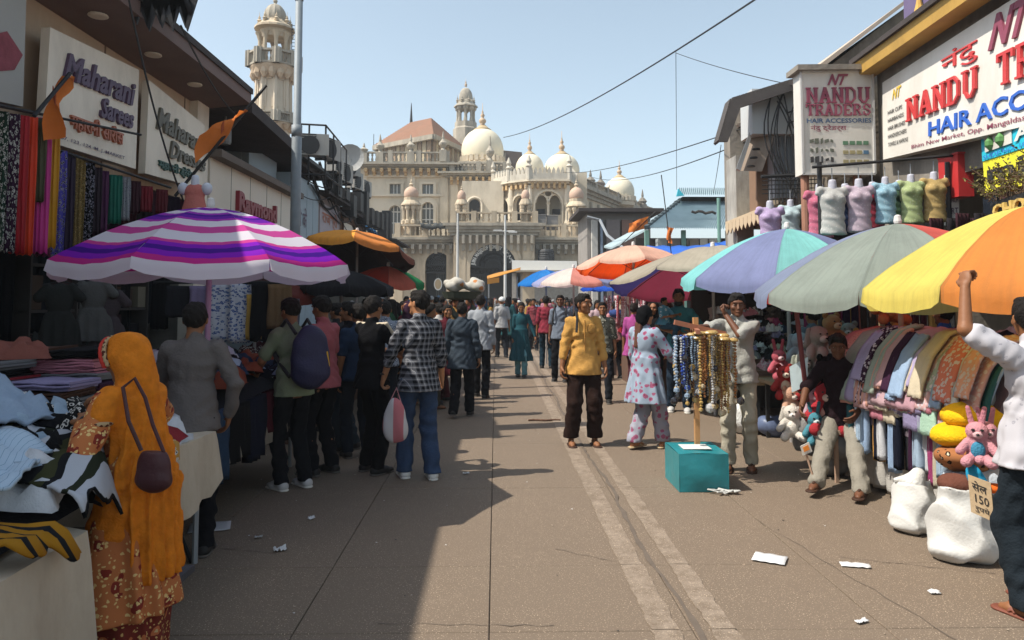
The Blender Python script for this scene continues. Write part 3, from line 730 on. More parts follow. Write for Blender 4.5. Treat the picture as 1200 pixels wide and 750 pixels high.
def dome(parent,px,top,base,halfw,Y,m=CREAM,bulb=.93,fin=None,name='dome',rib=0,lot=True,capcol=OCHRE,n=40,fr=1.0):
 """onion dome: pixel centre, top and base rows, half width in pixels"""
 cx=mx(px,Y);z0,z1=mz(base,Y),mz(top,Y);r=halfw/FPX*Y;H=z1-z0;prof=[]
 for k in range(19):
  t=k/18;a=-.42+t*(math.pi/2+.42)*1.0
  prof.append((max(r*math.cos(a)**.92 if a>0 else r*math.cos(a*.95),.02),z0+H*(math.sin(a)+math.sin(.42))/(1+math.sin(.42))))
 mb=MB();mb.lathe(prof,(cx,Y,0),n);o=mb.build(name,m,parent,smooth=True)
 mb=MB();mb.lathe([(r*1.0,z0-.7),(r*1.02,z0-.35),(r*.97,z0-.3),(r*.97,z0+.08),(r*.9,z0+.1)],(cx,Y,0),n,0)
 for k in range(24):
  a=k*math.tau/24;mb.box((cx+r*1.0*math.cos(a)-.14,Y+r*1.0*math.sin(a)-.14,z0-.3),(cx+r*math.cos(a)+.14,Y+r*math.sin(a)+.14,z0+.02+.22),0)
 mb.build('drum',LIME,o)
 if lot:
  mb=MB();mb.lathe([(r*.40,z1-H*.07),(r*.42,z1-H*.03),(r*.28,z1+H*.03),(r*.2,z1+H*.08),(r*.15,z1+H*.1)],(cx,Y,0),20)
  mb.build('lotus_cap',mat('dome_cap',(.45,.34,.20),.8,.2,4),o,smooth=True)
 if fin:
  mb=MB();finial(mb,(cx,Y,z1+H*.07),mz(fin,Y)-z1-H*.07,r*.19*fr);mb.build('finial',mat('finial_stone',(.50,.37,.25),.8,.2,3),o,smooth=True)
 return o
def box_part(nm,x0,x1,Y0,Y1,z0,z1,m=LIME):mb=MB();mb.box((x0,Y0,z0),(x1,Y1,z1));return mb.build(nm,m,mosque)
# --- ground-storey gate block (front plane)
Y=56.0
gx0,gx1=mx(531,Y),mx(627,Y);zt=mz(276,Y)
mb=MB();cx=mx(578,Y);w=27/FPX*Y;zs=mz(313,Y)
wall_arch(mb,gx0,gx1,0,zt,cx,w,zs,Y,rec=.7,trim=.55,tmi=1)
mb.box((gx0,Y+.7,0),(cx-w,Y+6,zt));mb.box((cx+w,Y+.7,0),(gx1,Y+6,zt));mb.box((gx0,Y+.7,zs+w),(gx1,Y+6,zt))
for x in(gx0+.5,gx1-.5):mb.box((x-.45,Y-.22,0),(x+.45,Y+.02,zt-.05),1);mb.box((x-.55,Y-.32,0),(x+.55,Y+.01,1.1),1)
for(a,b)in((gx0+1.3,cx-w-.1),(cx+w+.1,gx1-1.3)):
 if b>a:mb.box((a,Y-.10,zs+w*.9),(b,Y+.02,zt-.5),1)
mb.box((gx0+1.2,Y-.12,zs+w+.75),(gx1-1.2,Y+.02,zs+w+.95),1)
mb.build('gate_wall',[LIME2,LIME2],mosque)
mb=MB();cornice(mb,gx0,gx1,Y,zt,mz(262,Y)-zt,.75,4,0,.5,0);mb.box((gx0-.3,Y+.05,zt),(gx1+.3,Y+9,mz(262,Y)));mb.build('gate_cornice',GREYS,mosque)
mb=MB();balustrade(mb,(gx0,Y-.25),(gx1,Y-.25),mz(262,Y),mz(249,Y)-mz(262,Y),.40,1.55);balustrade(mb,(gx0,Y-.25),(gx0,Y+3),mz(262,Y),mz(249,Y)-mz(262,Y));balustrade(mb,(gx1,Y-.25),(gx1,Y+3),mz(262,Y),mz(249,Y)-mz(262,Y));mb.build('balcony_balustrade',LIME2,mosque)
def gate_grille(cx,w,zs,Y,letters=True,nrad=9,bar=True):
 g=MB().box((cx-w*.98,Y+.38,0),(cx+w*.98,Y+.5,.05)).build('gate',IRON,mosque)
 mb=MB()
 k=20
 if letters: # solid arched band that carries the name, scalloped rim
  for i in range(k):
   a0,a1=math.pi*i/k,math.pi*(i+1)/k;r0,r1=w*.66,w*(1.02+.05*(i%2))
   mb.prism([(cx-r*math.cos(a),Y-.16,zs+r*math.sin(a))for r,a in((r0,a0),(r0,a1),(r1,a1),(r1,a0))],(0,.12,0))
 for i in range(nrad+1):
  a=math.pi*i/nrad;mb.bar((cx,Y+.1,zs),(cx-w*.97*math.cos(a),Y+.1,zs+w*.97*math.sin(a)),.06)
 for rr in(.32,.5,.66,.97):
  pts=[(cx-w*rr*math.cos(math.pi*i/24),Y+.1,zs+w*rr*math.sin(math.pi*i/24))for i in range(25)];mb.tube(pts,.05,5)
 for i in range(10):
  a=math.pi*(i+.5)/10;pts=[(cx-w*.82*math.cos(a)+.17*math.cos(b),Y+.1,zs+w*.82*math.sin(a)+.17*math.sin(b))for b in[j*math.tau/10 for j in range(11)]];mb.tube(pts,.03,4)
 zb=zs-.62
 for z in(zs,zb):mb.box((cx-w,Y+.02,z-.06),(cx+w,Y+.16,z+.06))
 for i in range(12):
  x=cx-w+(i+.5)*2*w/12;pts=[(x+.14*math.cos(b),Y+.09,zs-.31+.2*math.sin(b))for b in[j*math.tau/8 for j in range(9)]];mb.tube(pts,.03,4)
 mb.build('grille',IRON,g)
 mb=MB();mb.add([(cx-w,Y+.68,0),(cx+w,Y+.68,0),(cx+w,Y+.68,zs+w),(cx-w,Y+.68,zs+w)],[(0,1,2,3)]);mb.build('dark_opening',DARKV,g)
 return g,zb
g1,zb=gate_grille(cx,w,zs,Y)
mb=MB()
for i in range(9):
 x=cx-w+.1+i*.17;mb.bar((x,Y+.3,.1),(x,Y+.3,zb),.03)
mb.build('gate_leaf',mat('gate_green_grey',(.10,.11,.10),.6),g1)
lt=mat('gate_letters',(.72,.70,.64),.6,.03)
Q=[V(cx,Y-.16,zs),V(1,0,0),V(0,0,1)]
text('JUMA MASJID OF BOMBAY',Q,0,1,0,1,lt,g1,.03,.03,.03,arc=(w*.74,w*.97,math.pi*.97,math.pi*.36))
text('جامع مسجد',Q,0,1,0,1,lt,g1,.03,.03,.02,arc=(w*.74,w*.98,math.pi*.32,math.pi*.05))
# small side gate, left, and the blank wall, right (both step back)
for side in(-1,1):
 Y2=57.2
 a,b=(mx(462,Y2),mx(533,Y2))if side<0 else(mx(625,Y2),mx(692,Y2));z2=mz(287,Y2);mb=MB()
 if side<0:
  c2=mx(513,Y2);w2=14.5/FPX*Y2;zs2=mz(310,Y2);wall_arch(mb,a,b,0,z2,c2,w2,zs2,Y2,rec=.6,trim=.38,tmi=1)
  mb.box((a,Y2+.6,0),(c2-w2,Y2+5,z2));mb.box((c2+w2,Y2+.6,0),(b,Y2+5,z2));mb.box((a,Y2+.6,zs2+w2),(b,Y2+5,z2))
 else:
  mb.box((a,Y2,0),(b,Y2+5,z2))
  for(u0,u1)in((.06,.46),(.54,.94)):
   xa,xb=a+(b-a)*u0,a+(b-a)*u1
   for(p,q,r_,s_)in((xa,xb,z2-1.4,z2-1.28),(xa,xb,z2-3.1,z2-2.98),(xa,xa+.12,z2-3.1,z2-1.28),(xb-.12,xb,z2-3.1,z2-1.28)):mb.box((p,Y2-.08,r_),(q,Y2+.02,s_),1)
 for x in(a+.35,b-.35):mb.box((x-.3,Y2-.15,0),(x+.3,Y2+.02,z2-.01),1)
 mb.build('wing_wall',[LIME2,LIME2],mosque)
 mb=MB();cornice(mb,a,b,Y2,z2,mz(279,Y2)-z2,.8,3,0,.55,1);mb.box((a,Y2+.05,z2),(b,Y2+7,mz(279,Y2)));mb.build('wing_cornice',[GREYS,GREYS],mosque)
 mb=MB();zz=mz(279,Y2);hh=mz(264,Y2)-zz;balustrade(mb,(a+.3,Y2-.5),(b-.1,Y2-.5),zz,hh,.38,2.2);balustrade(mb,(a+.3,Y2-.5),(a+.3,Y2+4),zz,hh,.38,2.2);mb.build('balcony_balustrade',LIME2,mosque)
 if side<0:
  g2,zb2=gate_grille(c2,w2,zs2,Y2,False,7)
  mb=MB()
  for i in range(8):
   x=c2-.1+i*.13;mb.bar((x,Y2+.3,.1),(x,Y2+.3,zb2),.035)
  for z in(.4,1.4,zb2-.1):mb.bar((c2-.1,Y2+.3,z),(c2+.85,Y2+.3,z),.05)
  mb.build('gate_leaf',mat('gate_green_grey',(.10,.11,.10),.6),g2)
  mb=MB();pts=[(c2+.32*math.cos(t),Y2+.24,mz(333,Y2)+.48*math.sin(t))for t in[i*math.tau/20 for i in range(20)]];mb.prism(pts,(0,.05,0));mb.build('oval_emblem',WHT,g2)
  mb=MB();pts=[(c2+.24*math.cos(t),Y2+.23,mz(333,Y2)+.38*math.sin(t))for t in[i*math.tau/20 for i in range(20)]];mb.prism(pts,(0,.01,0));mb.build('emblem_centre',mat('emblem_tan',(.55,.42,.25),.7),g2)
  # --- upper storey of the left block
Y3=63.0
ax0,ax1=mx(424,Y3),mx(592,Y3);zc=mz(199,Y3);zl=0
brk=[mx(p,Y3)for p in(424,440,481,521,545)]
mb=MB()
for(bx0,bx1,c_,ww,zs_,sl_)in((brk[1],brk[2],mx(462,Y3),6.8,248,274),(brk[2],brk[3],mx(500.5,Y3),6.8,244,270)):
 wall_arch(mb,bx0,bx1,6,mz(229,Y3),c_,ww/FPX*Y3,mz(zs_,Y3),Y3,rec=.45,sill=mz(sl_,Y3),trim=.42,tmi=1)
 x0,x1=c_-6.5/FPX*Y3,c_+6.5/FPX*Y3;za,zb_=mz(227.5,Y3),mz(216,Y3);zw=mz(229,Y3)
 mb.box((bx0,Y3,zw),(bx1,Y3+.3,za));mb.box((bx0,Y3,zb_),(bx1,Y3+.3,zc));mb.box((bx0,Y3,za),(x0,Y3+.3,zb_));mb.box((x1,Y3,za),(bx1,Y3+.3,zb_))
 for(p,q,r_,s_)in((x0-.3,x1+.3,zb_,zb_+.2),(x0-.35,x1+.35,za-.2,za),(x0-.25,x0,za,zb_),(x1,x1+.25,za,zb_)):mb.box((p,Y3-.14,r_),(q,Y3+.01,s_),1)
mb.box((ax0,Y3,6.001),(brk[1],Y3+.3,zc));mb.box((brk[3],Y3,0),(ax1,Y3+.3,zc));mb.box((ax0,Y3,0),(brk[3],Y3+.3,6))
mb.box((ax0,Y3+.3,0),(ax0+.4,Y3+16,zc))
for p in(424,481,520,532,548):x=mx(p,Y3);mb.box((x-.32,Y3-.2,6),(x+.32,Y3+.01,zc-.003),1)
for z in(mz(229.5,Y3),mz(207,Y3)):mb.box((ax0,Y3-.26,z-.09),(brk[3]-.1,Y3+.005,z+.09),1)
# small dark arch left of the bow
c_=mx(555,Y3)
mb.build('upper_wall',[LIME,LIME],mosque)
for(c_,ww,zs_,sl_)in((462,6.8,248,274),(500.5,6.8,244,270)):
 c_=mx(c_,Y3);w_=ww/FPX*Y3;z0,z1=mz(sl_,Y3),mz(zs_,Y3)
 f=MB()
 for x in(c_-w_*.33,c_+w_*.33):f.box((x-.04,Y3+.34,z0),(x+.04,Y3+.42,z1+w_*.9))
 f.box((c_-w_,Y3+.33,z1-.05),(c_+w_,Y3+.43,z1+.05));f.box((c_-w_,Y3+.33,(z0+z1)/2-.04),(c_+w_,Y3+.43,(z0+z1)/2+.04));fo=f.build('window',WHT,mosque)
 MB().add([(c_-w_,Y3+.44,z0),(c_+w_,Y3+.44,z0),(c_+w_,Y3+.44,z1+w_),(c_-w_,Y3+.44,z1+w_)],[(0,1,2,3)]).build('pane',GLASS,fo)
 x0,x1=c_-6.5/FPX*Y3,c_+6.5/FPX*Y3;za,zb_=mz(227.5,Y3),mz(216,Y3)
 f=MB()
 for x in(x0+.33,x1-.33):f.box((x-.03,Y3+.15,za),(x+.03,Y3+.22,zb_))
 fo=f.build('window',WHT,mosque);MB().add([(x0,Y3+.25,za),(x1,Y3+.25,za),(x1,Y3+.25,zb_),(x0,Y3+.25,zb_)],[(0,1,2,3)]).build('pane',GLASS,fo)
mb=MB();cornice(mb,ax0,brk[3]+.3,Y3,zc,mz(193,Y3)-zc,1.0,3,0,.62,1);mb.box((ax0,Y3+.05,zc+.01),(ax1,Y3+14,mz(194,Y3)))
zc2=mz(209,Y3);cornice(mb,brk[3]+.3,ax1,Y3-.12,zc2,mz(203,Y3)-zc2,.9,3,0,.5,1);mb.build('terrace_cornice',[GREYS,OCHRE],mosque)
mb=MB();zt3=mz(193,Y3);hb=mz(180,Y3)-zt3;balustrade(mb,(ax0,Y3-.6),(brk[3]+.2,Y3-.6),zt3,hb,.33,2.7,.1);zt4=mz(203,Y3);balustrade(mb,(brk[3]+.6,Y3-.5),(ax1,Y3-.5),zt4,mz(192,Y3)-zt4,.33,3,.1);mb.build('terrace_balustrade',GREYS,mosque)
for p,top,bs in((426,170,182),(445,160,181),(481,160,180),(519,156,178),(574,161,190),(597,189,203)):
 mb=MB();x=mx(p,Y3);z0=mz(bs,Y3);h=mz(top,Y3)-z0;mb.box((x-.3,Y3-.9,z0-1.0),(x+.3,Y3-.3,z0))
 mb.lathe([(.25,z0),(.12,z0+h*.12),(.34,z0+h*.28),(.38,z0+h*.38),(.2,z0+h*.5),(.09,z0+h*.6),(.12,z0+h*.68),(.03,z0+h)],(x,Y3-.6,0),10);mb.build('urn_finial',GREYS,mosque,smooth=False)
 # hipped pavilion on the terrace, seen on its corner
cor=P(508,157,64.4);lf=P(438,163,69.5);rt=P(547,166,71.0);bkc=lf+rt-cor
ze=cor.z;pc=(lf+rt)/2;up_=mz(143,68)
for v_ in(cor,lf,rt,bkc):v_.z=ze
mb=MB();ins=[(v_-pc)*.86+pc for v_ in(cor,lf,bkc,rt)];zb0=mz(181,66)
for a,b in zip(ins,ins[1:]+ins[:1]):
 L=(b-a).length;n=int(L/.55);d=(b-a)/n
 for k in range(n):
  p0=a+d*k;p1=a+d*(k+.8);mb.prism([(p0.x,p0.y,zb0-1),(p1.x,p1.y,zb0-1),(p1.x,p1.y,ze),(p0.x,p0.y,ze)],((d.cross(V(0,0,1))).normalized()*-.15),k%2)
mb.prism([(v_.x,v_.y,zb0-1)for v_ in[(q-pc)*.97+pc for q in ins]],(0,0,ze-zb0+.9),2);pv=mb.build('pavilion',[TIMB,mat('pale_boards',(.42,.35,.24),.9,.3,2),DARKV],mosque)
rf=MB();ridge_a=pc+(lf-cor)*.17+V(0,0,up_-ze);ridge_b=pc-(lf-cor)*.17+V(0,0,up_-ze);ra,rb_=ridge_a,ridge_b
faces=[(cor,lf,ra,rb_),(lf,bkc,ra,ra),(bkc,rt,rb_,ra),(rt,cor,rb_,rb_)]
for(a,b,c,d)in faces:
 n=16
 for k in range(n): # tile courses as real ridges
  t0,t1=k/n,(k+1)/n
  q=[a.lerp(d,t0),b.lerp(c,t0),b.lerp(c,t1),a.lerp(d,t1)];rf.add([q[0]+V(0,0,.08),q[1]+V(0,0,.08),q[2]+V(0,0,.02),q[3]+V(0,0,.02)],[(0,1,2,3)]);rf.add([q[0],q[1],q[1]+V(0,0,.08),q[0]+V(0,0,.08)],[(0,1,2,3)])
rf.build('pavilion_roof',TILE,pv)
ev=MB()
for a,b in((cor,lf),(lf,bkc),(bkc,rt),(rt,cor)):ev.bar(a-V(0,0,.22),b-V(0,0,.22),.3,.42)
ev.build('pavilion_eaves',GREYS,pv)
mb=MB();mb.tube([ra,ra+V(0,0,1.9)],[.16,.03],6);mb.tube([(lf.x,lf.y,ze),(lf.x,lf.y,ze+1.1)],.03,5);mb.build('roof_spike',IRON,pv)
# octagonal lantern tower behind
Y5=76.0
lx=mx(545,Y5);s5=Y5/FPX;mb=MB()
mb.lathe([(15*s5,mz(175,Y5)),(15*s5,mz(152,Y5)),(13*s5,mz(150,Y5)),(13*s5,mz(144,Y5)),(10.5*s5,mz(143.5,Y5))],(lx,Y5,0),8);mb.build('lantern_base',GREYS,mosque)
lt_=MB()
for k in range(8):
 a=k*math.tau/8;x,y=lx+9.5*s5*math.cos(a),Y5+9.5*s5*math.sin(a);lt_.lathe([(.2,mz(143.5,Y5)),(.13,mz(138,Y5)),(.13,mz(131,Y5)),(.28,mz(129,Y5)),(.3,mz(126,Y5))],(x,y,0),6)
lt_.lathe([(9.5*s5,mz(129,Y5)),(10.2*s5,mz(126,Y5)),(14.5*s5,mz(126,Y5)),(14*s5,mz(124.5,Y5)),(11*s5,mz(122,Y5)),(10*s5,mz(120,Y5))],(lx,Y5,0),8)
for k in range(8):
 a=(k+.5)*math.tau/8;x,y=lx+10.5*s5*math.cos(a),Y5+10.5*s5*math.sin(a);finial(lt_,(x,y,mz(121,Y5)),9*s5,1.8*s5)
lt_.build('lantern',GREYS,mosque)
dome(mosque,545,103,121,8.2,Y5,GREYS,fin=92,name='lantern_dome',lot=False,n=16,fr=1.2)
# --- bowed arcade in the centre right
Y4=60.0
bcx=mx(636,Y4);segs=[]
xsb=[mx(p,Y4)for p in(583,600,621,664,676)];ysb=[Y4+2.3,Y4+.7,Y4-.35,Y4-.35,Y4+2.6]
ztop=mz(218,Y4);z0b=4.5;zcor=mz(212,Y4)
mb=MB()
for k in range(4):
 A,B=V(xsb[k],ysb[k],0),V(xsb[k+1],ysb[k+1],0);L=(B-A).length;sub=MB()
 w_=L*.36;zsp=mz((241,238,238,242)[k],Y4)
 wall_arch(sub,0,L,z0b,ztop,L/2,w_,zsp if k!=2 else mz(240,Y4),0,rec=.35,sill=mz((256,258,262,262)[k],Y4),trim=.2,tmi=1)
 for s_ in(0,L):sub.lathe([(.26,z0b),(.26,mz(262,Y4)),(.17,mz(258,Y4)),(.15,mz(245,Y4)),(.24,mz(240,Y4)),(.2,ztop)],(s_,-.1,0),8,1)
 if k==2: # tracery in the wide arch
  for s_ in(-.5,.5):
   pts=[(L/2+s_*w_+w_*.48*math.cos(t),.12,mz(238,Y4)+w_*.5*math.sin(t)*1.3)for t in[i*math.pi/10 for i in range(11)]];sub.tube(pts,.09,5,1)
  pts=[(L/2+.34*math.cos(t),.12,mz(226.5,Y4)+.34*math.sin(t))for t in[i*math.tau/12 for i in range(13)]];sub.tube(pts,.08,5,1)
  sub.lathe([(.16,mz(262,Y4)),(.11,mz(250,Y4)),(.11,mz(240,Y4)),(.2,mz(238,Y4))],(L/2,.12,0),8,1)
  sub.box((L/2-w_,.05,mz(262,Y4)),(L/2+w_,.25,mz(252,Y4)),1)
 d=(B-A)/L;nrm=V(-d.y,d.x,0)
 mb.add([A+d*v_[0]+nrm*v_[1]+V(0,0,v_[2])for v_ in sub.v],sub.f,0)
mb.build('bow_arcade',LIME,mosque)
ctr=V(bcx,Y4+4,0)
def ringpoly(sc):return[ctr+(V(x,y,0)-ctr)*sc for x,y in zip(xsb,ysb)]+[V(xsb[-1]+.3,Y4+8,0),V(xsb[0]-.3,Y4+8,0)]
mb=MB()
for(sc_,za,zb_)in((1.0,ztop,ztop+.12),(1.07,ztop+.12,ztop+.28),(1.14,ztop+.281,zcor)):mb.prism([p+V(0,0,za)for p in ringpoly(sc_)],(0,0,zb_-za))
for k in range(4):
 A,B=[ctr+(V(xsb[i],ysb[i],0)-ctr)*1.04 for i in(k,k+1)];n=int((B-A).length/.42);d=(B-A)/n
 for j in range(n):c=A+d*(j+.5);mb.obox(c+V(0,0,ztop-.02),d*.22,V(-d.y,d.x,0).normalized()*.28,(0,0,.22),1)
mb.build('bow_cornice',[LIME,OCHRE],mosque)
mb=MB()
for k in range(4):
 A,B=[ctr+(V(xsb[i],ysb[i],0)-ctr)*1.1 for i in(k,k+1)];n=int((B-A).length/.36);d=(B-A)/n;nr=V(-d.y,d.x,0).normalized()
 mb.obox((A+B)/2+V(0,0,zcor+.25),(B-A)/2,nr*.12,(0,0,.25))
 for j in range(n):
  c=A+d*(j+.5);mb.prism([c-d*.38+V(0,0,zcor+.5)-nr*.1,c+d*.38+V(0,0,zcor+.5)-nr*.1,c+d*.38+V(0,0,zcor+.75)-nr*.1,c+V(0,0,zcor+1.05)-nr*.1,c-d*.38+V(0,0,zcor+.75)-nr*.1],nr*.2)
 mb.lathe([(.2,zcor),(.2,zcor+1.0),(.28,zcor+1.1),(.12,zcor+1.3),(.22,zcor+1.5),(.04,zcor+2.0)],(A.x,A.y,0),8)
mb.build('bow_parapet',mat('pale_stone',(.55,.51,.43),.9,.12,2,.3,dirt=((.3,.27,.22),.6,1.5)),mosque)
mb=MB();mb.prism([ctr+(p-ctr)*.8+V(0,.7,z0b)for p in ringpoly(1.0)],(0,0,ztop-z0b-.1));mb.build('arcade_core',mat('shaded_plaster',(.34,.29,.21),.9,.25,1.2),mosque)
mb=MB()
for p in(588,606,634,652):
 x=mx(p,Y4+1.3);mb.box((x-.32,ctr.y-4+(3.2 if p==588 else 1.85 if p==606 else.95),mz(262,Y4)),(x+.32,ctr.y,mz(243,Y4)))
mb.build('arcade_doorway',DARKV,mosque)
mb=MB();mb.box((mx(541,61),61,4),(mx(590,61),63,mz(212,61)));x=mx(553,61);mb.box((x-.0,60.4,8.9),(x+.01,61,9));mb.build('upper_wall',LIME,mosque)
mb=MB();x=mx(556,60.9);n=12;w_=.42;zs_=mz(240,61)
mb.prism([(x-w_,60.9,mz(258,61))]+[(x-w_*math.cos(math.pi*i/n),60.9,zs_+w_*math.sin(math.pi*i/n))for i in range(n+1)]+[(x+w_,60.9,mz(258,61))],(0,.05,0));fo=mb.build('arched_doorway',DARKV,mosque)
mb=MB();pts=[(x-.6*math.cos(math.pi*i/n),60.88,zs_+.6*math.sin(math.pi*i/n))for i in range(n+1)];mb.tube([(x-.6,60.88,zs_-1)]+pts+[(x+.6,60.88,zs_-1)],.12,6);mb.build('arch_moulding',LIME,fo)
# domes
dome(mosque,565,151,188,25,66.5,fin=121)
dome(mosque,621,180,206,16.8,64.5,fin=156)
dome(mosque,659,180,208,21,65.5,fin=153)
dome(mosque,727,207,233,17.5,74.0,fin=187)
mb=MB();mb.box((mx(538,66),63.3,5),(mx(597,66),71,mz(190,66.5)-.5));mb.box((mx(600,65),62.5,5),(mx(683,66),70,mz(207,65)));mb.build('dome_base',LIME,mosque)
mb=MB()
A,B=P(589,176,76),P(612,190,76);mb.prism([(A.x,76,A.z),(A.x+2,76,A.z-.2),(B.x,76,B.z),(B.x,76,10),(A.x-3,76,10)],(0,6,0));mb.build('rear_roof',mat('dark_roof',(.10,.08,.07),.9,.3,2),mosque)
# receding right wing
W0,W1=P(676,216,63),P(757,243,84);a,b=V(W0.x,W0.y,0),V(W1.x,W1.y,0);d=(b-a).normalized();nr=V(d.y,-d.x,0)
mb=MB();L=(b-a).length
mb.prism([a,b,b-nr*8,a-nr*8],(0,0,min(W0.z,W1.z)-.6));
for(off,z0,z1)in((.25,-.9,-.6),(.5,-.6,-.35),(.8,-.35,-.0)):
 zz=min(W0.z,W1.z);mb.prism([a+nr*off+V(0,0,zz+z0),b+nr*off+V(0,0,zz+z0),b-nr*2+V(0,0,zz+z0),a-nr*2+V(0,0,zz+z0)],(0,0,z1-z0-.002),1)
k=0
while k*2.2<L-1:
 c=a+d*(k*2.2+1.2);mb.obox(c+nr*.08+V(0,0,6.3),d*.16,nr*.14,(0,0,4.0),1)
 k+=1
mb.build('right_wing',[LIME,GREYS],mosque)
mb=MB()
k=0
while k*2.2<L-2:
 c=a+d*(k*2.2+2.3);
 for zz in(8.2,):mb.obox(c+nr*.03+V(0,0,zz),d*.45,nr*.02,(0,0,.9));
 k+=1
mb.build('shuttered_window',mat('brown_shutter',(.16,.10,.06),.8,.3,3),mosque)
mb=MB();zz=min(W0.z,W1.z);balustrade(mb,a+nr*.5,b+nr*.5,zz,.55,.5,3.5,.1);mb.build('terrace_balustrade',GREYS,mosque)
mb=MB();q=P(700,214,72);mb.prism([(q.x-1.5,72,zz-2),(q.x+.7,72,zz-2),(q.x+.7,72,q.z),(q.x-1.3,72,q.z+.2)],(0,5,0));mb.build('rear_roof',mat('dark_roof',(.10,.08,.07),.9,.3,2),mosque)
for px,t_,bs,Yq in((692,199,215,70),(753,222,240,80),(588,170,180,74),(704,200,220,73)):
 q=P(px,bs,Yq);mb=MB();h=P(px,t_,Yq).z-q.z;mb.box((q.x-.4,Yq-.4,q.z-1.6),(q.x+.4,Yq+.4,q.z));mb.lathe([(.45,q.z),(.35,q.z+h*.1),(.5,q.z+h*.22),(.28,q.z+h*.4),(.1,q.z+h*.5),(.14,q.z+h*.6),(.03,q.z+h)],(q.x,Yq,0),8);mb.build('roof_pinnacle',mat('dark_stone',(.2,.18,.15),.9,.3,2),mosque)
 # turrets with pink domes
def turret(px,Yt,zd_top,zd_base,rw,eave,base,colr,big=True,m=LIME2):
 s_=Yt/FPX;x=mx(px,Yt);mb=MB();ze_=mz(eave,Yt);z0_=mz(base,Yt)
 n=8 if big else 4
 for k in range(n):
  a=(k+.5)*math.tau/n;c=(x+colr*s_*math.cos(a),Yt+colr*s_*math.sin(a));mb.lathe([(.2,z0_),(.2,z0_+.25),(.11,z0_+.35),(.11,ze_-.4),(.2,ze_-.2),(.2,ze_)],(*c,0),6)
 mb.lathe([(colr*s_*.55,z0_),(colr*s_*.55,ze_)],(x,Yt,0),8,1)
 mb.lathe([(colr*s_*1.1,z0_-1.0),(colr*s_*1.15,z0_)],(x,Yt,0),8)
 mb.lathe([(colr*s_*1.05,ze_),(colr*s_*1.45,ze_+.05),(colr*s_*1.4,ze_+.16),(colr*s_*1.0,ze_+.45),(rw*s_*1.0,mz(zd_base,Yt))],(x,Yt,0),12)
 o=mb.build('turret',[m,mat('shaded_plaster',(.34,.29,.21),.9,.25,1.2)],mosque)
 mb=MB();z0d,z1d=mz(zd_base,Yt),mz(zd_top,Yt);r=rw*s_;prof=[]
 for k in range(13):a=-.5+k/12*(math.pi/2+.5);prof.append((max(r*math.cos(a),.02),z0d+(z1d-z0d)*(math.sin(a)+math.sin(.5))/(1+math.sin(.5))))
 mb.lathe(prof,(x,Yt,0),20);mb.build('turret_dome',PINKD,o,smooth=True)
 mb=MB();finial(mb,(x,Yt,z1d-.05),14*s_ if big else 9*s_,r*.35);mb.build('finial',LIME2,o)
turret(481,57.6,219,232,8.6,242,263,8.5)
turret(676,57.6,219,233,8.6,243,263,8.5)
turret(540.5,56.2,223,234,5.0,241,250,5.5,False)
turret(616,56.2,222,233,5.0,241,250,5.5,False)
# things on the mosque: boards, tank, tarpaulin
q=[P(600,305,55.2),P(676,306,55.2),P(676,318,55.2),P(600,317,55.2)]
t=thing('shop_awning','long white board canopy over the shops right of the mosque gate','awning',(q[0].x,55.2,0));parts_slab(q,.25).build('board',WHT,t)
MB().box((q[0].x,54.2,q[3].z-.12),(q[1].x,55.9,q[3].z)).build('ledge',GREYS,t);pass
q=[P(600,320,56),P(690,320,56),P(690,352,56),P(600,352,56)];MB().box((q[0].x,55.8,0),(q[1].x,56.6,q[0].z)).build('stone_wall',mat('rubble',(.32,.30,.27),.95,.4,5,.6),None,label='low rubble wall below the white canopy beside the gate',cat='wall')
mb=MB();x=mx(640,55.9);mb.lathe([(.62,mz(305,55.9)),(.62,mz(294,55.9)),(.55,mz(292.5,55.9)),(.2,mz(292,55.9))],(x,55.9,0),18)
for k in range(4):z=mz(303-2.6*k,55.9);mb.lathe([(.62,z-.04),(.65,z),(.62,z+.04)],(x,55.9,0),18)
mb.build('water_tank',mat('black_plastic',(.03,.032,.035),.5),None,smooth=False,label='black ribbed water tank on the white canopy beside the gate',cat='water tank')
mb=MB();pts=[]
for i in range(21):
 row=[]
 for j in range(4):
  c=P(493+i*2.3,263-.8*math.sin(i*.9)-j*.35,55.6+j*.8);row.append((c.x,c.y,c.z+.1*math.sin(i*1.7+j)))
 pts.append(row)
mb.grid(pts);o=mb.build('tarpaulin',mat('dark_tarp',(.045,.05,.05),.7,.3,2),None,smooth=True,label='dark bundled tarpaulin lying along the mosque balcony rail',cat='tarpaulin')
sol=o.modifiers.new('s','SOLIDIFY');sol.thickness=.3
for nm,(pa,pb,ya),lb in(('notice_box',((624,252),(640,262),57.0),'grey metal cabinet on the balcony beside the wide arch'),('notice_box',((641,253),(654,263),57.2),'cream cabinet on the balcony right of the grey one')):
 a_,b_=P(*pa,ya),P(*pb,ya);o=MB().box((a_.x,ya,b_.z-.4),(b_.x,ya+.6,a_.z)).box((a_.x-.04,ya-.05,a_.z),(b_.x+.04,ya+.65,a_.z+.06)).build('cabinet',mat('cabinet'+lb[:4],(.22,.21,.2)if 'grey' in lb else(.5,.46,.38),.7),None,label=lb,cat='cabinet')
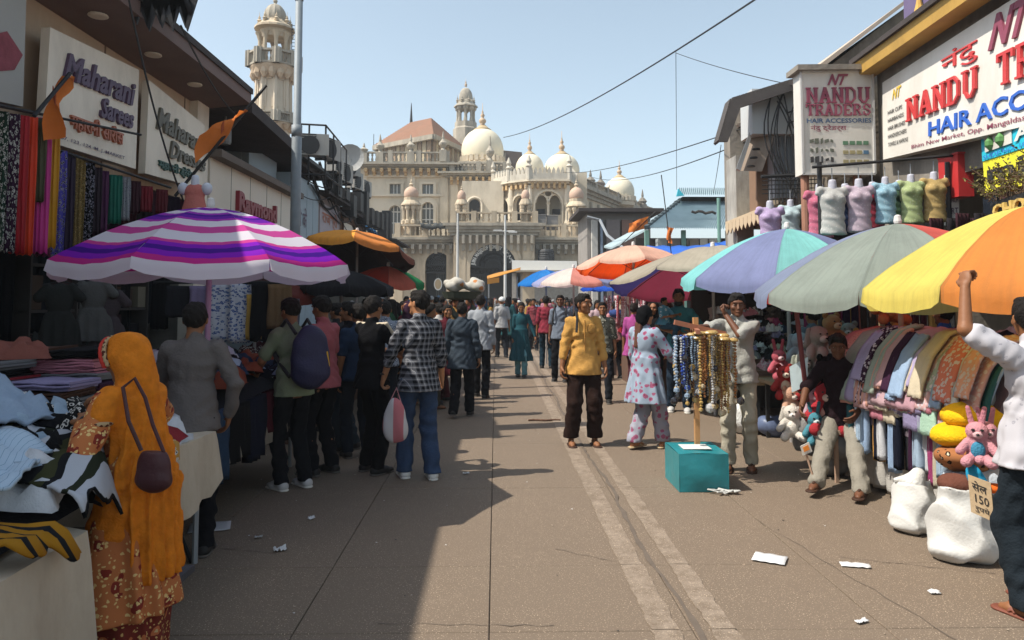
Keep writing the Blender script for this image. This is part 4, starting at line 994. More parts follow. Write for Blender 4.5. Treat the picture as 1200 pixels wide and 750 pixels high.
 # minaret at the left
YM=42.0
mm=thing('minaret','tall octagonal cream minaret with two balconies and a grey dome behind the shops','minaret',(mx(315,YM),YM,0));s5=YM/FPX;x=mx(316,YM)
def Z(py):return P(316,py,YM).z
mb=MB();mb.lathe([(20*s5,0),(20*s5,Z(165)),(19.2*s5,Z(150)),(18.2*s5,Z(90))],(x,YM,0),8,0,a0=.39)
for k in range(8):
 a=.39+k*math.tau/8;mb.tube([(x+19.6*s5*math.cos(a),YM+19.6*s5*math.sin(a),Z(133)),(x+18.6*s5*math.cos(a),YM+18.6*s5*math.sin(a),Z(90))],.12,6)
 a2=a+math.tau/16;c=18.1*s5;t_=V(-math.sin(a2),math.cos(a2),0);n_=V(math.cos(a2),math.sin(a2),0);cc=V(x,YM,0)+n_*c*.955
 for sg in(-1,1):mb.obox(cc+t_*.2*sg+V(0,0,Z(112)),t_*.05,n_*.05,(0,0,(Z(96)-Z(130))/2))
 mb.obox(cc+V(0,0,Z(96)),t_*.25,n_*.05,(0,0,.05))
mb.build('shaft',mat('minaret_plaster',(.62,.53,.41),.85,.1,.8,.2,dirt=((.38,.31,.24),.5,.7)),mm)
for(b0,b1,b2,r1,r2)in((97,81,65,20,27.5),(155,147,136,21,27)):
 mb=MB();mb.lathe([(r1*.9*s5,Z(b0)),(r1*1.08*s5,Z(b0-5)),(r2*.9*s5,Z(b0-8)),(r2*s5,Z(b1+2)),(r2*s5,Z(b1))],(x,YM,0),16)
 for k in range(16):
  a=(k+.5)*math.tau/16;mb.lathe([(.08,Z(b0-1)),(.22,Z(b0-6)),(.14,Z(b1+1))],(x+r2*.84*s5*math.cos(a),YM+r2*.84*s5*math.sin(a),0),6)
 mb.build('balcony',mat('minaret_stone',(.52,.40,.28),.9,.2,1.5,.3),mm)
 mb=MB();rr=r2*.97*s5;pts=[V(x+rr*math.cos(k*math.tau/8+.39),YM+rr*math.sin(k*math.tau/8+.39),0)for k in range(8)]
 for k in range(8):balustrade(mb,pts[k],pts[(k+1)%8],Z(b1),Z(b2)-Z(b1),.14,9,.045)
 mb.build('balcony_railing',GREYS,mm)
mb=MB()
for k in range(8):
 a=.39+k*math.tau/8;mb.lathe([(.16,Z(81)),(.11,Z(64)),(.11,Z(50)),(.2,Z(44)),(.28,Z(41))],(x+16.5*s5*math.cos(a),YM+16.5*s5*math.sin(a),0),8)
mb.lathe([(16*s5,Z(46)),(17*s5,Z(37)),(23.5*s5,Z(36)),(23*s5,Z(33.5)),(17*s5,Z(29)),(15*s5,Z(26))],(x,YM,0),16)
for k in range(8):
 a=.39+k*math.tau/8;finial(mb,(x+17.5*s5*math.cos(a),YM+17.5*s5*math.sin(a),Z(30)),14*s5,3*s5)
mb.build('lantern',LIME2,mm)
mb=MB();z0,z1=Z(27),Z(5);r=12.5*s5;prof=[(max(r*math.cos(-.45+k/14*(math.pi/2+.45)),.03),z0+(z1-z0)*(math.sin(-.45+k/14*(math.pi/2+.45))+.435)/1.435)for k in range(15)]
mb.lathe(prof,(x,YM,0),24,rib=.05);mb.build('minaret_dome',GREYS,mm);mb=MB();finial(mb,(x,YM,z1-.05),.95,.14);mb.build('finial',GREYS,mm)
mb=MB();lxp=x+22*s5
for dx in(0,.25):mb.tube([(lxp+dx,YM-.3,Z(66)),(lxp+dx,YM-.3,Z(30))],.025,5)
for k in range(9):z=Z(64-4*k);mb.tube([(lxp,YM-.3,z),(lxp+.25,YM-.3,z)],.02,4)
mb.build('ladder',IRON,mm)
# ------------------------------------------------------------------ left side of the street
BEIGE=mat('beige_render',(.55,.41,.29),.85,.08,2,.15,dirt=((.25,.18,.12),.4,.9))
BROWN=mat('brown_soffit',(.17,.11,.095),.7,.15,3)
DARKR=mat('dark_roofing',(.055,.045,.043),.85,.3,3,.4)
SIGNC=mat('sign_cream',(.78,.70,.58),.6,.05,2,.05,dirt=((.33,.28,.22),.45,1.1))
CONC=mat('grimy_concrete',(.25,.225,.19),.95,.25,2,.5,dirt=((.09,.08,.07),.7,1.2))
BLK=mat('black_metal',(.02,.02,.021),.55,.2)
STEEL=mat('galvanised_steel',(.30,.32,.34),.5,.15,8,.05,metal=.3)
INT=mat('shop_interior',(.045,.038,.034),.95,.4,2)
b1=thing('shop_building','beige fronted cloth shop with brown roof overhang at the left','shop',(-6,8,0))
MB().box((-9,-4,3.15),(-4.72,11.8,4.95)).build('fascia_wall',BEIGE,b1)
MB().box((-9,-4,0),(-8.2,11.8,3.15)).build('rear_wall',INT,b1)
for y in(5.9,11.55):MB().box((-8.2,y,0),(-4.8,y+.3,3.15)).build('party_wall',CONC,b1)
MB().box((-4.82,11.4,0),(-4.6,11.85,4.75)).build('end_pilaster',SIGNC,b1)
mb=MB();mb.prism([(-3.95,-4,4.78),(-3.95,-4,4.98),(-8.5,-4,6.0),(-8.5,-4,5.0),(-4.7,-4,4.7)],(0,15.9,0));mb.build('roof',BROWN,b1)
mb=MB();mb.prism([(-3.92,-4,4.94),(-3.92,-4,5.03),(-8.5,-4,6.1),(-8.5,-4,6.0)],(0,15.9,0));mb.build('roof_sheet',DARKR,b1)
for y in(5.4,6.7,8.0,9.3,10.6):
 mb=MB();mb.lathe([(.10,4.735),(.105,4.72),(.09,4.71)],(-4.33,y,0),14);mb.build('soffit_light',SIGNC,b1)
for y in(6.72,8.9,11.2):
 MB().box((-4.735,y-.012,3.16),(-4.712,y+.012,4.74)).build('joint_strip',mat('seam_brown',(.2,.14,.1),.8),b1)
PURP=mat('sign_purple',(.095,.055,.10),.5,.1);RUST=mat('sign_rust',(.40,.12,.06),.5,.1);OLIV=mat('sign_olive',(.13,.115,.085),.5,.1);TEAL=mat('sign_green',(.04,.10,.08),.5)
def sign(px4,anchors,label,frame=SIGNC,thick=.09,cat='sign',name='shop_sign',border=None):
 q=quad_on(anchors,px4);t=thing(name,label,cat,(q[3].x,q[3].y,0));parts_slab(q,thick).build('board',frame,t)
 return t,q
t,q=sign([(59,32),(163,82),(159,198),(51,164)],[(55,100,7.3),(161,140,9.1),(159,198,9.05)],'large cream signboard with purple script and rust Devanagari above hanging scarves')
sh=mat('sign_shadow',(.25,.19,.14),.6)
text('Maharani',q,.13,.93,.60,.84,PURP,t,.02,.035,.028,.25)
text('Sarees',q,.52,.92,.37,.57,PURP,t,.02,.035,.028,.25)
text('महारानी सारीस',q,.22,.80,.16,.34,RUST,t,.015,.03,.02)
text('87, 123, 124, M. J. MARKET',q,.14,.84,.045,.085,PURP,t,0,.012,.01)
t,q=sign([(175,94),(240,147),(238,222),(170,203)],[(172,150,9.4),(239,185,11.1),(238,222,11.05)],'smaller cream signboard with olive script beside the purple lettered one')
text('Maharani',q,.12,.96,.52,.78,OLIV,t,.02,.035,.028,.25)
text('Dresses',q,.34,1.0,.26,.48,OLIV,t,.02,.035,.028,.25)
text('महारानी ड्रेसेस',q,.18,.8,.07,.22,TEAL,t,.01,.03,.02)
t,q=sign([(-40,-30),(31,-6),(27,125),(-40,110)],[(-30,50,6.0),(29,60,6.75),(27,125,6.73)],'grey lightbox panel with a faded pink cloth picture at the far left edge',mat('sign_grey',(.35,.34,.31),.6,.06,1))
mb=MB();mb.prism([q[0].lerp(q[1],.2)*.5+q[3].lerp(q[2],.2)*.5,q[0].lerp(q[1],.65)*.62+q[3].lerp(q[2],.65)*.38,q[0].lerp(q[1],.95)*.45+q[3].lerp(q[2],.95)*.55,q[0].lerp(q[1],.8)*.3+q[3].lerp(q[2],.8)*.7,q[0].lerp(q[1],.2)*.2+q[3].lerp(q[2],.2)*.8],(.012,-.006,0));mb.build('pink_print',cloth('#9c4a56',.4),t)
# tarpaulin hut on the roof
b=thing('roof_shelter','blue tarpaulin shelter with ragged black sheet on top of the beige shop roof','shelter',(-5,9,5))
A=P(150,20,8.3);mb=MB();mb.box((P(140,0,8.3).x,8.5,5.0),(P(203,0,8.7).x,8.8,7.3));mb.build('blue_tarpaulin',mat('blue_tarp',(.02,.12,.27),.55,.25,4,.5,5),b)
pts=[]
for i in range(14):
 row=[]
 for j in range(6):
  c=P(128+i*7.6,-25+i*1.2,8.1+j*.5);row.append((c.x,c.y,c.z+.06*math.sin(i*2+j)-(.28 if i>12 else 0)))
 pts.append(row)
mb=MB();mb.grid(pts);o=mb.build('black_sheet',mat('black_tarp',(.02,.02,.022),.6,.3),b,smooth=True);o.modifiers.new('s','SOLIDIFY').thickness=.05
mb=MB()
for i in range(9):
 c=P(160+i*7.4,22+(i%3)*4-2,8.15);mb.prism([c+V(-.12,0,.35),c+V(.12,0,.35),c+V(.05*(i%2),0,-.08)],(0,.03,0))
mb.build('ragged_edge',mat('black_tarp',(.02,.02,.022),.6,.3),b)
# dark roofed middle building
b2=thing('shop_building','dark roofed shop with cream fascia and red raised lettering behind the striped umbrella','shop',(-6,14,0))
mb=MB();mb.prism([(-3.95,11.95,4.66),(-3.95,11.95,4.86),(-8.5,11.95,6.0),(-8.5,11.95,5.0)],(0,3.0,-.14));mb.build('roof',DARKR,b2)
MB().box((-9,11.95,4.05),(-5.5,14.9,4.9)).build('dark_wall',mat('dark_cladding',(.05,.052,.055),.8,.3,3),b2)
for k in range(6):MB().box((-5.5,12.05+k*.48,4.1),(-5.46,12.45+k*.48,4.5)).build('panel',mat('dark_cladding',(.05,.052,.055),.8,.3,3),b2)
MB().box((-9,11.95,2.75),(-4.6,16.9,3.93)).build('fascia',mat('cream_fascia',(.74,.66,.55),.7,.08,2),b2)
MB().box((-9,11.9,3.93),(-4.4,17.0,4.05)).build('coping',mat('brown_coping',(.16,.13,.11),.8,.2),b2)
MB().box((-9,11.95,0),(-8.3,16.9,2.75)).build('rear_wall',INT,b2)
for y in(12.9,13.9,14.9,15.9):MB().box((-4.6,y,2.76),(-4.594,y+.012,3.92)).build('joint_strip',CONC,b2)
MB().lathe([(.05,4.0),(.1,3.98),(.1,3.7),(.08,3.66)],(-4.5,12.3,.55),12).tube([(-4.5,12.3,4.55),(-4.5,12.3,4.85)],.02,5).build('hanging_bulkhead_light',mat('lamp_grey',(.2,.21,.21),.5),b2)
q=[V(-4.598,11.95,3.93),V(-4.598,16.9,3.93),V(-4.598,16.9,2.85),V(-4.598,11.95,2.85)]
RAY=mat('letter_maroon',(.26,.025,.04),.45,.1)
text('Raymond',q,.24,.70,.24,.66,RAY,b2,.05,.07,.045)
# blue grey block and the row of small shops
b3=thing('shop_building','pale blue grey panelled block behind the steel lamp post','shop',(-6,18,0))
BG=mat('blue_grey_panel',(.34,.41,.45),.6,.08,1.5,.1)
MB().box((-9,15.0,4.05),(-5.0,16.9,4.75)).box((-9,16.95,0),(-4.65,19.4,4.55)).build('wall',BG,b3)
mb=MB()
for k in range(4):MB().box((-4.655,17.0+k*.6,.02),(-4.63,17.57+k*.6,4.5)).build('panel',BG,b3)
for k in range(4):MB().box((-5.9-.8*k,14.98,3.8),(-5.15-.8*k,15.0,4.7)).build('panel',BG,b3)
MB().box((-9,14.9,4.75),(-4.5,19.5,4.87)).build('roof',DARKR,b3)
q=[V(-4.62,17.0,4.0),V(-4.62,19.3,4.0),V(-4.62,19.3,3.2),V(-4.62,17.0,3.2)]
text('पी के',q,.1,.5,.2,.8,PURP,b3,0,.01,.01)
def small_shop(y0,y1,h,wallc,label,fx=-4.65,awn=None):
 b=thing('shop_building',label,'shop',(-6,(y0+y1)/2,0));MB().box((-8.5,y0+.02,2.4),(fx,y1-.02,h)).build('front_wall',mat('shopfront'+str(int(y0)),wallc,.8,.15,2,dirt=((.12,.1,.08),.4,1)),b)
 MB().box((-8.5,y0+.02,0),(-8,y1-.02,2.4)).build('rear_wall',INT,b)
 mb=MB();mb.box((-8.5,y0,0),(fx+.02,y0+.2,2.4));mb.build('pillar',CONC,b)
 mb=MB();mb.prism([(fx+.3,y0-.05,h),(fx+.3,y0-.05,h+.07),(-8.5,y0-.05,h+.6),(-8.5,y0-.05,h+.3)],(0,y1-y0+.1,0));mb.build('roof',DARKR,b)
 return b
def flat_sign(b,y0,y1,z0,z1,m,fx=-4.63,frame=None):
 q=[V(fx,y0,z1),V(fx,y1,z1),V(fx,y1,z0),V(fx,y0,z0)];o=MB().box((fx-.05,y0,z0),(fx,y1,z1)).build('signboard',m,b)
 if frame:
  for(a,c,d,e)in((y0,y1,z0-.06,z0),(y0,y1,z1,z1+.06),(y0-.06,y0,z0-.06,z1+.06),(y1,y1+.06,z0-.06,z1+.06)):MB().box((fx-.05,a,d),(fx+.03,c,e)).build('sign_frame',frame,b)
 return q
b4=small_shop(19.4,22.2,4.4,(.30,.24,.22),'narrow shop with pink and white signboard left of the orange umbrella')
q=flat_sign(b4,19.55,21.9,2.6,4.2,mat('sign_pale',(.42,.36,.38),.6,.15,3));text('राजश्री',q,.1,.9,.62,.92,RUST,b4,0,.01,.02);text('साड़ी',q,.15,.85,.3,.58,mat('sign_pink',(.5,.08,.15),.6),b4,0,.01,.03);text('सेंटर',q,.3,.8,.08,.24,mat('sign_gold',(.5,.3,.06),.6),b4,0,.01,.02)
b5=small_shop(22.2,26.2,4.3,(.20,.12,.08),'shop with brown framed cream signboard and Devanagari lettering')
q=flat_sign(b5,22.5,25.9,2.75,4.0,SIGNC,frame=mat('brown_frame',(.14,.07,.04),.6));text('कृपा',q,.28,.72,.22,.8,mat('sign_brown',(.16,.06,.05),.6),b5,0,.01,.02)
b6=small_shop(26.2,30.0,3.9,(.22,.18,.17),'far shop with red fascia and blue sheet on its roof')
MB().box((-4.68,26.2,3.35),(-4.3,30.0,3.75)).build('red_fascia',mat('red_fascia',(.28,.07,.055),.7,.2),b6)
mb=MB();pts=[[(-4.5-.25*i,27.4+.35*j,4.0+.18*i+.12*math.sin(i*2+j*1.3))for j in range(9)]for i in range(8)];mb.grid(pts);o=mb.build('blue_sheet',mat('blue_tarp',(.02,.12,.27),.55,.25,4,.5,5),b6,smooth=True);o.modifiers.new('s','SOLIDIFY').thickness=.06
for k in range(4):MB().box((-4.64,26.4+k*.9,2.45),(-4.6,27.1+k*.9,3.3)).build('shutter',mat('grey_shutter',(.2,.19,.18),.7,.2),b6)
b7=small_shop(30.0,34.6,4.0,(.33,.46,.52),'last shop of the row with pale blue board and dark lettering',fx=-4.3)
q0,q1=P(443,253,30.0),P(466,258,33.5)
q=flat_sign(b7,30.1,34.4,2.5,3.9,mat('sign_sky',(.36,.50,.56),.6,.08,2),fx=-4.26);text('GO!',q,.08,.78,.48,.86,mat('sign_wine',(.14,.03,.05),.6),b7,.02,.03,.04);text('Sari',q,.1,.7,.12,.40,mat('sign_navy',(.03,.08,.2),.6),b7,0,.01,.03)
# near facing end of the last shop, seen down the street
q=[P(440,262,29.9),P(463,262,29.9),P(463,300,29.9),P(440,300,29.9)]
# roof clutter: air conditioners, frame, dish
def ac_unit(loc,rz,label,s=1.0):
 t=thing('air_conditioner',label,'air conditioner',loc,rz,'air conditioners on the left roofs');w,d,h=.82*s,.32*s,.62*s
 MB().box((-w/2,-d/2,.06),(w/2,d/2,h)).build('casing',mat('ac_white',(.40,.38,.34),.6,.1,5,dirt=((.15,.12,.1),.5,3)),t,local=True)
 mb=MB()
 for k in range(9):z=.1+k*h*.095;mb.box((-w*.45,-d/2-.012,z),(w*.12,-d/2-.001,z+.02))
 for k in range(6):mb.box((-w*.45+k*w*.11,-d/2-.016,.1),(-w*.44+k*w*.11,-d/2-.012,h*.93))
 mb.build('grille',BLK,t,local=True)
 mb=MB();pts=[(w*.05-w*.0+.24*s*math.cos(a)-w*.12,-d/2-.02,h*.52+.24*s*math.sin(a))for a in[i*math.tau/20 for i in range(20)]];mb.prism(pts,(0,.015,0));mb.build('fan',mat('fan_dark',(.04,.04,.04),.7),t,local=True)
 for x in(-w*.35,w*.35):MB().box((x-.03,-d/2,0),(x+.03,d/2,.06)).build('bracket',BLK,t,local=True)
 return t
for i,(px,py,Y,rz,s,lb)in enumerate([(366,186,16.2,12,.85,'pale air conditioner on the roof frame just right of the lamp post'),(383,190,17.6,70,.9,'second air conditioner on the roof frame, turned to the street'),
(402,216,21.5,80,.95,'air conditioner on the roof above the brown framed signboard'),(415,224,24.2,80,1.0,'air conditioner hung low beside the roof cables'),(426,232,27.0,80,1.0,'farthest air conditioner above the red fascia'),(392,205,19.7,85,.8,'grimy air conditioner behind the roof railing'),(409,208,23,60,.9,'upper air conditioner of the pair near the cables')]):
 c=P(px,py,Y);ac_unit((c.x,c.y,c.z),R(rz),lb,s)
fr=thing('roof_railing','black steel pipe frame round the air conditioners on the roof','railing',(-4.8,17,4.9));mb=MB()
pA,pB,pC=P(343,145,16),P(382,147,16.2),P(406,176,20);dn=V(0,0,-1.1)
for a,b in((pA,pB),(pB,pC),(pA+dn,pB+dn),(pB+dn,pC+dn)):mb.tube([a,b],.022,5)
for p in(pA,pA.lerp(pB,.5),pB,pB.lerp(pC,.33),pB.lerp(pC,.66),pC):mb.tube([p,p+dn*1.2],.022,5)
mb.box((-6,15.6,4.86),(-4.35,20.2,4.94));mb.build('frame',BLK,fr)
mb=MB();r=random.Random(3)
for k in range(26): # slack cables over the roofs
 y0=r.uniform(16,26);a=V(-4.3-r.uniform(0,.5),y0,4.6+r.uniform(-.5,.5));b=V(-4.3-r.uniform(0,.5),y0+r.uniform(1.5,5),4.4+r.uniform(-.6,.3));sg=r.uniform(.1,.5)
 mb.tube([a.lerp(b,t/8)-V(0,0,sg*math.sin(math.pi*t/8))for t in range(9)],r.choice([.012,.018,.03]),5)
for k in range(10):
 y0=20+k*1.1;mb.box((-4.6,y0,4.2+r.uniform(-.2,.3)),(-4.25,y0+.5,4.75+r.uniform(0,.5)))
mb.build('tangled_cables',BLK,None,label='dense tangle of black cables and boxes along the left roofs',cat='cables',kind='stuff')
c=P(411,186,22);dsh=thing('satellite_dish','grey satellite dish at the end of the left roof line','satellite dish',(c.x,c.y,4.8));mb=MB();pts=[]
for i in range(7):pts.append([(c.x+.42*i/6*math.cos(a),c.y-.12*(i/6)**2,c.z+.42*i/6*math.sin(a))for a in[j*math.tau/18 for j in range(19)]])
mb.grid(pts);mb.tube([c,V(c.x,c.y+.1,c.z-.9)],.03,6);mb.tube([c+V(0,0,-.35),c+V(0,-.4,0)],.012,4);mb.build('dish',mat('dish_grey',(.32,.32,.31),.6),dsh)
# lamp post
c0=P(346,262,13);post=thing('lamp_post','tall tapering steel lamp post rising out of the frame at the left','lamp post',(c0.x,13,0));mb=MB()
mb.tube([(c0.x,13,0),(c0.x,13,4.6),(c0.x,13,4.62),(c0.x,13,9.5)],[.095,.085,.07,.055],14);mb.tube([(c0.x,13,4.5),(c0.x,13,4.7)],.092,14);mb.tube([(c0.x,13,6.95),(c0.x,13,7.0)],.075,14);mb.tube([(c0.x,13,9.4),(c0.x+.5,13,9.9),(c0.x+1.3,13,10.0)],.035,8)
mb.build('pole',mat('post_steel',(.22,.25,.27),.55,.2,8,.1),post,smooth=True);MB().box((c0.x+1.2,12.85,9.95),(c0.x+1.8,13.15,10.05)).build('lamp_head',STEEL,post)
# street light poles before the mosque
for(px,top,Y,lb,arm)in((536,250,50,'slim white pole standing before the mosque left of the main gate',0),(592,252,47,'white street lamp pole with twin arms before the main gate',1)):
 b_=P(px,345,Y);t_=P(px,top,Y);t=thing('street_lamp',lb,'street lamp',(b_.x,Y,0));mb=MB();mb.tube([(b_.x,Y,0),(b_.x,Y,t_.z)],[.11,.06],8);mb.build('pole',mat('pole_white',(.55,.55,.53),.6),t)
 if arm:
  z=P(px,271,Y).z;mb=MB();mb.tube([(b_.x-.6,Y,z),(b_.x+.6,Y,z)],.05,6);mb.box((b_.x-.75,Y-.1,z),(b_.x-.2,Y+.1,z+.1));mb.box((b_.x+.2,Y-.1,z-.1),(b_.x+.75,Y+.1,z));mb.build('lamp_arm',mat('pole_white',(.55,.55,.53),.6),t)
  # ------------------------------------------------------------------ right side of the street
YEL=mat('ochre_beam',(.50,.30,.07),.6,.15,2,.1,dirt=((.2,.12,.04),.5,1));REDL=mat('letter_red',(.50,.045,.045),.4,.05);BLUL=mat('letter_blue',(.03,.11,.45),.4);MARO=mat('letter_maroon2',(.23,.055,.09),.5);WS=mat('sign_white',(.64,.62,.57),.5,.06,1.2,.03,dirt=((.40,.36,.30),.5,1.0))
b8=thing('shop_building','hair accessory shop with ochre beam and long white signboard at the right','shop',(7,8,0))
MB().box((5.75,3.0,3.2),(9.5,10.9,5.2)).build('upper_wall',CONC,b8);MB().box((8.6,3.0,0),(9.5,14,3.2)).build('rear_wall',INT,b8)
mb=MB();mb.box((5.8,10.6,0),(8.6,10.9,3.2));mb.build('party_wall',CONC,b8)
a_,b_=quad_on([(1034,130,10.6),(1250,60,6.9),(1250,136,6.87)],[(1022,92),(1250,-58)]);up2=V(0,0,.16)
mb=MB();mb.prism([a_,a_+V(-.28,0,0),a_+V(-.3,0,.2),a_+V(0.2,0,.22)],b_-a_);mb.build('beam',YEL,b8)
mb=MB();mb.prism([a_+V(-.35,0,.2),a_+V(-.35,0,.27),a_+V(.3,0,.30),a_+V(.3,0,.2)],b_-a_);mb.build('roof',DARKR,b8)
def slab_letters(s,q,u0,u1,v0,v1,m,parent,depth=.05,th=.14,gap=.16):
 """slab-serif capitals built from bars; box 1 x 1.25 per letter"""
 S={'N':[((.16,0),(.16,1)),((.84,0),(.84,1)),((.16,1),(.84,0)),'s0,0','s0,1','s1,1'],'A':[((.12,0),(.5,1)),((.88,0),(.5,1)),((.28,.34),(.72,.34)),'s0,0','s1,0'],
'D':[((.16,0),(.16,1)),((.0,1),(.55,1)),((.0,0),(.55,0)),((.55,1),(.84,.75)),((.84,.78),(.84,.22)),((.84,.25),(.55,0))],'U':[((.16,.25),(.16,1)),((.84,.25),(.84,1)),((.16,.25),(.38,0)),((.38,.0),(.62,0)),((.62,0),(.84,.25)),'s0,1','s1,1'],
'T':[((.5,0),(.5,1)),((.02,1),(.98,1)),((.05,.8),(.05,1)),((.95,.8),(.95,1)),'s.34,0'],'R':[((.16,0),(.16,1)),((0,1),(.6,1)),((.6,1),(.82,.85)),((.82,.85),(.82,.65)),((.82,.65),(.6,.5)),((.16,.5),(.6,.5)),((.5,.5),(.88,0)),'s0,0','s1,0'],
'E':[((.16,0),(.16,1)),((0,1),(.9,1)),((.16,.5),(.65,.5)),((0,0),(.9,0)),((.88,0),(.88,.22)),((.88,.78),(.88,1))],'S':[((.85,.8),(.6,1)),((.6,1),(.38,1)),((.38,1),(.15,.8)),((.15,.8),(.2,.6)),((.2,.6),(.8,.4)),((.8,.4),(.85,.2)),((.85,.2),(.6,0)),((.6,0),(.35,0)),((.35,0),(.12,.2)),((.12,.05),(.12,.3)),((.86,.7),(.86,.95))]}
 n=len(s);cw=(u1-u0)/n
 Wv=(q[1]-q[0]).length;Hv=(q[0]-q[3]).length;lw=cw*Wv*(1-gap);lh=(v1-v0)*Hv;nrm=-((q[1]-q[0]).cross(q[3]-q[0]).normalized())
 for i,ch in enumerate(s):
  if ch==' ':continue
  mb=MB();tk=th*lh
  def pt(x,y):return quadpt(q,u0+cw*(i+x*(1-gap)),v0+(v1-v0)*(.08+y*.84))
  k=0
  for e in S[ch]:
   if isinstance(e,str):
    a,b=e[1:].split(',');a=float(a);b=float(b);c={0.0:.16,1.0:.84,.34:.5}[a];p0,p1=pt(c-.2,b),pt(c+.2,b);w_=tk*.55
   else:p0,p1=pt(*e[0]),pt(*e[1]);w_=tk*(1.25 if abs(e[0][0]-e[1][0])<.6 and abs(e[0][1]-e[1][1])>.6 else.8)
   d=(p1-p0);sd=d.cross(nrm).normalized()*w_/2;dd=d.normalized()*w_*.25;off=nrm*(.01+k*.0007);k+=1
   mb.prism([p0-dd+sd+off,p1+dd+sd+off,p1+dd-sd+off,p0-dd-sd+off],nrm*depth)
  mb.build('letter',m,parent)
t,q=sign([(1034,97),(1250,-42),(1250,136),(1035,187)],[(1034,130,10.6),(1250,60,6.9),(1250,136,6.87)],'long white shop signboard with red raised capitals and blue lettering at the right',WS,.12)
slab_letters('NANDU TRADERS',q,.20,1.34,.34,.62,REDL,t,.03)
text('HAIR ACCESSORIES',q,.34,1.30,.12,.27,BLUL,t,.015,.02,.012)
text('नंदु',q,.42,.62,.66,.88,REDL,t,.01,.02,.0);text('NT',q,.68,.88,.68,.95,MARO,t,.02,.03,.03,.5)
text('NT',q,.08,.15,.70,.83,mat('letter_gold',(.6,.42,.06),.5),t,0,.01,.03,.4)
for k,s_ in enumerate(('HAIR CLIPS','HAIRBANDS','HAIR BRUSHES','HANDKERCHIEFS','TOWELS & NAPKINS')):text(s_,q,.045+.0*k,.155+.01*k,.54-k*.10,.59-k*.10,BLK,t,0,.008,.012)
text('Bhim New Market, Opp. Mangaldas Market',q,.22,.98,.03,.085,MARO,t,0,.008,.008)
YS=10.8
t=thing('shop_sign','projecting white lightbox sign with maroon capitals and small product pictures','sign',(P(980,200,YS).x,YS,0));q=[P(938,84,YS),P(1022,83,YS),P(1025,204,YS),P(941,204,YS)]
parts_slab(q,.28).build('board',WS,t);a,b=q[0],q[1];MB().obox((a+b)/2+V(0,.12,.04),(b-a)/2+V(.08,0,0),(0,.22,0),(0,0,.04)).build('sign_hood',CONC,t)
mb=MB()
for(u,v)in((0,0),(0,1),(1,0)):pass
for a,b in((q[0],q[1]),(q[1],q[2]),(q[2],q[3]),(q[3],q[0])):mb.bar(a+V(0,-.01,0),b+V(0,-.01,0),.03)
mb.build('sign_frame',mat('frame_white',(.5,.49,.47),.5),t)
text('NT',q,.36,.66,.86,.97,MARO,t,0,.02,.04,.5);slab_letters('NANDU',q,.07,.97,.68,.845,MARO,t,.02);slab_letters('TRADERS',q,.06,.98,.56,.68,MARO,t,.02)
text('HAIR ACCESSORIES',q,.07,.97,.495,.54,mat('letter_steelblue',(.07,.13,.24),.5),t,0,.008,.02);text('नंदु ट्रेडर्स',q,.12,.62,.41,.48,MARO,t,0,.008,.01)
r=random.Random(5);pm=[mat('print'+str(i),c,.7)for i,c in enumerate([(.12,.13,.1),(.30,.26,.14),(.05,.05,.05),(.10,.2,.12),(.08,.16,.25)])]
for k in range(15):
 u,v=.13+(k%5)*.07,.14+(k//5)*.09;c=quadpt(q,u,v);w=r.uniform(.012,.03);MB().obox(c+V(0,-.008,0),(w,0,r.uniform(-.01,.01)),(0,.004,0),(0,0,r.uniform(.015,.05))).build('product_picture',pm[2 if k<5 else 0],t)
for k in range(12):
 u,v=.60+(k%4)*.095,.12+(k//4)*.09;c=quadpt(q,u,v);MB().obox(c+V(0,-.008,0),(.038,0,0),(0,.004,0),(0,0,.028)).build('product_picture',pm[(3 if k>7 else 1)if k!=7 else 4],t)
for px in(948,1010):c=P(px,204,YS);MB().tube([(c.x,YS+.15,c.z),(c.x,YS+.15,0)],.06,10).build('support_post',mat('rusty_post',(.30,.15,.10),.8,.3,6),t)
# rough gable wall and advertisement above
g=[P(966,82,11.4),P(1062,8,11.4),P(1062,84,11.4)];mb=MB();mb.prism([g[0]-V(0,0,2.2),g[0],g[1],g[1]+V(2.5,0,1.2),V(g[1].x+2.5,11.4,g[0].z-2.2)],(0,3.5,0));o=mb.build('gable_wall',mat('rough_gable',(.20,.17,.13),.95,.35,2.5,.7,dirt=((.07,.06,.05),.8,2)),None,label='rough unrendered gable wall rising behind the maroon lettered lightbox',cat='wall')
mb=MB();mb.prism([P(955,86,11.3),P(1062,4,11.3),P(1062,-1,11.3),P(952,82,11.3)],(0,3.8,0));mb.build('gable_coping',mat('pale_coping',(.42,.35,.28),.9,.3,3),o)
t,q=sign([(1058,-30),(1145,-45),(1145,8),(1060,52)],[(1060,0,10.9),(1145,0,9.5),(1145,8,9.5)],'purple and orange advertising hoarding above the ochre beam',mat('hoarding_purple',(.13,.10,.19),.6,.1))
mb=MB();mb.prism([quadpt(q,.42,1)+V(-.02,-.01,0),quadpt(q,1,1)+V(-.02,-.01,0),quadpt(q,1,.1)+V(-.02,-.01,0),quadpt(q,.5,.15)+V(-.02,-.01,0)],(-.01,-.005,0));mb.build('orange_panel',mat('hoarding_orange',(.55,.18,.05),.6),t)
text('Designer',q,.05,.5,.12,.24,BLK,t,0,.012,.01);c=quadpt(q,.25,.55);MB().lathe([(.08,-.1),(.05,0),(.02,.15),(.01,.4)],c+V(-.05,-.05,-.1),8).build('gold_emblem',YEL,t)
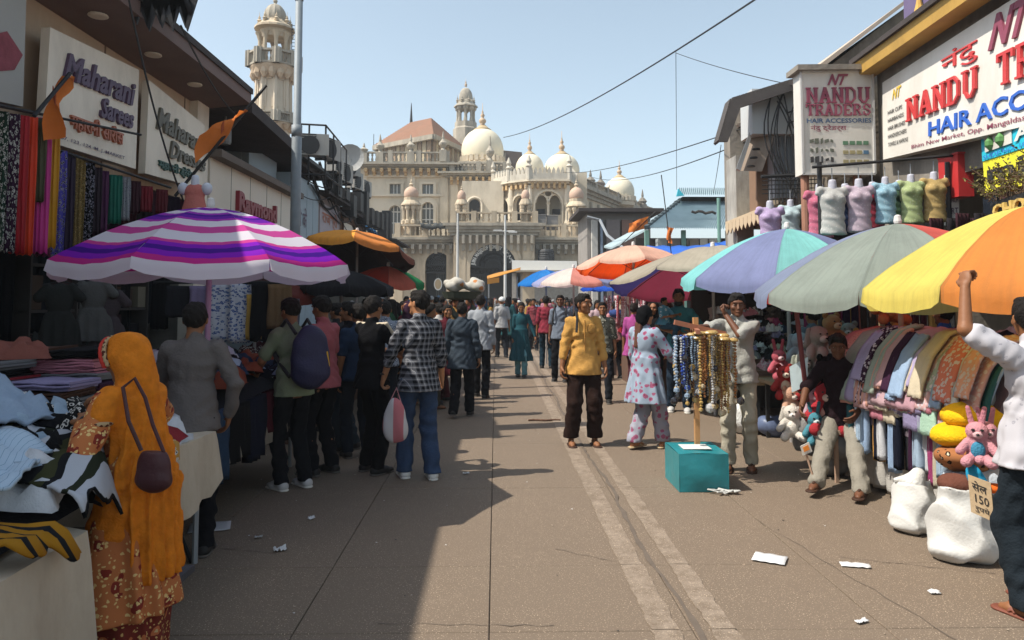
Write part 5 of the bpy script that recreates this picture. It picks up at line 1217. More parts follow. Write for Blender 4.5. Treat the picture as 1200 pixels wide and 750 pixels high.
# cyan and yellow advertisement, black CHOICE board with a shrub
t,q=sign([(1150,160),(1262,112),(1262,205),(1154,226)],[(1150,190,8.4),(1262,150,6.6),(1262,205,6.58)],'cyan and yellow shop signboard below the long white one at the right edge',mat('sign_yellow',(.68,.62,.04),.5,.03),.08)
qc=[q[0],q[1],quadpt(q,1,.55),quadpt(q,0,.55)];MB().slab([x+V(-.012,-.008,0)for x in qc],.01).build('cyan_band',mat('sign_cyan',(.02,.45,.58),.5,.03),t)
text('AROMA',q,.42,1.3,.68,.9,WS,t,0,.03,.03);text('SHOP NO. 18',q,.04,.55,.56,.63,BLUL,t,0,.03,.01);text('micro',q,.08,1.2,.14,.44,BLK,t,0,.03,.03)
MB().slab([quadpt(q,.06,.93)+V(-.03,-.01,0),quadpt(q,.38,.93)+V(-.03,-.01,0),quadpt(q,.38,.68)+V(-.03,-.01,0),quadpt(q,.06,.68)+V(-.03,-.01,0)],.01).build('logo_panel',WS,t)
for dx in(.14,.27):
 c=quadpt(q,dx,.8)+V(-.05,-.02,0);MB().lathe([(.005,-.09),(.05,-.03),(.05,.02),(.005,.08)],c,8).build('leaf_mark',mat('leaf_green',(.1,.25,.08),.5),t)
t,q=sign([(1160,238),(1262,205),(1262,240),(1163,262)],[(1160,250,7.4),(1262,220,6.0),(1262,240,6.0)],'black name board with gold capitals under the dry shrub',BLK,.2)
text('CHOICE',q,.06,.75,.2,.8,mat('gold_letter',(.6,.42,.12),.4),t,.02,.03,.03)
sh_=thing('shrub','straggly dry green shrub growing along the top of the black name board','shrub',(q[0].x,q[0].y,q[0].z));mb=MB();lf_=MB();r=random.Random(9)
for k in range(120):
 u=r.random();base=q[0].lerp(q[1],u)+V(r.uniform(-.05,.1),0,0);d=V(r.uniform(-.28,.2),r.uniform(-.2,.2),r.uniform(.05,.34));p1=base+d;mb.tube([base,base+d*.5+V(0,0,.03),p1],.004,4,cap=False)
 for j in range(14):
  c=base.lerp(p1,r.uniform(.3,1.05))+V(*[r.uniform(-.02,.02)for _ in range(3)]);a=V(r.uniform(-1,1),r.uniform(-1,1),r.uniform(-.3,1)).normalized()*.035;b=a.cross(V(r.random(),r.random(),r.random())).normalized()*.01;lf_.add([c,c+a*.5+b,c+a,c+a*.5-b],[(0,1,2,3)])
mb.build('stem',mat('twig',(.12,.08,.05),.9),sh_);lf_.build('foliage',mat('dry_leaf',(.16,.15,.05),.8,.4,30,0),sh_,kind='stuff')
mb=MB();a,b=P(1122,180,8.9),P(1140,230,8.9);MB().box((a.x,8.9,b.z),(b.x+.02,9.3,a.z)).box((a.x-.01,8.88,a.z),(b.x+.03,9.3,a.z+.02)).build('red_box',mat('red_sheet',(.45,.03,.03),.5),None,label='plain red box panel hanging right of the dress forms',cat='box')
a,b=P(1108,205,9.1),P(1124,262,9.1);t=thing('poster','white poster strip with small dark writing beside the amber dress form','poster',(a.x,9.1,0));q=[P(1108,205,9.1),P(1124,203,9.1),P(1124,264,9.1),P(1108,264,9.1)];parts_slab(q,.03).build('sheet',WS,t);text('PUNCH',q,.1,.9,.44,.54,PURP,t,0,.01,.01);text('ART',q,.1,.9,.22,.34,PURP,t,0,.01,.01)
# farther right building
b9=thing('shop_building','cluttered upper storey with corrugated roof and blank white lightbox behind the right signs','shop',(6,14,0));Yb=13.5
mb=MB();e0,e1=P(845,165,15),P(858,118,15.2)
rp=[P(*q_,12.1)for q_ in((938,92),(858,117),(844,166),(853,166),(868,126),(938,103))];mb.prism(rp,(0,.05,0))
for k in range(16): # corrugated sheets sloping back from the street edge
 t0=k/16;a,b=rp[2].lerp(rp[1],t0),rp[2].lerp(rp[1],t0+.055);mb.prism([a,b,b+V(.05,.45,.03),a+V(.05,.45,.03)],(-.03,0,.03));a,b=rp[1].lerp(rp[0],t0),rp[1].lerp(rp[0],t0+.055);mb.prism([a,b,b+V(.05,.45,.03),a+V(.05,.45,.03)],(0,0,.04))
mb.build('corrugated_roof',mat('old_tin',(.085,.075,.07),.8,.3,4),b9)
def pbox(a,b,Y0,Y1,m,nm,par=b9):A,B=P(*a,Y0),P(*b,Y0);return MB().box((A.x,Y0,B.z),(B.x,Y1,A.z)).build(nm,m,par)
pbox((881,104),(938,157),12.4,13.0,mat('lightbox_white',(.50,.52,.52),.6,.04,2),'blank_lightbox')
pbox((906,158),(940,232),12.6,12.9,mat('grey_corrugated',(.33,.35,.37),.6,.05,2),'grey_panel')
for k in range(7):c=P(908+k*4.6,158,12.58);z1=P(908,232,12.58).z;MB().box((c.x,12.56,z1),(c.x+.015,12.61,c.z)).build('panel_rib',mat('rib_grey',(.22,.24,.26),.6),b9)
pbox((886,160),(906,260),12.9,13.3,mat('brown_wall',(.22,.14,.09),.9,.2,2),'brown_wall');pbox((862,182),(884,300),14.6,15.2,mat('weathered_wall',(.36,.35,.32),.9,.3,1.5,dirt=((.1,.09,.08),.7,2)),'weathered_wall');pbox((940,205),(1010,350),12.9,14,INT,'dark_front')
q=[P(866,197,14.8),P(886,155,14.8),P(907,158,12.6),P(893,200,12.6)]
mb=MB();mb.prism([P(864,200,12.75),P(880,156,12.75),P(908,158,12.45),P(893,201,12.45)],(.03,.14,.05));mb.build('soffit',mat('soffit_tan',(.30,.24,.19),.8,.15),b9)
mb=MB();mb.prism([P(862,199,12.65),P(878,155,12.65),P(882,155,12.65),P(867,201,12.65)],(-.02,-.1,0));mb.build('white_edge',WS,b9)
for k in range(3):c=P(881+3.0*k,192-10*k,12.5);MB().lathe([(.07,-.02),(.06,0)],c+V(-.05,-.1,-.05),10).build('soffit_light',BLK,b9)
MB().box((P(856,200,15).x,15,0),(P(856,200,15).x+.35,15.4,5.6)).build('clutter_post',CONC,b9)
mb=MB();r=random.Random(4)
for k in range(9):z=P(915,226+k*2.2,11.2).z
for k in range(14):
 c=P(900+k*4.2,206,11.6);mb.tube([c,c-V(0,0,.45)],.008,4)
for k in range(5):a,b=P(893,207+k*5,11.6),P(960,205+k*5,11.6);mb.tube([a,b],.008,4)
mb.tube([P(892,207,11.5),P(962,204,11.5)],.03,6);mb.build('wire_rack',BLK,None,label='black wire hanging rack above the lilac dress form',cat='rack',kind=None)
mb=MB()
for k in range(9):
 a=P(r.uniform(900,935),r.uniform(100,120),12.2);b=P(r.uniform(905,940),r.uniform(210,235),12.2);sg=r.uniform(-.3,.3);mb.tube([a.lerp(b,t/8)+V(sg*math.sin(math.pi*t/8),0,0)for t in range(9)],.012,5)
mb.build('hanging_cables',BLK,None,label='loose black cables hanging over the grey corrugated panel',cat='cables',kind='stuff')
# small striped awning
a=thing('awning','small tan canvas awning with scalloped edge left of the lilac dress form','awning',(P(870,260,15).x,15,0));mb=MB();c0,c1,c2,c3=P(852,262,14.6),P(893,246,12.2),P(893,250,12.0),P(850,268,14.4)
mb.prism([P(850,263,14.8),P(891,247,12.6),P(891,247,12.6)+V(1.0,.3,.25),P(850,263,14.8)+V(1.0,.3,.25)],(0,0,.05));mb.build('canvas',mat('tan_canvas',(.50,.40,.27),.9),a)
A,B=P(850,263,14.8),P(891,247,12.6)
for k in range(9):p,q_=A.lerp(B,k/9),A.lerp(B,(k+.92)/9);MB().prism([p,q_,q_-V(0,0,.12),(p+q_)/2-V(0,0,.22),p-V(0,0,.12)],(.02,0,0)).build('scallop',mat('tan_canvas',(.50,.40,.27),.9),a)
# teal tin roofed shed across the side street
TIN=mat('teal_tin',(.32,.40,.43),.6,.12,1.5,.1,dirt=((.22,.3,.32),.5,2));Yt=26
s1=thing('market_shed','low market shed with pale teal corrugated tin roof and raised ridge vent','shed',(P(800,300,Yt).x,Yt,0))
def tin(p4,n,mbx):
 for k in range(n):
  t0,t1=k/n,(k+1)/n;a,b,c,d=[p4[0].lerp(p4[1],t0),p4[0].lerp(p4[1],t1),p4[3].lerp(p4[2],t1),p4[3].lerp(p4[2],t0)];h=V(0,0,.06)
  m0,m1=a.lerp(b,.5)+h,d.lerp(c,.5)+h;mbx.add([a,m0,m1,d],[(0,1,2,3)]);mbx.add([m0,b,c,m1],[(0,1,2,3)])
mb=MB();eL,eR,rR,rL=P(757,268,25),P(880,269,25),P(880,234,29),P(799,234,29);tin([eL,eR,rR,rL],46,mb)
o=mb.build('roof',TIN,s1)
mb=MB();a,b,c,d=P(793,229,28),P(880,229,28),P(880,221,30),P(795,221,30);tin([a,b,c,d],36,mb);mb.build('ridge_vent_roof',TIN,s1)
MB().box((P(800,234,28.6).x,28.6,P(800,236,28.6).z),(P(880,234,28.6).x,30,P(800,229,28.6).z-.05)).build('vent_gap',INT,s1)
q=P(797,226,27.9);mb=MB();mb.prism([P(793,230,27.9),P(795,221,27.9),P(802,229,27.9)],(0,.1,0));mb.build('bright_gable',mat('cyan_tin',(.05,.42,.52),.5),s1)
mb=MB();hl=[P(757,268,25).lerp(P(799,234,29),k/12)for k in range(13)]
for k in range(12):mb.bar(hl[k]+V(0,-.05,.03),hl[k].lerp(hl[k+1],.6)+V(0,-.05,.03),.14)
mb.build('hip_flashing',mat('dark_flashing',(.05,.07,.08),.8),s1)
z0=P(800,272,25).z;MB().box((P(757,268,25.6).x,27.5,0),(12,28,z0)).build('rear_wall',INT,s1)
for px in(758,801,853):c=P(px,270,25.4);MB().box((c.x-.07,25.35,0),(c.x+.07,25.5,z0+.1)).build('post',mat('green_post',(.16,.30,.26),.7),s1)
c=P(842,232,24.6);MB().tube([(c.x,24.6,0),(c.x,24.6,c.z)],.06,8).build('post',mat('green_post',(.16,.30,.26),.7),s1)
mb=MB();pts=[(P(808+i*4,253+1.2*math.sin(i*1.9)+i*.25,26.4))for i in range(8)];mb.tube([p+V(0,-.3,.12)for p in pts],.05,5);mb.build('tear',INT,s1)
for k,(px,cc)in enumerate(((775,(.3,.33,.33)),(790,(.25,.22,.2)),(824,(.62,.6,.55)),(833,(.62,.6,.55)),(812,(.3,.25,.2)))):c=P(px,286,25.8);MB().box((c.x-.16,25.6,c.z-.25),(c.x+.16,26,c.z+.18)).build('stored_box',mat('box'+str(k),cc,.8),None,label=('grey','dark brown','left white','right white','tan')[k]+' box stored under the teal tin roof',cat='box')
MB().box((P(760,290,25.5).x,25.5,0),(P(842,290,25.5).x,26.4,P(800,291,25.5).z)).build('shelf_front',INT,s1)
# dark sheds left of it
s2=thing('market_shed','grey and brown shack between the mosque wing and the tin roofed shed','shed',(P(720,300,34).x,34,0))
A,B=P(688,250,36),P(762,250,36);MB().box((A.x,36,0),(B.x,40,P(700,250,36).z)).build('wall',mat('shack_wall',(.26,.24,.22),.9,.3,1.5),s2)
MB().box((A.x-.5,35.2,P(700,250,36).z),(B.x+.5,40,P(700,246,36).z)).build('roof',DARKR,s2)
for k,(p0,p1,cc)in enumerate(((693,700,(.5,.48,.44)),(703,706,(.24,.30,.38)),(710,726,(.20,.17,.16)),(728,741,(.22,.13,.10)),(742,757,(.13,.09,.08)))):
 a,b=P(p0,258,35.8),P(p1,312,35.8);MB().box((a.x,35.6,0),(b.x,35.95,a.z)).build('boarding',mat('boarding'+str(k),cc,.8,.2),s2)
mb=MB();a,b=P(700,256,35),P(730,292,33);mb.tube([P(688,254,35),P(703,258,35),P(712,276,34),P(732,292,33)],.07,6);mb.build('slanting_pipe',STEEL,s2)
mb=MB();a,b,c,d=P(716,292,31),P(762,268,27),P(764,270,27),P(720,296,31);mb.prism([a,b,b+V(0,2,.2),a+V(0,2,.2)],(0,0,.08));mb.build('lean_to_roof',TIN,s2)
mb=MB();pts=[[P(758+9.5*i,288+(1.5 if i%2 else 0)-(i>6)*(i-6)*1.5+j*4,22-i*.15-j*.2)for j in range(4)]for i in range(12)];mb.grid(pts);o=mb.build('blue_tarpaulin',mat('blue_tarp2',(.02,.10,.42),.5,.2,3,.4,5),None,smooth=True,label='bright blue tarpaulin strip strung under the teal tin roof',cat='tarpaulin');o.modifiers.new('s','SOLIDIFY').thickness=.02
# flags
def flag(pole_a,pole_b,cloth_pts,label,m=None,thick=.018):
 t=thing('flag',label,'flag',(pole_a.x,pole_a.y,0),0,'orange flags over the street')
 MB().tube([pole_a,pole_b],thick,6).build('pole',BLK,t);n=9;rows=[]
 top,bot=cloth_pts[0],cloth_pts[1]
 def pl(ps,u):x=u*(len(ps)-1);i=min(int(x),len(ps)-2);return ps[i].lerp(ps[i+1],x-i)
 for i in range(n+1):
  u=i/n;a,b=pl(top,u),pl(bot,u);rows.append([a.lerp(b,j/5)+V(.03*math.sin(u*9+j),.05*math.sin(u*7+j*.8),0)for j in range(6)])
 mb=MB();mb.grid(rows);mb.build('cloth',m or mat('saffron',(.72,.20,.035),.8,.12,6,.2,trans=.3),t,smooth=True);mk=MB()
 c=rows[n//2][2];mk.obox(c+V(.02,-.03,0),(rows[n//2+1][2]-c)*.6,(0,.006,0),(0,0,.05));mk.build('printed_mark',mat('mark_rust',(.35,.07,.02),.8),t)
flag(P(40,136,6.4),P(82,86,6.9),([P(82,88,6.9),P(76,118,6.8),P(73,160,6.8)],[P(79,90,6.9),P(52,118,6.7),P(51,166,6.7)]),'narrow orange pennant drooping in front of the purple lettered signboard')
flag(P(205,230,8.2),P(312,100,8.4),([P(287,128,8.3),P(262,143,8.3),P(231,158,8.2)],[P(285,130,8.3),P(256,170,8.3),P(228,192,8.2)]),'large swallow tailed orange flag on a slanting black pole over the striped umbrella')
flag(P(720,294,27),P(768,248,27),([P(737,262,27),P(760,253,27)],[P(737,273,27),P(760,267,27)]),'rectangular orange flag on the slanting roof pole right of the mosque')
flag(P(787,300,20),P(775,205,20),([P(781,265,20),P(789,268,20)],[P(782,281,20),P(786,286,20)]),'small limp orange flag on a thin upright stick before the teal roof',thick=.014)
# overhead wires, one per run
def wire(a,b,sag,r_,label):
 MB().tube([a.lerp(b,t/24)-V(0,0,sag*4*(t/24)*(1-t/24))for t in range(25)],r_,5,cap=False).build('overhead_wire',BLK,None,label=label,cat='cable',group='overhead wires')
wire(P(890,-4,12),P(590,161,40),.4,.018,'black wire running from the top edge down to the big cream dome')
wire(P(660,202,50),P(935,128,12),.35,.014,'thin wire crossing the sky to the corrugated roof, upper of the pair')
wire(P(690,206,50),P(935,140,12),.6,.014,'thin wire crossing the sky to the corrugated roof, lower of the pair')
wire(P(792,60,18),P(793,222,25),0,.008,'faint vertical wire above the teal tin roof')
wire(P(792,62,18),P(930,100,12),.05,.008,'faint wire running right from the top of the vertical one')
wire(P(212,30,8.6),P(300,150,14),.25,.012,'wire sagging from the roof shelter to the dark roof')
wire(P(150,-5,7),P(215,235,8),.15,.010,'black cable hanging down across the olive lettered signboard')
wire(P(845,170,15),P(836,226,24),.05,.008,'wire from the corrugated roof to the teal shed post')
# ------------------------------------------------------------------ umbrellas
def umbrella(label,apex,rad,drop,cols,rot=0.0,tilt=(0,0),val=.12,n=8,pole=True,polem=None,stripe=None,base=0.0,trans=.45,polex=None,poler=.022):
 """apex = world point of the crown; cols = one colour per panel, first panel starts at angle rot (0 = +X)"""
 ax,ay,az=apex;t=thing('market_umbrella',label,'umbrella',(ax,ay,0));T=Matrix.Translation((0,0,az))@Matrix.Rotation(R(tilt[0]),4,'X')@Matrix.Rotation(R(tilt[1]),4,'Y')
 def prof(u):return rad*u,-drop*(u**1.75*.88+.12*u)
 r_=random.Random(int(ax*100)+3)
 for k in range(n):
  a0,a1=R(rot)+k*math.tau/n,R(rot)+(k+1)*math.tau/n;rows=[];nu,nv=9,12
  for j in range(nv+1):
   u=j/nv;rr,zz=prof(u);row=[]
   for i in range(nu+1):
    s_=i/nu;p0=V(math.cos(a0),math.sin(a0),0);p1=V(math.cos(a1),math.sin(a1),0);d=p0.lerp(p1,s_);sag=math.sin(math.pi*s_)*u*rad*.035
    p=d*rr+V(0,0,zz-sag*1.0+.004*math.sin(i*2.3+j*1.7+k)*u);row.append(T@p)
   rows.append(row)
   # valance
  last=rows[-1];vr=[]
  for i,p in enumerate(last):
   s_=i/nu;h=val*(.82+.18*math.sin(math.pi*s_))if 0<i<nu else val*.72;vr.append(p+V(0,0,-h)+V(p.x,p.y,0).normalized()*(.012+.012*math.sin(i*1.9+k)))
  mb=MB();mb.grid(rows+[[(a+b)/2+V(0,0,.0)for a,b in zip(last,vr)],vr])
  me=mb.mesh('canopy_panel',smooth=True,fix=False);uv=me.uv_layers.new(name='uv');ncol=nu+1;co=[]
  for lp in me.loops:
   v=lp.vertex_index;i,j=v%ncol,v//ncol;uv.data[lp.index].uv=(i/nu,1-min(j/nv,1.0)*.86 if j<=nv else 1-.86-(j-nv)*.07)
  m=stripe if stripe else mat('canopy',cols[k%len(cols)],.85,.07,3,.12,40,spec=.1,trans=trans,dirt=(tuple(c*.5 for c in(srgb(cols[k%len(cols)])if isinstance(cols[k%len(cols)],str)else cols[k%len(cols)])),.35,2.5))
  me.materials.append(m);link('canopy_panel',me,None,t,local=True)
 pm=polem or mat('pole_grey',(.30,.28,.27),.5)
 for k in range(n):
  a=R(rot)+k*math.tau/n;pts=[T@V(math.cos(a)*prof(u)[0]*.985,math.sin(a)*prof(u)[0]*.985,prof(u)[1]-.012)for u in(0.02,.25,.5,.75,1)]
  MB().tube(pts,.006,4).build('rib',BLK,t,local=True)
 if pole:
  px_,py_=(polex or(0,0));top=T@V(0,0,.0);MB().tube([(top.x+px_*.0,top.y,base),(top.x,top.y,top.z)],poler,10).build('pole',pm,t,local=True)
  for k in range(n):
   a=R(rot)+k*math.tau/n;MB().tube([V(top.x,top.y,az-drop*1.15),T@V(math.cos(a)*prof(.5)[0],math.sin(a)*prof(.5)[0],prof(.5)[1]-.02)],.005,4).build('strut',BLK,t,local=True)
 MB().lathe([(.03,0),(.035,.02),(.028,.07),(.01,.08)],T@V(0,0,0),10).build('ferrule',mat('ferrule_white',(.6,.58,.56),.5),t,local=True)
 return t
ST=[(0,'#e3dce6'),(.14,'#c9308f'),(.18,'#8a1ec0'),(.225,'#4a1590'),(.265,'#8a1ec0'),(.30,'#d7479b'),(.325,'#e3dce6'),(.42,'#cf4d9c'),(.50,'#e3dce6'),(.58,'#b03bb0'),(.61,'#6f1fa8'),(.66,'#4a1590'),(.69,'#a33abb'),(.73,'#e3dce6'),(.80,'#8a2bb5'),(.85,'#5a1b9c'),(.88,'#c040a8'),(.91,'#e3dce6')]
# (a colour ramp holds 32 stops)
striped=stripes('purple_stripe_canopy',ST,1.0,'Y',0,True,.8,trans=.35)
striped.node_tree.nodes['Principled BSDF'].inputs['Specular IOR Level'].default_value=.1
LILAC=mat('lilac_pole',(.42,.26,.40),.5)
a=P(247,243,6.1);umbrella('big umbrella with concentric purple, pink and white stripes and a lilac pole',(a.x,6.1,a.z),1.14,.47,['#fff'],rot=-94,stripe=striped,polem=LILAC,val=.11)
a=P(425,272,14.0);umbrella('orange umbrella with far panels darkened as its shaded underside behind the striped one',(a.x-.1,14,a.z),1.12,.42,['#3a201a','#2a1a18','#2a1c18','#341c18','#e09438','#e89c40','#d08040','#7a4a3a'],rot=10,tilt=(-13,4),trans=.08)  # shade of the underside is put into the far panels' dark brown
a=P(455,312,14.5);umbrella('coral red umbrella with one green panel below the orange one',(a.x,14.5,a.z),.72,.28,['#d8604c','#c9523f','#2e9a5a','#c9523f','#d8604c','#cc4a3a','#e07a66','#2c8a54'],rot=10,tilt=(3,4))
a=P(400,316,11.0);umbrella('nearly black umbrella tucked under the striped one at its right end',(a.x,11.0,a.z),.78,.26,['#141216','#18161a','#121014','#1c1a1e'],rot=20,trans=.05)
a=P(300,322,10.5);umbrella('dull red umbrella mostly hidden behind the striped one',(a.x,10.5,a.z),.85,.28,['#5a2420','#6a2c24','#3a1a18','#5c2620'],rot=0,trans=.1)
MB().tube([P(930,338,6.5),P(946,470,6.9)],.022,8).build('pole',mat('maroon_pole',(.14,.035,.04),.5),None,label='maroon pole slanting down in front of the soft toys',cat='pole')
WOODP=mat('wooden_pole',(.36,.24,.17),.7,.2,10);REDP=mat('maroon_pole',(.14,.035,.04),.5)
a=P(1212,240,4.75);umbrella('yellow and orange umbrella at the right edge held up by a raised arm',(a.x,4.75,a.z),1.04,.54,['#e8a030','#e89a40','#e2d470','#e2d470','#e0904c','#e2d470','#e0904c','#e2d470'],rot=27,tilt=(0,0),val=.13,pole=False,n=8)
a=P(1052,262,6.6);umbrella('grey green umbrella with one coral red panel and aqua valance',(a.x,6.6,a.z),1.28,.58,['#c23a34','#c8524a','#c23a34','#8d99b4','#9aa59c','#9aa59c','#d8655c','#dd7466','#c23a34'],rot=28,n=9,val=.12,polem=WOODP,tilt=(2,-2))
a=P(922,268,8.6);umbrella('aqua and lavender blue umbrella between the grey green and maroon ones',(a.x,8.6,a.z),1.24,.58,['#8fd8d8','#9098c0','#8fd8d8','#8fd8d8','#8a92ba','#8ed4d0','#8a92ba','#90d6d6'],rot=18,val=.12,tilt=(2,0))
a=P(835,290,10.6);umbrella('faded beige umbrella with maroon and indigo side panels',(a.x,10.6,a.z),1.5,.50,['#8a8474','#943a50','#943a50','#3c3468','#a8a090','#b0a898','#aaa292','#a8a090'],rot=0,val=.05,tilt=(-9,0),trans=.35)
a=P(742,288,14.0);umbrella('peach white umbrella with far panels coloured vivid orange as light through its underside',(a.x,14,a.z),1.08,.40,['#e85a20','#ea4c12','#ea4c12','#e85a20','#efc8b4','#efc6b0','#ecc0aa','#efb8a0'],rot=0,tilt=(-7,0),val=.07)  # vivid orange of the far panels stands for light passing through the cloth
a=P(672,314,16.5);umbrella('small white umbrella with pink and pale blue panels nearest the mosque',(a.x,16.5,a.z),.92,.33,['#c8c8e0','#e2a298','#efd8d0','#d8cfe0','#a8aed8','#efe0d8','#e89a8c','#a4acd4'],rot=-10,val=.07)
a=P(640,316,19.0);umbrella('bright blue umbrella just left of the small white one',(a.x,19,a.z),.75,.36,['#2a7fd0','#3a8fe0','#2874c4','#3484d4'],rot=15,val=.05)
a=P(718,324,18.5);umbrella('royal blue umbrella peeping out beside the maroon panelled one',(a.x,18.5,a.z),.8,.3,['#2450b8','#2c5cc4','#204aa8','#2858bc'],rot=0,val=.05)
a=P(800,330,13.0);umbrella('low orange umbrella behind the aqua one',(a.x,13,a.z),.9,.22,['#d8683a','#e0774a','#cc5c30','#dd7040'],rot=0,val=.05)
aw=thing('awning','ochre canvas sheet propped on poles before the main gate','awning',(P(590,322,30).x,30,0));pts=[[P(571+6.5*i,327-1.7*i-j*1.1+.5*math.sin(i+j),30+j*.6)for j in range(4)]for i in range(7)]
mb=MB();mb.grid(pts);o=mb.build('canvas',mat('ochre_canvas',(.58,.28,.06),.85,.15,3,trans=.3),aw,smooth=True);o.modifiers.new('s','SOLIDIFY').thickness=.02
mb=MB();mb.prism([P(571,327,30),P(585,325,30),P(585,331,30),P(571,333,30)],(0,.02,0));mb.build('side_flap',mat('ochre_canvas',(.58,.28,.06),.85,.15,3,trans=.3),aw)
for px in(573,606):c=P(px,325,30.2);MB().tube([(c.x,30.2,0),(c.x,30.2,c.z)],.03,6).build('pole',STEEL,aw)
# ------------------------------------------------------------------ soft goods: shared meshes
def noise3(x,y,z,s=1.0):return mnoise.noise(Vector((x*s,y*s,z*s)))
def crumple_mesh(seed,n=15,w=1.0,d=.8,h=.22):
 mb=MB();rows=[]
 for i in range(n+1):
  row=[]
  for j in range(n+1):
   u,v=i/n*2-1,j/n*2-1;e=max(abs(u),abs(v));ed=max(0,1-max(abs(u)**5,abs(v)**5));nz=abs(noise3(u*1.7+seed*7,v*1.7,seed))*1.3+.45*abs(noise3(u*4+seed,v*4,seed*3))
   rr=1+.18*noise3(u*1.5,v*1.5,seed+5);row.append((u*w/2*rr+.04*noise3(v*3,u*3,seed),v*d/2*rr,h*(ed**.5)*(.25+nz)-.02*(1-ed)))
  rows.append(row)
 mb.grid(rows);b0=len(mb.v);return mb.mesh('crumpled',smooth=True,fix=False)
def fold_mesh(seed,w=.32,d=.26,h=.045,layers=3):
 """a folded garment: stacked rounded layers joined at one fold, slightly skewed"""
 mb=MB();r=random.Random(seed);lh=h/layers
 for k in range(layers):
  dx,dy=r.uniform(-.012,.012),r.uniform(-.012,.012);ring=[];z=k*lh;prof=[(-.5,.1),(-.515,.5),(-.5,.9),(.5,.92),(.52,.5),(.5,.08)]
  rows=[]
  for i in range(7):
   x=(i/6-.5)*w;rows.append([(x+dx,y*d+dy+.006*math.sin(i*1.7+seed),z+zz*lh+.004*math.sin(i*2+k+seed))for(y,zz)in prof])
  base=len(mb.v);m=len(prof)
  for rw in rows:mb.v+=rw
  for i in range(6):
   for j in range(m):j2=(j+1)%m;mb.f.append((base+i*m+j,base+(i+1)*m+j,base+(i+1)*m+j2,base+i*m+j2));mb.mi.append(0)
  mb.f.append(tuple(base+j for j in range(m)));mb.f.append(tuple(base+6*m+j for j in range(m-1,-1,-1)));mb.mi+=[0,0]
 return mb.mesh('folded',smooth=False)
def hang_mesh(seed,w=.22,h=1.0,amp=.02,taper=.0):
 """cloth hanging from a rod: pleated strip, closed with thickness"""
 mb=MB();rows=[];r=random.Random(seed);p1=r.uniform(0,6);n=13
 ring=[]
 for j in range(11):
  v=j/10;row=[]
  for i in range(n):
   u=i/(n-1)-.5;ww=w*(1+taper*v);row.append((u*ww+.006*math.sin(v*6+i),amp*(.4+.6*v)*math.sin(i*1.9+p1+.4*math.sin(v*5)),-h*v*(1+.012*math.sin(i*1.3+p1))))
  for i in range(n-1,-1,-1):
   x,y,z=row[i];row.append((x,y+.03,z))
  rows.append(row)
 m=2*n;base=0
 for rw in rows:mb.v+=rw
 for j in range(10):
  for i in range(m):i2=(i+1)%m;mb.f.append((j*m+i,(j+1)*m+i,(j+1)*m+i2,j*m+i2));mb.mi.append(0)
 mb.f.append(tuple(range(m-1,-1,-1)));mb.f.append(tuple(10*m+i for i in range(m)));mb.mi+=[0,0]
 return mb.mesh('hanging',smooth=True)
CR_=[crumple_mesh(i)for i in range(6)];FO=[fold_mesh(i)for i in range(5)];HA=[hang_mesh(i)for i in range(5)]
for me in CR_+FO+HA:me.materials.append(cloth('#888888'))
def put(me,name,m,loc,rz=0,sc=(1,1,1),rx=0,ry=0,label=None,cat=None,group=None,parent=None):
 o=link(name,me,m,parent,loc=loc,rot=(rx,ry,rz),scale=sc,local=parent is not None);return tag(o,label,cat,group)
CN={'white':'#c9ccd2','black':'#121316','navy':'#151a2c','charcoal':'#2a2a2e','maroon':'#4a1220','crimson':'#8e1524','rust':'#8a3c1c','olive':'#4a4a30','grey':'#6c6d70','lilac':'#8a7fa8','pale blue':'#9ab4cc','mustard':'#c08a20','pink':'#b86a7c','teal':'#1f5c64','brown':'#4a3024','cream':'#c2b59a','denim blue':'#28405c','plum':'#3c1c38','mint':'#9cc4ac','peach':'#d89a84','dusty pink':'#c79a9c','lavender':'#a79ac2','sage':'#9aa898','sky blue':'#8aa8cc','coral':'#d2705a','magenta':'#a0306c','lemon':'#d8c44a','tan':'#a8845c','dark green':'#1e3a2a'}
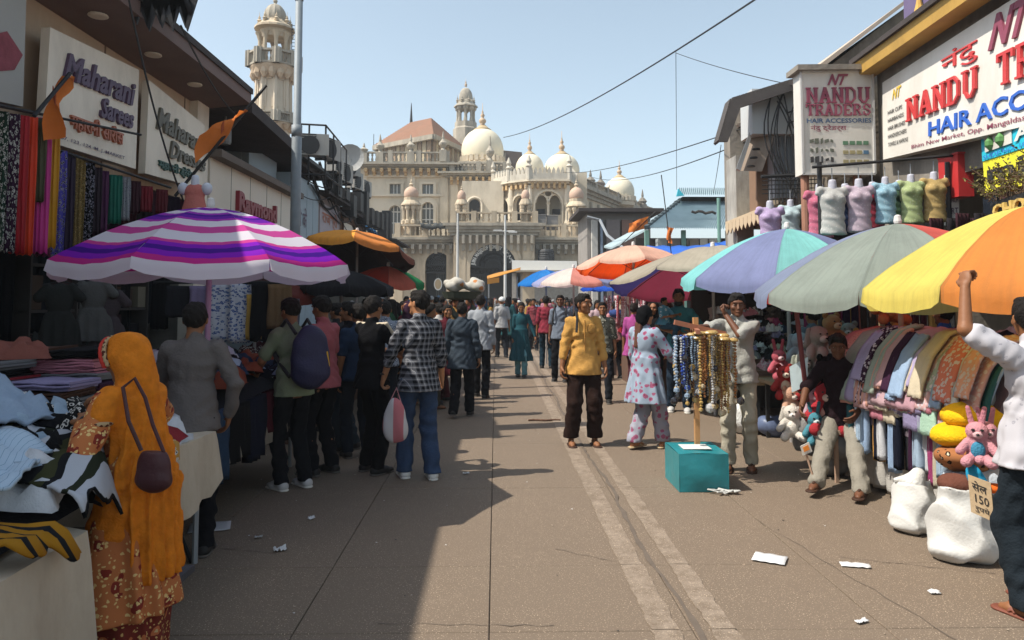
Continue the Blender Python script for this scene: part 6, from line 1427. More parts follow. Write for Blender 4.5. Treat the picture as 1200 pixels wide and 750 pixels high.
# ---- left front table
CLOTHB=mat('cream_tablecloth',(.47,.40,.31),.9,.12,2,.5,7,dirt=((.28,.22,.16),.5,3))
def skirted_table(label,corners,z,hang,m=CLOTHB,folds_=.032,legs=True,drop_sides=(0,1,2,3),clabel=None):
 """trestle table (thing) plus a cloth over it (thing)"""
 c=sum((V(*p,0)for p in corners),V(0,0,0))/4;t=thing('stall_table',label,'table',(c.x,c.y,0));mb=MB();mb.prism([(x,y,z-.03)for x,y in corners],(0,0,.025));mb.build('tabletop',mat('plywood',(.25,.17,.10),.8,.2,4),t)
 for(x,y)in corners:p=V(x,y,0).lerp(c,.12);MB().tube([(p.x,p.y,0),(p.x,p.y,z-.03)],.018,6).build('leg',STEEL,t)
 mb=MB();n=12;ring=[];per=[]
 for k in range(4):
  a,b=V(*corners[k],z+.004),V(*corners[(k+1)%4],z+.004)
  for i in range(n):per.append((a.lerp(b,i/n),k))
 cc=V(c.x,c.y,z+.004);N=len(per);rows=[]
 rows.append([cc.lerp(p,.5)for p,_ in per]);rows.append([p+(p-cc).normalized()*.01 for p,_ in per])
 for j in range(1,6):
  row=[]
  for i,(p,k)in enumerate(per):
   hh=hang[k]if isinstance(hang,(list,tuple))else hang;o_=(p-cc);o_.z=0;o_.normalize();w=folds_*math.sin(i*1.05+.6*math.sin(i*.31))*j/5;row.append(p+o_*(.015+.03*j/5+w)-V(0,0,hh*j/5*(1+.05*math.sin(i*.8))))
  rows.append(row)
 vs=[q for r_ in rows for q in r_];fs=[]
 for j in range(len(rows)-1):
  for i in range(N):i2=(i+1)%N;fs.append((j*N+i,j*N+i2,(j+1)*N+i2,(j+1)*N+i))
 fs.append(tuple(range(N)));mb.add(vs,fs);o=mb.build('tablecloth',m,None,smooth=True,label=clabel,cat='tablecloth');shade_auto(o,55);return t
skirted_table('trestle table at the lower left under striped shirts',[(-3.0,1.7),(-1.48,1.7),(-1.50,2.80),(-3.0,3.5)],.80,[.3,.42,.5,.4],clabel='cream cloth hanging over the nearest left table corner')
skirted_table('trestle table between the woman in orange and the man in grey',[(-3.1,3.95),(-1.86,3.75),(-1.80,4.85),(-3.1,4.95)],.80,[.26,.40,.3,.3],clabel='cream cloth hanging off the second left table to knee height')
skirted_table('low table behind the striped shirts under the folded stacks',[(-5.2,2.95),(-2.3,2.95),(-2.3,3.7),(-5.2,4.9)],.80,.3,m=cloth('#2a2426'),clabel='dark cloth under the folded stacks at the left')
skirted_table('table of jeans and shirts under the striped umbrella',[(-3.2,5.4),(-1.98,5.4),(-1.95,7.6),(-3.2,7.6)],.78,.35,m=cloth('#8a8072'),clabel='greyish cloth under the jeans pile below the striped umbrella')
# big draped shirts on the front heap: surface height field
def drape(name,poly_uv,hf,m,label,cat,nu=26,nv=20,lift=.01,wr=.02,seed=0,thick=.012,group=None):
 """cloth laid over the height field hf(x,y); poly_uv = four ground corners"""
 A,B,C_,D=[V(*p,0)for p in poly_uv];rows=[]
 for i in range(nu+1):
  row=[]
  for j in range(nv+1):
   u,v=i/nu,j/nv;p=A.lerp(B,u).lerp(D.lerp(C_,u),v);x=p.x+.05*noise3(u*3,v*3,seed);y=p.y+.05*noise3(v*3,u*3,seed+4)
   row.append((x,y,hf(x,y)+lift+wr*(abs(noise3(x*4,y*4,seed+1))*1.6+.5*abs(noise3(x*11,y*11,seed)))))
  rows.append(row)
 mb=MB();mb.grid(rows);me=mb.mesh(name,smooth=True,fix=False);uv=me.uv_layers.new(name='uv');nc=nv+1
 for lp in me.loops:v=lp.vertex_index;uv.data[lp.index].uv=((v//nc)/nu,(v%nc)/nv)
 o=link(name,me,None);me.materials.append(m);s_=o.modifiers.new('s','SOLIDIFY');s_.thickness=thick;s_.offset=1;return tag(o,label,cat,group)
def hA(x,y):
 t=max(0,min(1,(-1.5-x)/.75));q=max(0,min(1,(y-2.3)/1.0));h=.83+.27*(.35*t+.65*t*q)+.03*q
 e=-1.47-max(0,y-2.8)*.48
 if x>e:h-=(x-e)*2.2
 if y>3.45:h-=(y-3.45)*.6
 return h
DST=stripes('dark_white_olive_stripe',[(0,'#a6aab2'),(.22,'#101216'),(.36,'#33351f'),(.52,'#101216'),(.62,'#a6aab2'),(.86,'#20261a')],2.2,'X',.05,True)
PIN=stripes('white_pinstripe',[(0,'#a4b8ca'),(.86,'#6c849c'),(.93,'#a4b8ca')],26,'X',.01,True)
MST=stripes('mustard_black_stripe',[(0,'#94681a'),(.5,'#16181c'),(.78,'#94681a')],3.4,'Y',.04,True)
MB().grid([[(-2.9+.1*i,1.8+.1*j,hA(-2.9+.1*i,1.8+.1*j)-.03)for j in range(19)]for i in range(14)]).build('garment_heap',cloth('#2a2a30'),None,smooth=True,label='dark bottom layer of the shirt heap on the nearest left table',cat='clothing',kind='stuff')
drape('shirt',[(-2.25,2.3),(-1.60,2.5),(-1.74,3.0),(-2.25,3.05)],hA,PIN,'pale blue pinstriped shirt in the lower part of the front left heap','shirt',seed=1,lift=.12,wr=.06)
drape('shirt',[(-2.3,2.0),(-1.46,2.36),(-1.42,2.62),(-2.25,2.3)],hA,MST,'mustard and black striped shirt hanging over the front left table edge','shirt',seed=2,lift=.04,wr=.04)
drape('shirt',[(-2.0,2.85),(-1.44,2.68),(-1.58,3.30),(-2.15,3.25)],hA,DST,'white, black and olive broad striped shirt held up by the woman in orange','shirt',seed=3,lift=.09,wr=.05)
drape('shirt',[(-2.7,3.05),(-2.02,2.95),(-1.9,3.3),(-2.6,3.6)],hA,cloth('#8fa6c0',.1),'plain pale blue shirt crowning the front left heap','shirt',seed=4,lift=.11,wr=.12)
drape('shirt',[(-2.35,2.75),(-1.95,2.7),(-1.85,3.05),(-2.3,3.1)],hA,floral('white_print','#a8b4c2','#22242a','#7890a8',16),'white shirt with black blotches beside the pinstriped one','shirt',seed=5,lift=.08,wr=.06)
drape('shirt',[(-2.15,3.2),(-1.72,3.25),(-1.62,3.5),(-2.1,3.6)],hA,cloth('#0a0c12'),'crumpled black cloth across the blue shirts','shirt',seed=7,lift=.10,wr=.05)
r=random.Random(21)
def pile(n,boxr,hf,cols,what,where,group,seed,kind='crumple',s=(.5,.9),zoff=0,rzr=3.14,flat=1.0):
 r=random.Random(seed);cnt={}
 for k in range(n):
  x,y=r.uniform(boxr[0],boxr[1]),r.uniform(boxr[2],boxr[3]);cn=r.choice(cols);q=r.uniform(*s)
  pat=r.random();col=cloth(CN[cn],.2);pn=''
  if pat<.14:col=stripes('p',[(0,CN[cn]),(.5,r.choice(['#c9ccd2','#15161a','#7a2028']))],r.uniform(14,26),'X');pn='striped '
  elif pat<.26:col=floral('f',CN[cn],'#c9c4bc','#2a2c30',22);pn='printed '
  side=''
  fx,fy=(x-boxr[0])/(boxr[1]-boxr[0]),(y-boxr[2])/(boxr[3]-boxr[2]);side='near' if fy<.33 else 'far' if fy>.66 else 'middle';edge='street' if(fx>.5)==(boxr[0]<0)else 'shop'
  lb=f'{pn}{cn} {what} {where}, {side} part, {edge} side'
  if kind=='crumple':o=put(r.choice(CR_),what.split()[-1],col,(x,y,hf(x,y)+zoff+r.uniform(0,.03)),r.uniform(-rzr,rzr),(q*.62,q*.62,q*.75*flat),r.uniform(-.2,.2),r.uniform(-.2,.2),lb,what.split()[-1],group)
  else:o=put(r.choice(FO),what.split()[-1],col,(x,y,hf(x,y)+zoff),r.uniform(-rzr,rzr),(q,q,q),r.uniform(-.08,.08),r.uniform(-.08,.08),lb,what.split()[-1],group)
pile(14,(-2.5,-1.75,2.8,3.5),hA,['white','pale blue','black','white','white','pale blue'],'shirt','on the nearest left table','loose shirts on the nearest left table',5,s=(.5,.8))
# folded stacks behind (dark, many layers)
def stacks(x0,x1,y0,y1,base,hmax,cols,where,group,seed,rot=0.0,nx=4,ny=2,sc=1.15,wear='folded garment'):
 r=random.Random(seed)
 for i in range(nx):
  for j in range(ny):
   x=x0+(x1-x0)*(i+.5)/nx+r.uniform(-.03,.03);y=y0+(y1-y0)*(j+.5)/ny+r.uniform(-.03,.03);z=base;top=base+hmax*r.uniform(.55,1.0);lv=0
   while z<top:
    cn=r.choice(cols);s_=sc*r.uniform(.92,1.1);lv+=1
    col=stripes('p',[(0,CN[cn]),(.5,r.choice(['#9a9ca2','#c6b8b0','#15161a']))],r.uniform(14,22),'X')if r.random()<.15 else cloth(CN[cn],.2)
    put(r.choice(FO),'folded_garment',col,(x+r.uniform(-.025,.025),y+r.uniform(-.025,.025),z),rot+r.uniform(-.22,.22),(s_,s_,s_*.9),r.uniform(-.05,.05),r.uniform(-.05,.05),
f'{cn} {wear}, '+('leftmost','second','third','fourth','fifth','rightmost')[min(i,5)]+('',' rear')[j%2]+f' stack {where}, '+('at the bottom' if lv==1 else 'near the top' if z+.08>top else 'in the middle'),'clothing',group);z+=.045*s_*.9+.001
stacks(-4.2,-2.15,3.75,4.45,.82,.56,['charcoal','maroon','plum','rust','crimson','navy','lilac','pink','brown','black','grey'],'behind the woman in orange','folded clothes behind the woman in orange',31,nx=6,ny=2,sc=1.1)
put(CR_[2],'shirt',cloth('#8a4a3c'),(-2.6,4.1,1.34),.4,(.35,.35,.4),label='rust shirt slipping off the top of the dark folded stacks',cat='shirt')
def flatz(z):return lambda x,y:z
pile(24,(-2.7,-1.86,3.95,4.85),flatz(.82),['white','white','black','crimson','mustard','pale blue'],'shirt','on the second left table','loose shirts on the second left table',41,s=(.55,.85))
for k,(x,y,z,mm_,lb)in enumerate([(-1.80,4.0,.84,floral('rosep','#c8c4cc','#8a2030','#c05060',18),'white cloth with red blotches trailing off the second left table'),(-1.84,4.45,.84,cloth('#c4c8d0'),'plain white cloth trailing off the second left table')]):
 put(HA[k],'garment',mm_,(x,y,z),1.5,(1.2,1,.42),rx=0,ry=0,label=lb,cat='clothing')
def hB(x,y):return.80+.30*max(0,1-((x+2.6)/.8)**2)*max(0,1-((y-6.4)/1.5)**2)
MB().grid([[(-3.2+.09*i,5.15+.17*j,hB(-3.2+.09*i,5.15+.17*j)-.02)for j in range(15)]for i in range(15)]).build('garment_heap',cloth('#1c1e26'),None,smooth=True,label='dark base of the jeans heap below the striped umbrella',cat='clothing',kind='stuff')
pile(46,(-3.1,-2.0,5.2,7.5),hB,['navy','black','denim blue','maroon','crimson','charcoal','rust','mustard','navy','pale blue','white','denim blue'],'garment','heaped under the striped umbrella','clothes heaped under the striped umbrella',51,s=(.5,.9))
for k,(y,cn,h)in enumerate(((5.3,'denim blue',.5),(5.7,'black',.42),(6.15,'navy',.5),(6.6,'maroon',.35),(7.0,'charcoal',.5))):
 put(HA[k],'garment',cloth(CN[cn],.25),(-1.93,y,.86),1.55,(1.7,1.6,h),label=f'{cn} garment hanging off the edge of the umbrella table',cat='clothing',group='garments over the umbrella table edge')
t=thing('stool','small dark folding stand leaning under the second left table','stool',(-1.55,3.9,0));mb=MB();a,b=G(205,635),G(225,660)
MB().tube([(a.x-.1,a.y,.35),(b.x,b.y,.0)],.014,6).build('leg',BLK,t);MB().tube([(b.x-.25,b.y+.1,.0),(a.x+.1,a.y,.35)],.014,6).build('leg',BLK,t)
MB().box((-1.75,3.35,.34),(-1.45,3.7,.37)).build('seat',mat('dark_seat',(.05,.05,.06),.6),t)
# ---- scarves on the rail, front of the beige shop
rail=thing('clothes_rail','black rail carrying the bright scarves before the beige shop','rail',(-4.1,8,0));MB().tube([P(-30,118,6.0),P(44,133,6.9)],.018,6).build('rod',BLK,rail);MB().tube([P(44,133,6.9),P(165,158,8.6)],.014,6).build('rod',BLK,rail)
SC1=[(0,130,292,'dark green','green and white printed',1),(14,133,295,'plum','plum speckled',1),(25,135,296,'crimson','crimson',0),(35,137,298,'coral','vivid orange red',0),(46,138,236,'olive','short olive',0),(52,138,296,'magenta','hot pink',0),(62,140,290,'lemon','narrow golden yellow',0)]
for k,(px,y0,y1,c,lb,pr)in enumerate(SC1):
 Y=6.45+k*.085;a,b=P(px,y0,Y),P(px,y1,Y);colr={'coral':'#d8401c','magenta':'#c8388a','lemon':'#c89018','crimson':'#a81420'}.get(c,CN[c]);m=floral('sc'+str(k),colr,'#c8c4b8','#3a2030',30)if pr else mat('silk',colr,.5,.25,4,.3,40)
 put(HA[k%5],'scarf',m,(a.x,Y,a.z),.45,(.58,1,(a.z-b.z)),label=f'{lb} scarf in the bright row left of the signboard',cat='scarf',group='scarves on the front rail')
SC2=[(54,172,300,'#5a1a3a','dark wine'),(67,176,300,'#5a50c8','bright violet blue'),(80,180,298,'#2c1c34','dark aubergine'),(92,183,292,'#8a6c28','gold patterned'),(103,190,282,'#101216','black dotted'),(120,200,272,'#4a1444','purple'),(136,205,262,'#0e6a58','emerald'),(146,207,258,'#9aa0a4','black and white zigzag'),(158,212,250,'#3a1020','dark maroon'),(172,218,248,'#7a1024','red'),(190,222,250,'#5a0c1c','deep red'),(112,196,276,'#241020','near black plum')]
for k,(px,y0,y1,c,lb)in enumerate(SC2):
 Y=P(px,y0,1).y*0+7.0+(px-54)*.018;a,b=P(px,y0,Y),P(px,y1,Y);m=floral('sd'+str(k),c,'#b89a50' if 'gold' in lb else '#a8a4b8','#1a1420',34)if k in(1,3,4,7)else mat('silk',c,.55,.25,4,.3,40)
 put(HA[k%5],'scarf',m,(a.x,Y,a.z),.5,(.62 if k!=1 else.8,1,(a.z-b.z)),label=f'{lb} scarf in the shaded second row',cat='scarf',group='scarves in the second row')
MB().tube([P(50,170,6.95),P(200,220,9.7)],.015,6).build('rod',BLK,rail)
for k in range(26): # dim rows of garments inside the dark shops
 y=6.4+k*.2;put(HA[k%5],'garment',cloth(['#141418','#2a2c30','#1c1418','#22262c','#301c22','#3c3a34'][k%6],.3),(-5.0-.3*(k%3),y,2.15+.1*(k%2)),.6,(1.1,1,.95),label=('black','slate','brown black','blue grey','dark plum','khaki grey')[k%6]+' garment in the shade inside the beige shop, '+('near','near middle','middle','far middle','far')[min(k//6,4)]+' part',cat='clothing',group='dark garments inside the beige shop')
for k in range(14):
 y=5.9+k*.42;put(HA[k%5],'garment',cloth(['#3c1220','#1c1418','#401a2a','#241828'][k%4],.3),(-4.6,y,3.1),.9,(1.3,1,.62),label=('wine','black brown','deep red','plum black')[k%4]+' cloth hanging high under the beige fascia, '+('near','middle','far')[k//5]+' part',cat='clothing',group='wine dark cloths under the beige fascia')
 # a little frock, boxes on shelves
def frock(loc,label,col):
 t=thing('frock',label,'dress',loc,.5);s_=SDF(.02);s_.ec((0,0,-.62),(0,0,-.28),(.24,.1),(.11,.06)).el((0,0,-.16),(.12,.06,.16)).rc((-.1,0,-.05),(-.17,0,-.14),.045,.05).rc((.1,0,-.05),(.17,0,-.14),.045,.05)
 s_.disp=lambda X,Y,Z:.012*np.sin(70*X)*np.clip((-.25-Z)*4,0,1);s_.cut((0,0,-1),(0,0,-.60));soft('dress_cloth',s_,col,.014,t,True);MB().tube([(0,0,.0),(0,0,.12)],.006,5).tube([(-.15,0,-.02),(0,0,.02),(.15,0,-.02)],.006,5).build('hanger',BLK,t,local=True)
c=P(110,340,7.4);frock((c.x,7.4,c.z+.1),'small grey tiered frock hanging in the dark shop',cloth('#5a5a58',.2));c=P(126,345,7.5);frock((c.x,7.5,c.z+.05),'small mauve grey frock hanging right behind the tiered one',cloth('#4c4246',.2))
c=P(70,350,7.2);frock((c.x,7.2,c.z+.15),'dim olive grey frock at the left of the hanging pair',cloth('#2e302e',.2))
shf=thing('shop_shelf','dark shelf of boxes inside the beige shop behind the striped umbrella','shelf',(-4.9,8.6,0))
for k in range(5):MB().box((-5.6,7.9,.5+k*.5),(-4.9,10.6,.53+k*.5)).build('shelf_board',INT,shf)
for k in range(4):MB().box((-5.6,7.9+k*.88,.0),(-4.88,7.93+k*.88,2.9)).build('upright',INT,shf)
r=random.Random(8)
for k in range(34):
 y=8.0+(k%9)*.29;lv=k//9;h=r.uniform(.2,.42);cn,cc=r.choice([('brown','#3c2c20'),('dark green','#202a22'),('grey','#4a4844'),('black','#16161a'),('maroon','#2c1416'),('cream','#6c6454')])
 MB().box((-5.4,y,.535+lv*.5),(-4.95+r.uniform(-.06,.05),y+.24,.535+lv*.5+h)).build('box',mat('carton',cc,.85,.15,4),None,label=f'{cn} box on the '+('lowest','second','third','top')[min(lv,3)]+' board of the dark shelf',cat='box',group='boxes on the dark shelf')
 # hanging blue-white print cloth, yellow bits by the shelf
for px,y0,y1,m,lb,w_ in((262,330,400,floral('bluewhite','#c8ccd8','#30509a','#8098c0',26),'white nightdress with blue flower print hanging behind the grey jumper',1.2),(283,330,402,floral('bluewhite','#c8ccd8','#30509a','#8098c0',26),'second blue flowered nightdress hanging to the right',.9),
(300,345,398,cloth('#c89a20'),'mustard yellow shirt hanging in the dark stall',.7),(310,330,400,cloth('#16181c'),'black dress hanging beside the mustard shirt',1.0),(328,333,385,cloth('#7a5c38'),'tan fringed scarf hanging near the green t-shirt',.9),(238,335,380,cloth('#8a7aa0'),'lilac blouse hanging over the grey jumper man',1.0),(342,350,395,cloth('#6a6470'),'grey bag hanging near the green t-shirt',.6),(215,335,372,cloth('#2a2a30'),'charcoal blouse hanging left of the lilac one',1.2)):
 Y=8.4;a,b=P(px,y0,Y),P(px,y1,Y);put(HA[int(px)%5],'garment',m,(a.x,Y,a.z),.3,(w_*1.3,1,a.z-b.z),label=lb,cat='clothing')
MB().tube([P(180,331,8.42),P(352,331,8.42)],.02,6).build('rail',BLK,None,label='dark rail holding the blue flowered nightdresses',cat='rail')
# boxy pink child's dress form on top of the striped umbrella
t=thing('dress_form','transparent coral child dress form standing above the striped umbrella','dress form',(P(228,245,7).x,7,2.5));c=P(228,246,7);s_=SDF(.02);s_.ec((c.x,7,c.z-.05),(c.x,7,c.z+.12),(.13,.08),(.085,.06)).el((c.x,7,c.z+.17),(.1,.06,.08));soft('coral_bodice',s_,cloth('#c86a5c'),.014,t)
s_=SDF(.02);
for dx in(-.11,.11):s_.el((c.x+dx,7,c.z+.2),(.05,.05,.06))
s_.rc((c.x,7,c.z+.2),(c.x,7,c.z+.30),.04,.035);soft('clear_plastic',s_,mat('frosted_plastic',(.5,.52,.58),.3),.012,t)
# ---- dress forms on the right
def dress_form(px,py0,py1,Y,label,col,rz=0,shade='#a9aab4'):
 a,b=P(px,py0,Y),P(px,py1,Y);h=a.z-b.z;k=h/.74;t=thing('dress_form',label,'dress form',(a.x,Y,b.z),rz,'dress forms hanging over the right stalls')
 s_=SDF(.03);s_.ec((0,0,.0),(0,0,.22),(.165,.11),(.135,.09)).ec((0,0,.2),(0,0,.42),(.135,.09),(.155,.10)).el((0,0,.46),(.165,.105,.13)).rc((-.15,0,.56),(.15,0,.56),.045,.045).el((-.06,-.075,.45),(.065,.05,.06)).el((.06,-.075,.45),(.065,.05,.06));s_.rc((-.155,0,.57),(-.19,0,.53),.045,.035).rc((.155,0,.57),(.19,0,.53),.045,.035)
 s_.disp=lambda X,Y,Z:.003*np.sin(60*Z+30*X);soft('embroidered_blouse',s_,col,.014,t,True,scale=k)
 s_=SDF(.02);s_.rc((0,0,.58),(0,0,.67),.055,.048);s_.cut((0,0,1),(0,0,.70));soft('neck',s_,mat('form_neck',shade,.35,.05),.012,t,True,scale=k);MB().tube([(0,0,.69*k),(0,0,.85*k)],.006,5).build('hook',STEEL,t,local=True)
def emb(n,base,hi):return floral(n,base,hi,hi,34,.30,.15)
dress_form(902,232,292,11.0,'lilac embroidered dress form at the left end of the row',emb('e1','#ac94c0','#bcaacb'));dress_form(926,231,285,11.2,'pale aqua dress form second from the left',emb('e2','#a8c0c4','#bcced2'));dress_form(951,230,284,11.3,'bright yellow dress form third from the left',emb('e3','#b8a020','#c0ac34'))
dress_form(975,207,275,9.0,'silver grey sequinned dress form in the nearer row',emb('e4','#acaca8','#c0c0bc'));dress_form(1006,206,272,9.0,'dusty mauve sequinned dress form in the nearer row',emb('e5','#b09cac','#c4b4be'));dress_form(1037,204,262,9.0,'turquoise blue dress form in the nearer row',emb('e6','#80adc0','#9cc0ce'));dress_form(1067,201,262,9.0,'lime green dress form in the nearer row',emb('e7','#9cae70','#b2c08c'));dress_form(1094,198,260,9.0,'amber gold dress form at the right end of the row',emb('e8','#b0924c','#c0a464'))
dress_form(960,212,278,9.3,'pink dress form half hidden behind the silver one',emb('e9','#c05a78','#c87c90'));dress_form(990,212,274,9.35,'dark navy dress form half hidden behind the mauve one',emb('e10','#1c2c50','#2c3c60'));dress_form(1022,210,268,9.35,'crimson dress form half hidden behind the turquoise one',emb('e11','#8a2038','#a03a50'))
dress_form(1053,208,264,9.35,'dark green dress form half hidden behind the lime one',emb('e12','#2c4a34','#3c5a44'))
rk=thing('hanging_rail','black steel rail from which the nearer dress forms hang','rail',(P(1030,190,9).x,9,0));MB().tube([P(952,196,9.0),P(1120,182,9.0)],.02,6).build('rod',BLK,rk)
for px in(960,1110):c=P(px,190,9.05);MB().tube([(c.x,9.05,0),(c.x,9.05,c.z)],.03,6).build('post',BLK,rk)
# ---- right: towel table
def slope(u): # profile across the towel heap: u 0 = back top, 1 = front bottom -> (x offset, z)
 pts=[(1.25,1.20),(.95,1.31),(.62,1.36),(.38,1.30),(.22,1.14),(.12,.95),(.06,.78),(.04,.62)]
 x=u*(len(pts)-1);i=min(int(x),len(pts)-2);f=x-i;return pts[i][0]*(1-f)+pts[i+1][0]*f,pts[i][1]*(1-f)+pts[i+1][1]*f
t=thing('stall_table','low plank table carrying the towel heap at the right','table',(3.7,6,0));MB().box((3.22,4.75,.42),(4.5,7.1,.46)).build('tabletop',mat('plywood',(.25,.17,.10),.8,.2,4),t)
for(x,y)in((3.3,4.9),(4.4,4.9),(3.3,7.0),(4.4,7.0)):MB().box((x-.03,y-.03,0),(x+.03,y+.03,.42)).build('leg',WOODP,t)
mb=MB();rows=[[(3.12+slope(j/14)[0]+.04,4.85+2.2*i/20,slope(j/14)[1]*(1-.12*max(0,(.3-i/20)))-.04 if j else.46)for j in range(15)]for i in range(21)];mb.grid(rows);o=mb.build('towel_heap',cloth('#7a6a78'),None,smooth=True,label='inner mass of the towel heap on the right table',cat='towels',kind='stuff');mb2=MB();
for i in(0,20):mb2.add(rows[i]+[(rows[i][-1][0],rows[i][0][1],.46)],[tuple(range(16))])
mb2.build('heap_end',cloth('#6a5c66'),o)
def towel(y,w,u0,u1,m,label,lift,seed,group='towels draped over the right table',ang=0.0):
 r=random.Random(seed);mb=MB();rows=[];nu=8
 for j in range(19):
  u=u0+(u1-u0)*j/18;x,z=slope(u);row=[];th=.010
  for i in range(nu+1):
   s_=i/nu-.5;rip=.010*math.sin(i*1.4+seed+.5*math.sin(j*.4))+.008*noise3(i*.5,j*.25,seed);drift=ang*(u-u0)
   row.append((3.12+x-lift-abs(rip)*.8,y+s_*w*(1+.06*math.sin(j*.3+seed))+drift,z+lift*.7+rip*.5))
  rows.append(row)
 mb.grid(rows);me=mb.mesh('towel',smooth=True,fix=False);me.materials.append(m);o=link('towel',me);s_=o.modifiers.new('s','SOLIDIFY');s_.thickness=.022;s_.offset=0;tag(o,label,'towel',group);return o
dots=floral('peach_dots','#d69280','#4a3432','#4a3432',26,.16,.1);TW=[(6.95,'peach',dots,'peach towel dotted with small dark marks at the far end'),(6.78,'sage',cloth(CN['sage']),'sage grey towel beside the peach one'),(6.55,'lavender',cloth(CN['lavender']),'lavender towel right of the sage one'),(6.30,'mauve',floral('mauve_p','#b8a0ac','#8a7884','#9a8894',18,.2,.1),'mauve towel with faint print'),(6.05,'dusty pink',cloth('#c09aa2'),'dusty pink towel in the middle of the heap'),(5.80,'rose',cloth('#b98a98'),'rose towel nearer than the dusty pink one')]
for k,(y,cn,m,lb)in enumerate(TW):towel(y,.42,.22+.02*k,.93-.01*k,m,lb,.03+.012*k,k,ang=-.25)
towel(6.45,.30,.30,.9,cloth('#7ab09a'),'green towel edge peeping between the lavender and mauve ones',.045,30,ang=-.2)
towel(7.12,.30,.2,.95,cloth('#b87878'),'dull red towel at the very far end',.02,31,ang=-.1)
r=random.Random(77);PAST=['dusty pink','mint','lavender','peach','cream','sky blue','pink','white','lilac','coral','sage','plum','lemon','magenta','teal']
for k in range(64): # fanned edges of many thin towels, each its own
 y=4.98+(k%32)*.048+r.uniform(-.02,.02);row=k//32;cn=r.choice(PAST[:12])if r.random()<.9 else r.choice(PAST);u1=(.80+.14*(row))+r.uniform(-.07,.06);lift=.02+.05*(1-row)+r.uniform(0,.06)
 towel(y,r.uniform(.10,.24),.30+r.uniform(0,.2),u1,cloth(CN[cn],.18)if r.random()<.8 else floral('twp',CN[cn],'#c8bcc4','#c8bcc4',30),f'{cn} towel in the heap, '+('upper' if row==0 else 'lower')+' layer, '+('by the yellow cushions' if y<5.3 else 'nearer half' if y<5.8 else 'middle' if y<6.2 else 'far half'),lift,100+k,'fanned towels on the right table',ang=r.uniform(-.35,-.1))
for k in range(30): # lower tier hanging below
 y=5.1+k*.067;cn=r.choice(['sky blue','navy','teal','white','mustard','plum','pale blue','charcoal','magenta','cream']);put(HA[k%5],'towel',cloth(CN[cn],.2),(3.20+r.uniform(-.03,.05),y,.72),1.57+r.uniform(-.3,.3),(.42,1.0,r.uniform(.34,.46)),label=f'{cn} napkin in the bottom tier below the towel heap, '+('near end','near half','middle','far half','far end')[k//6],cat='napkin',group='napkins below the towel heap')
for k,(y,w)in enumerate(((6.6,1.6),(5.9,2.2),(5.2,1.8))):put(HA[k],'sheet',cloth('#b8b4ac'),(3.30,y,.46),1.57,(w*1.6,1.2,.42),label=('far','middle','near')[k]+' length of off white sheeting hanging to the ground under the towels',cat='cloth')
pile(26,(3.5,5.0,4.9,7.6),flatz(1.22),['grey','olive','sage','brown','teal','white','cream','charcoal','coral','navy','dark green'],'garment','on top of the heap behind the towels','garments behind the towels',61,s=(.5,.9))
# yellow cushions, plush toys, sacks, card
def cushion(c,s_,m,label,rz=0,ry=0):
 q=SDF(.02);q.el((0,0,0),(.24,.17,.095)).el((.1,.02,0),(.17,.15,.08)).el((-.1,-.02,0),(.17,.15,.08));q.disp=lambda X,Y,Z:.006*np.sin(26*X+14*Y)+.004*np.sin(50*Y+30*X);o=soft('cushion',q,m,.014,None,scale=s_,label=label,cat='cushion');o.location=c;o.rotation_euler=(0,ry,rz)
YC=mat('yellow_plush','#d9a90a',.9,.1,8,.5,80)
c=P(1138,489,4.95);cushion((c.x+.05,4.98,c.z),1.0,YC,'upper plump yellow cushion beside the towel heap',.3,.05);c=P(1130,512,4.9);cushion((c.x+.05,4.93,c.z),1.0,YC,'lower plump yellow cushion beside the towel heap',.1,.05)
tig=floral('tiger_print','#a8672c','#2a1c14','#d8c8a8',17,.25,.12);c=P(1130,540,4.85);cushion((c.x+.03,4.9,c.z),.9,tig,'tiger print plush cushion below the yellow ones',.5,.2)
c=P(1142,566,4.8);cushion((c.x+.1,4.9,c.z),1.0,cloth('#b8c4d0'),'pale blue white folded quilt below the tiger print',.2);c=P(1180,470,5.0);cushion((c.x,5.1,c.z),1.1,cloth('#8a9aa8'),'grey blue cushion behind the man in the white t-shirt')
c=P(1155,450,5.4)
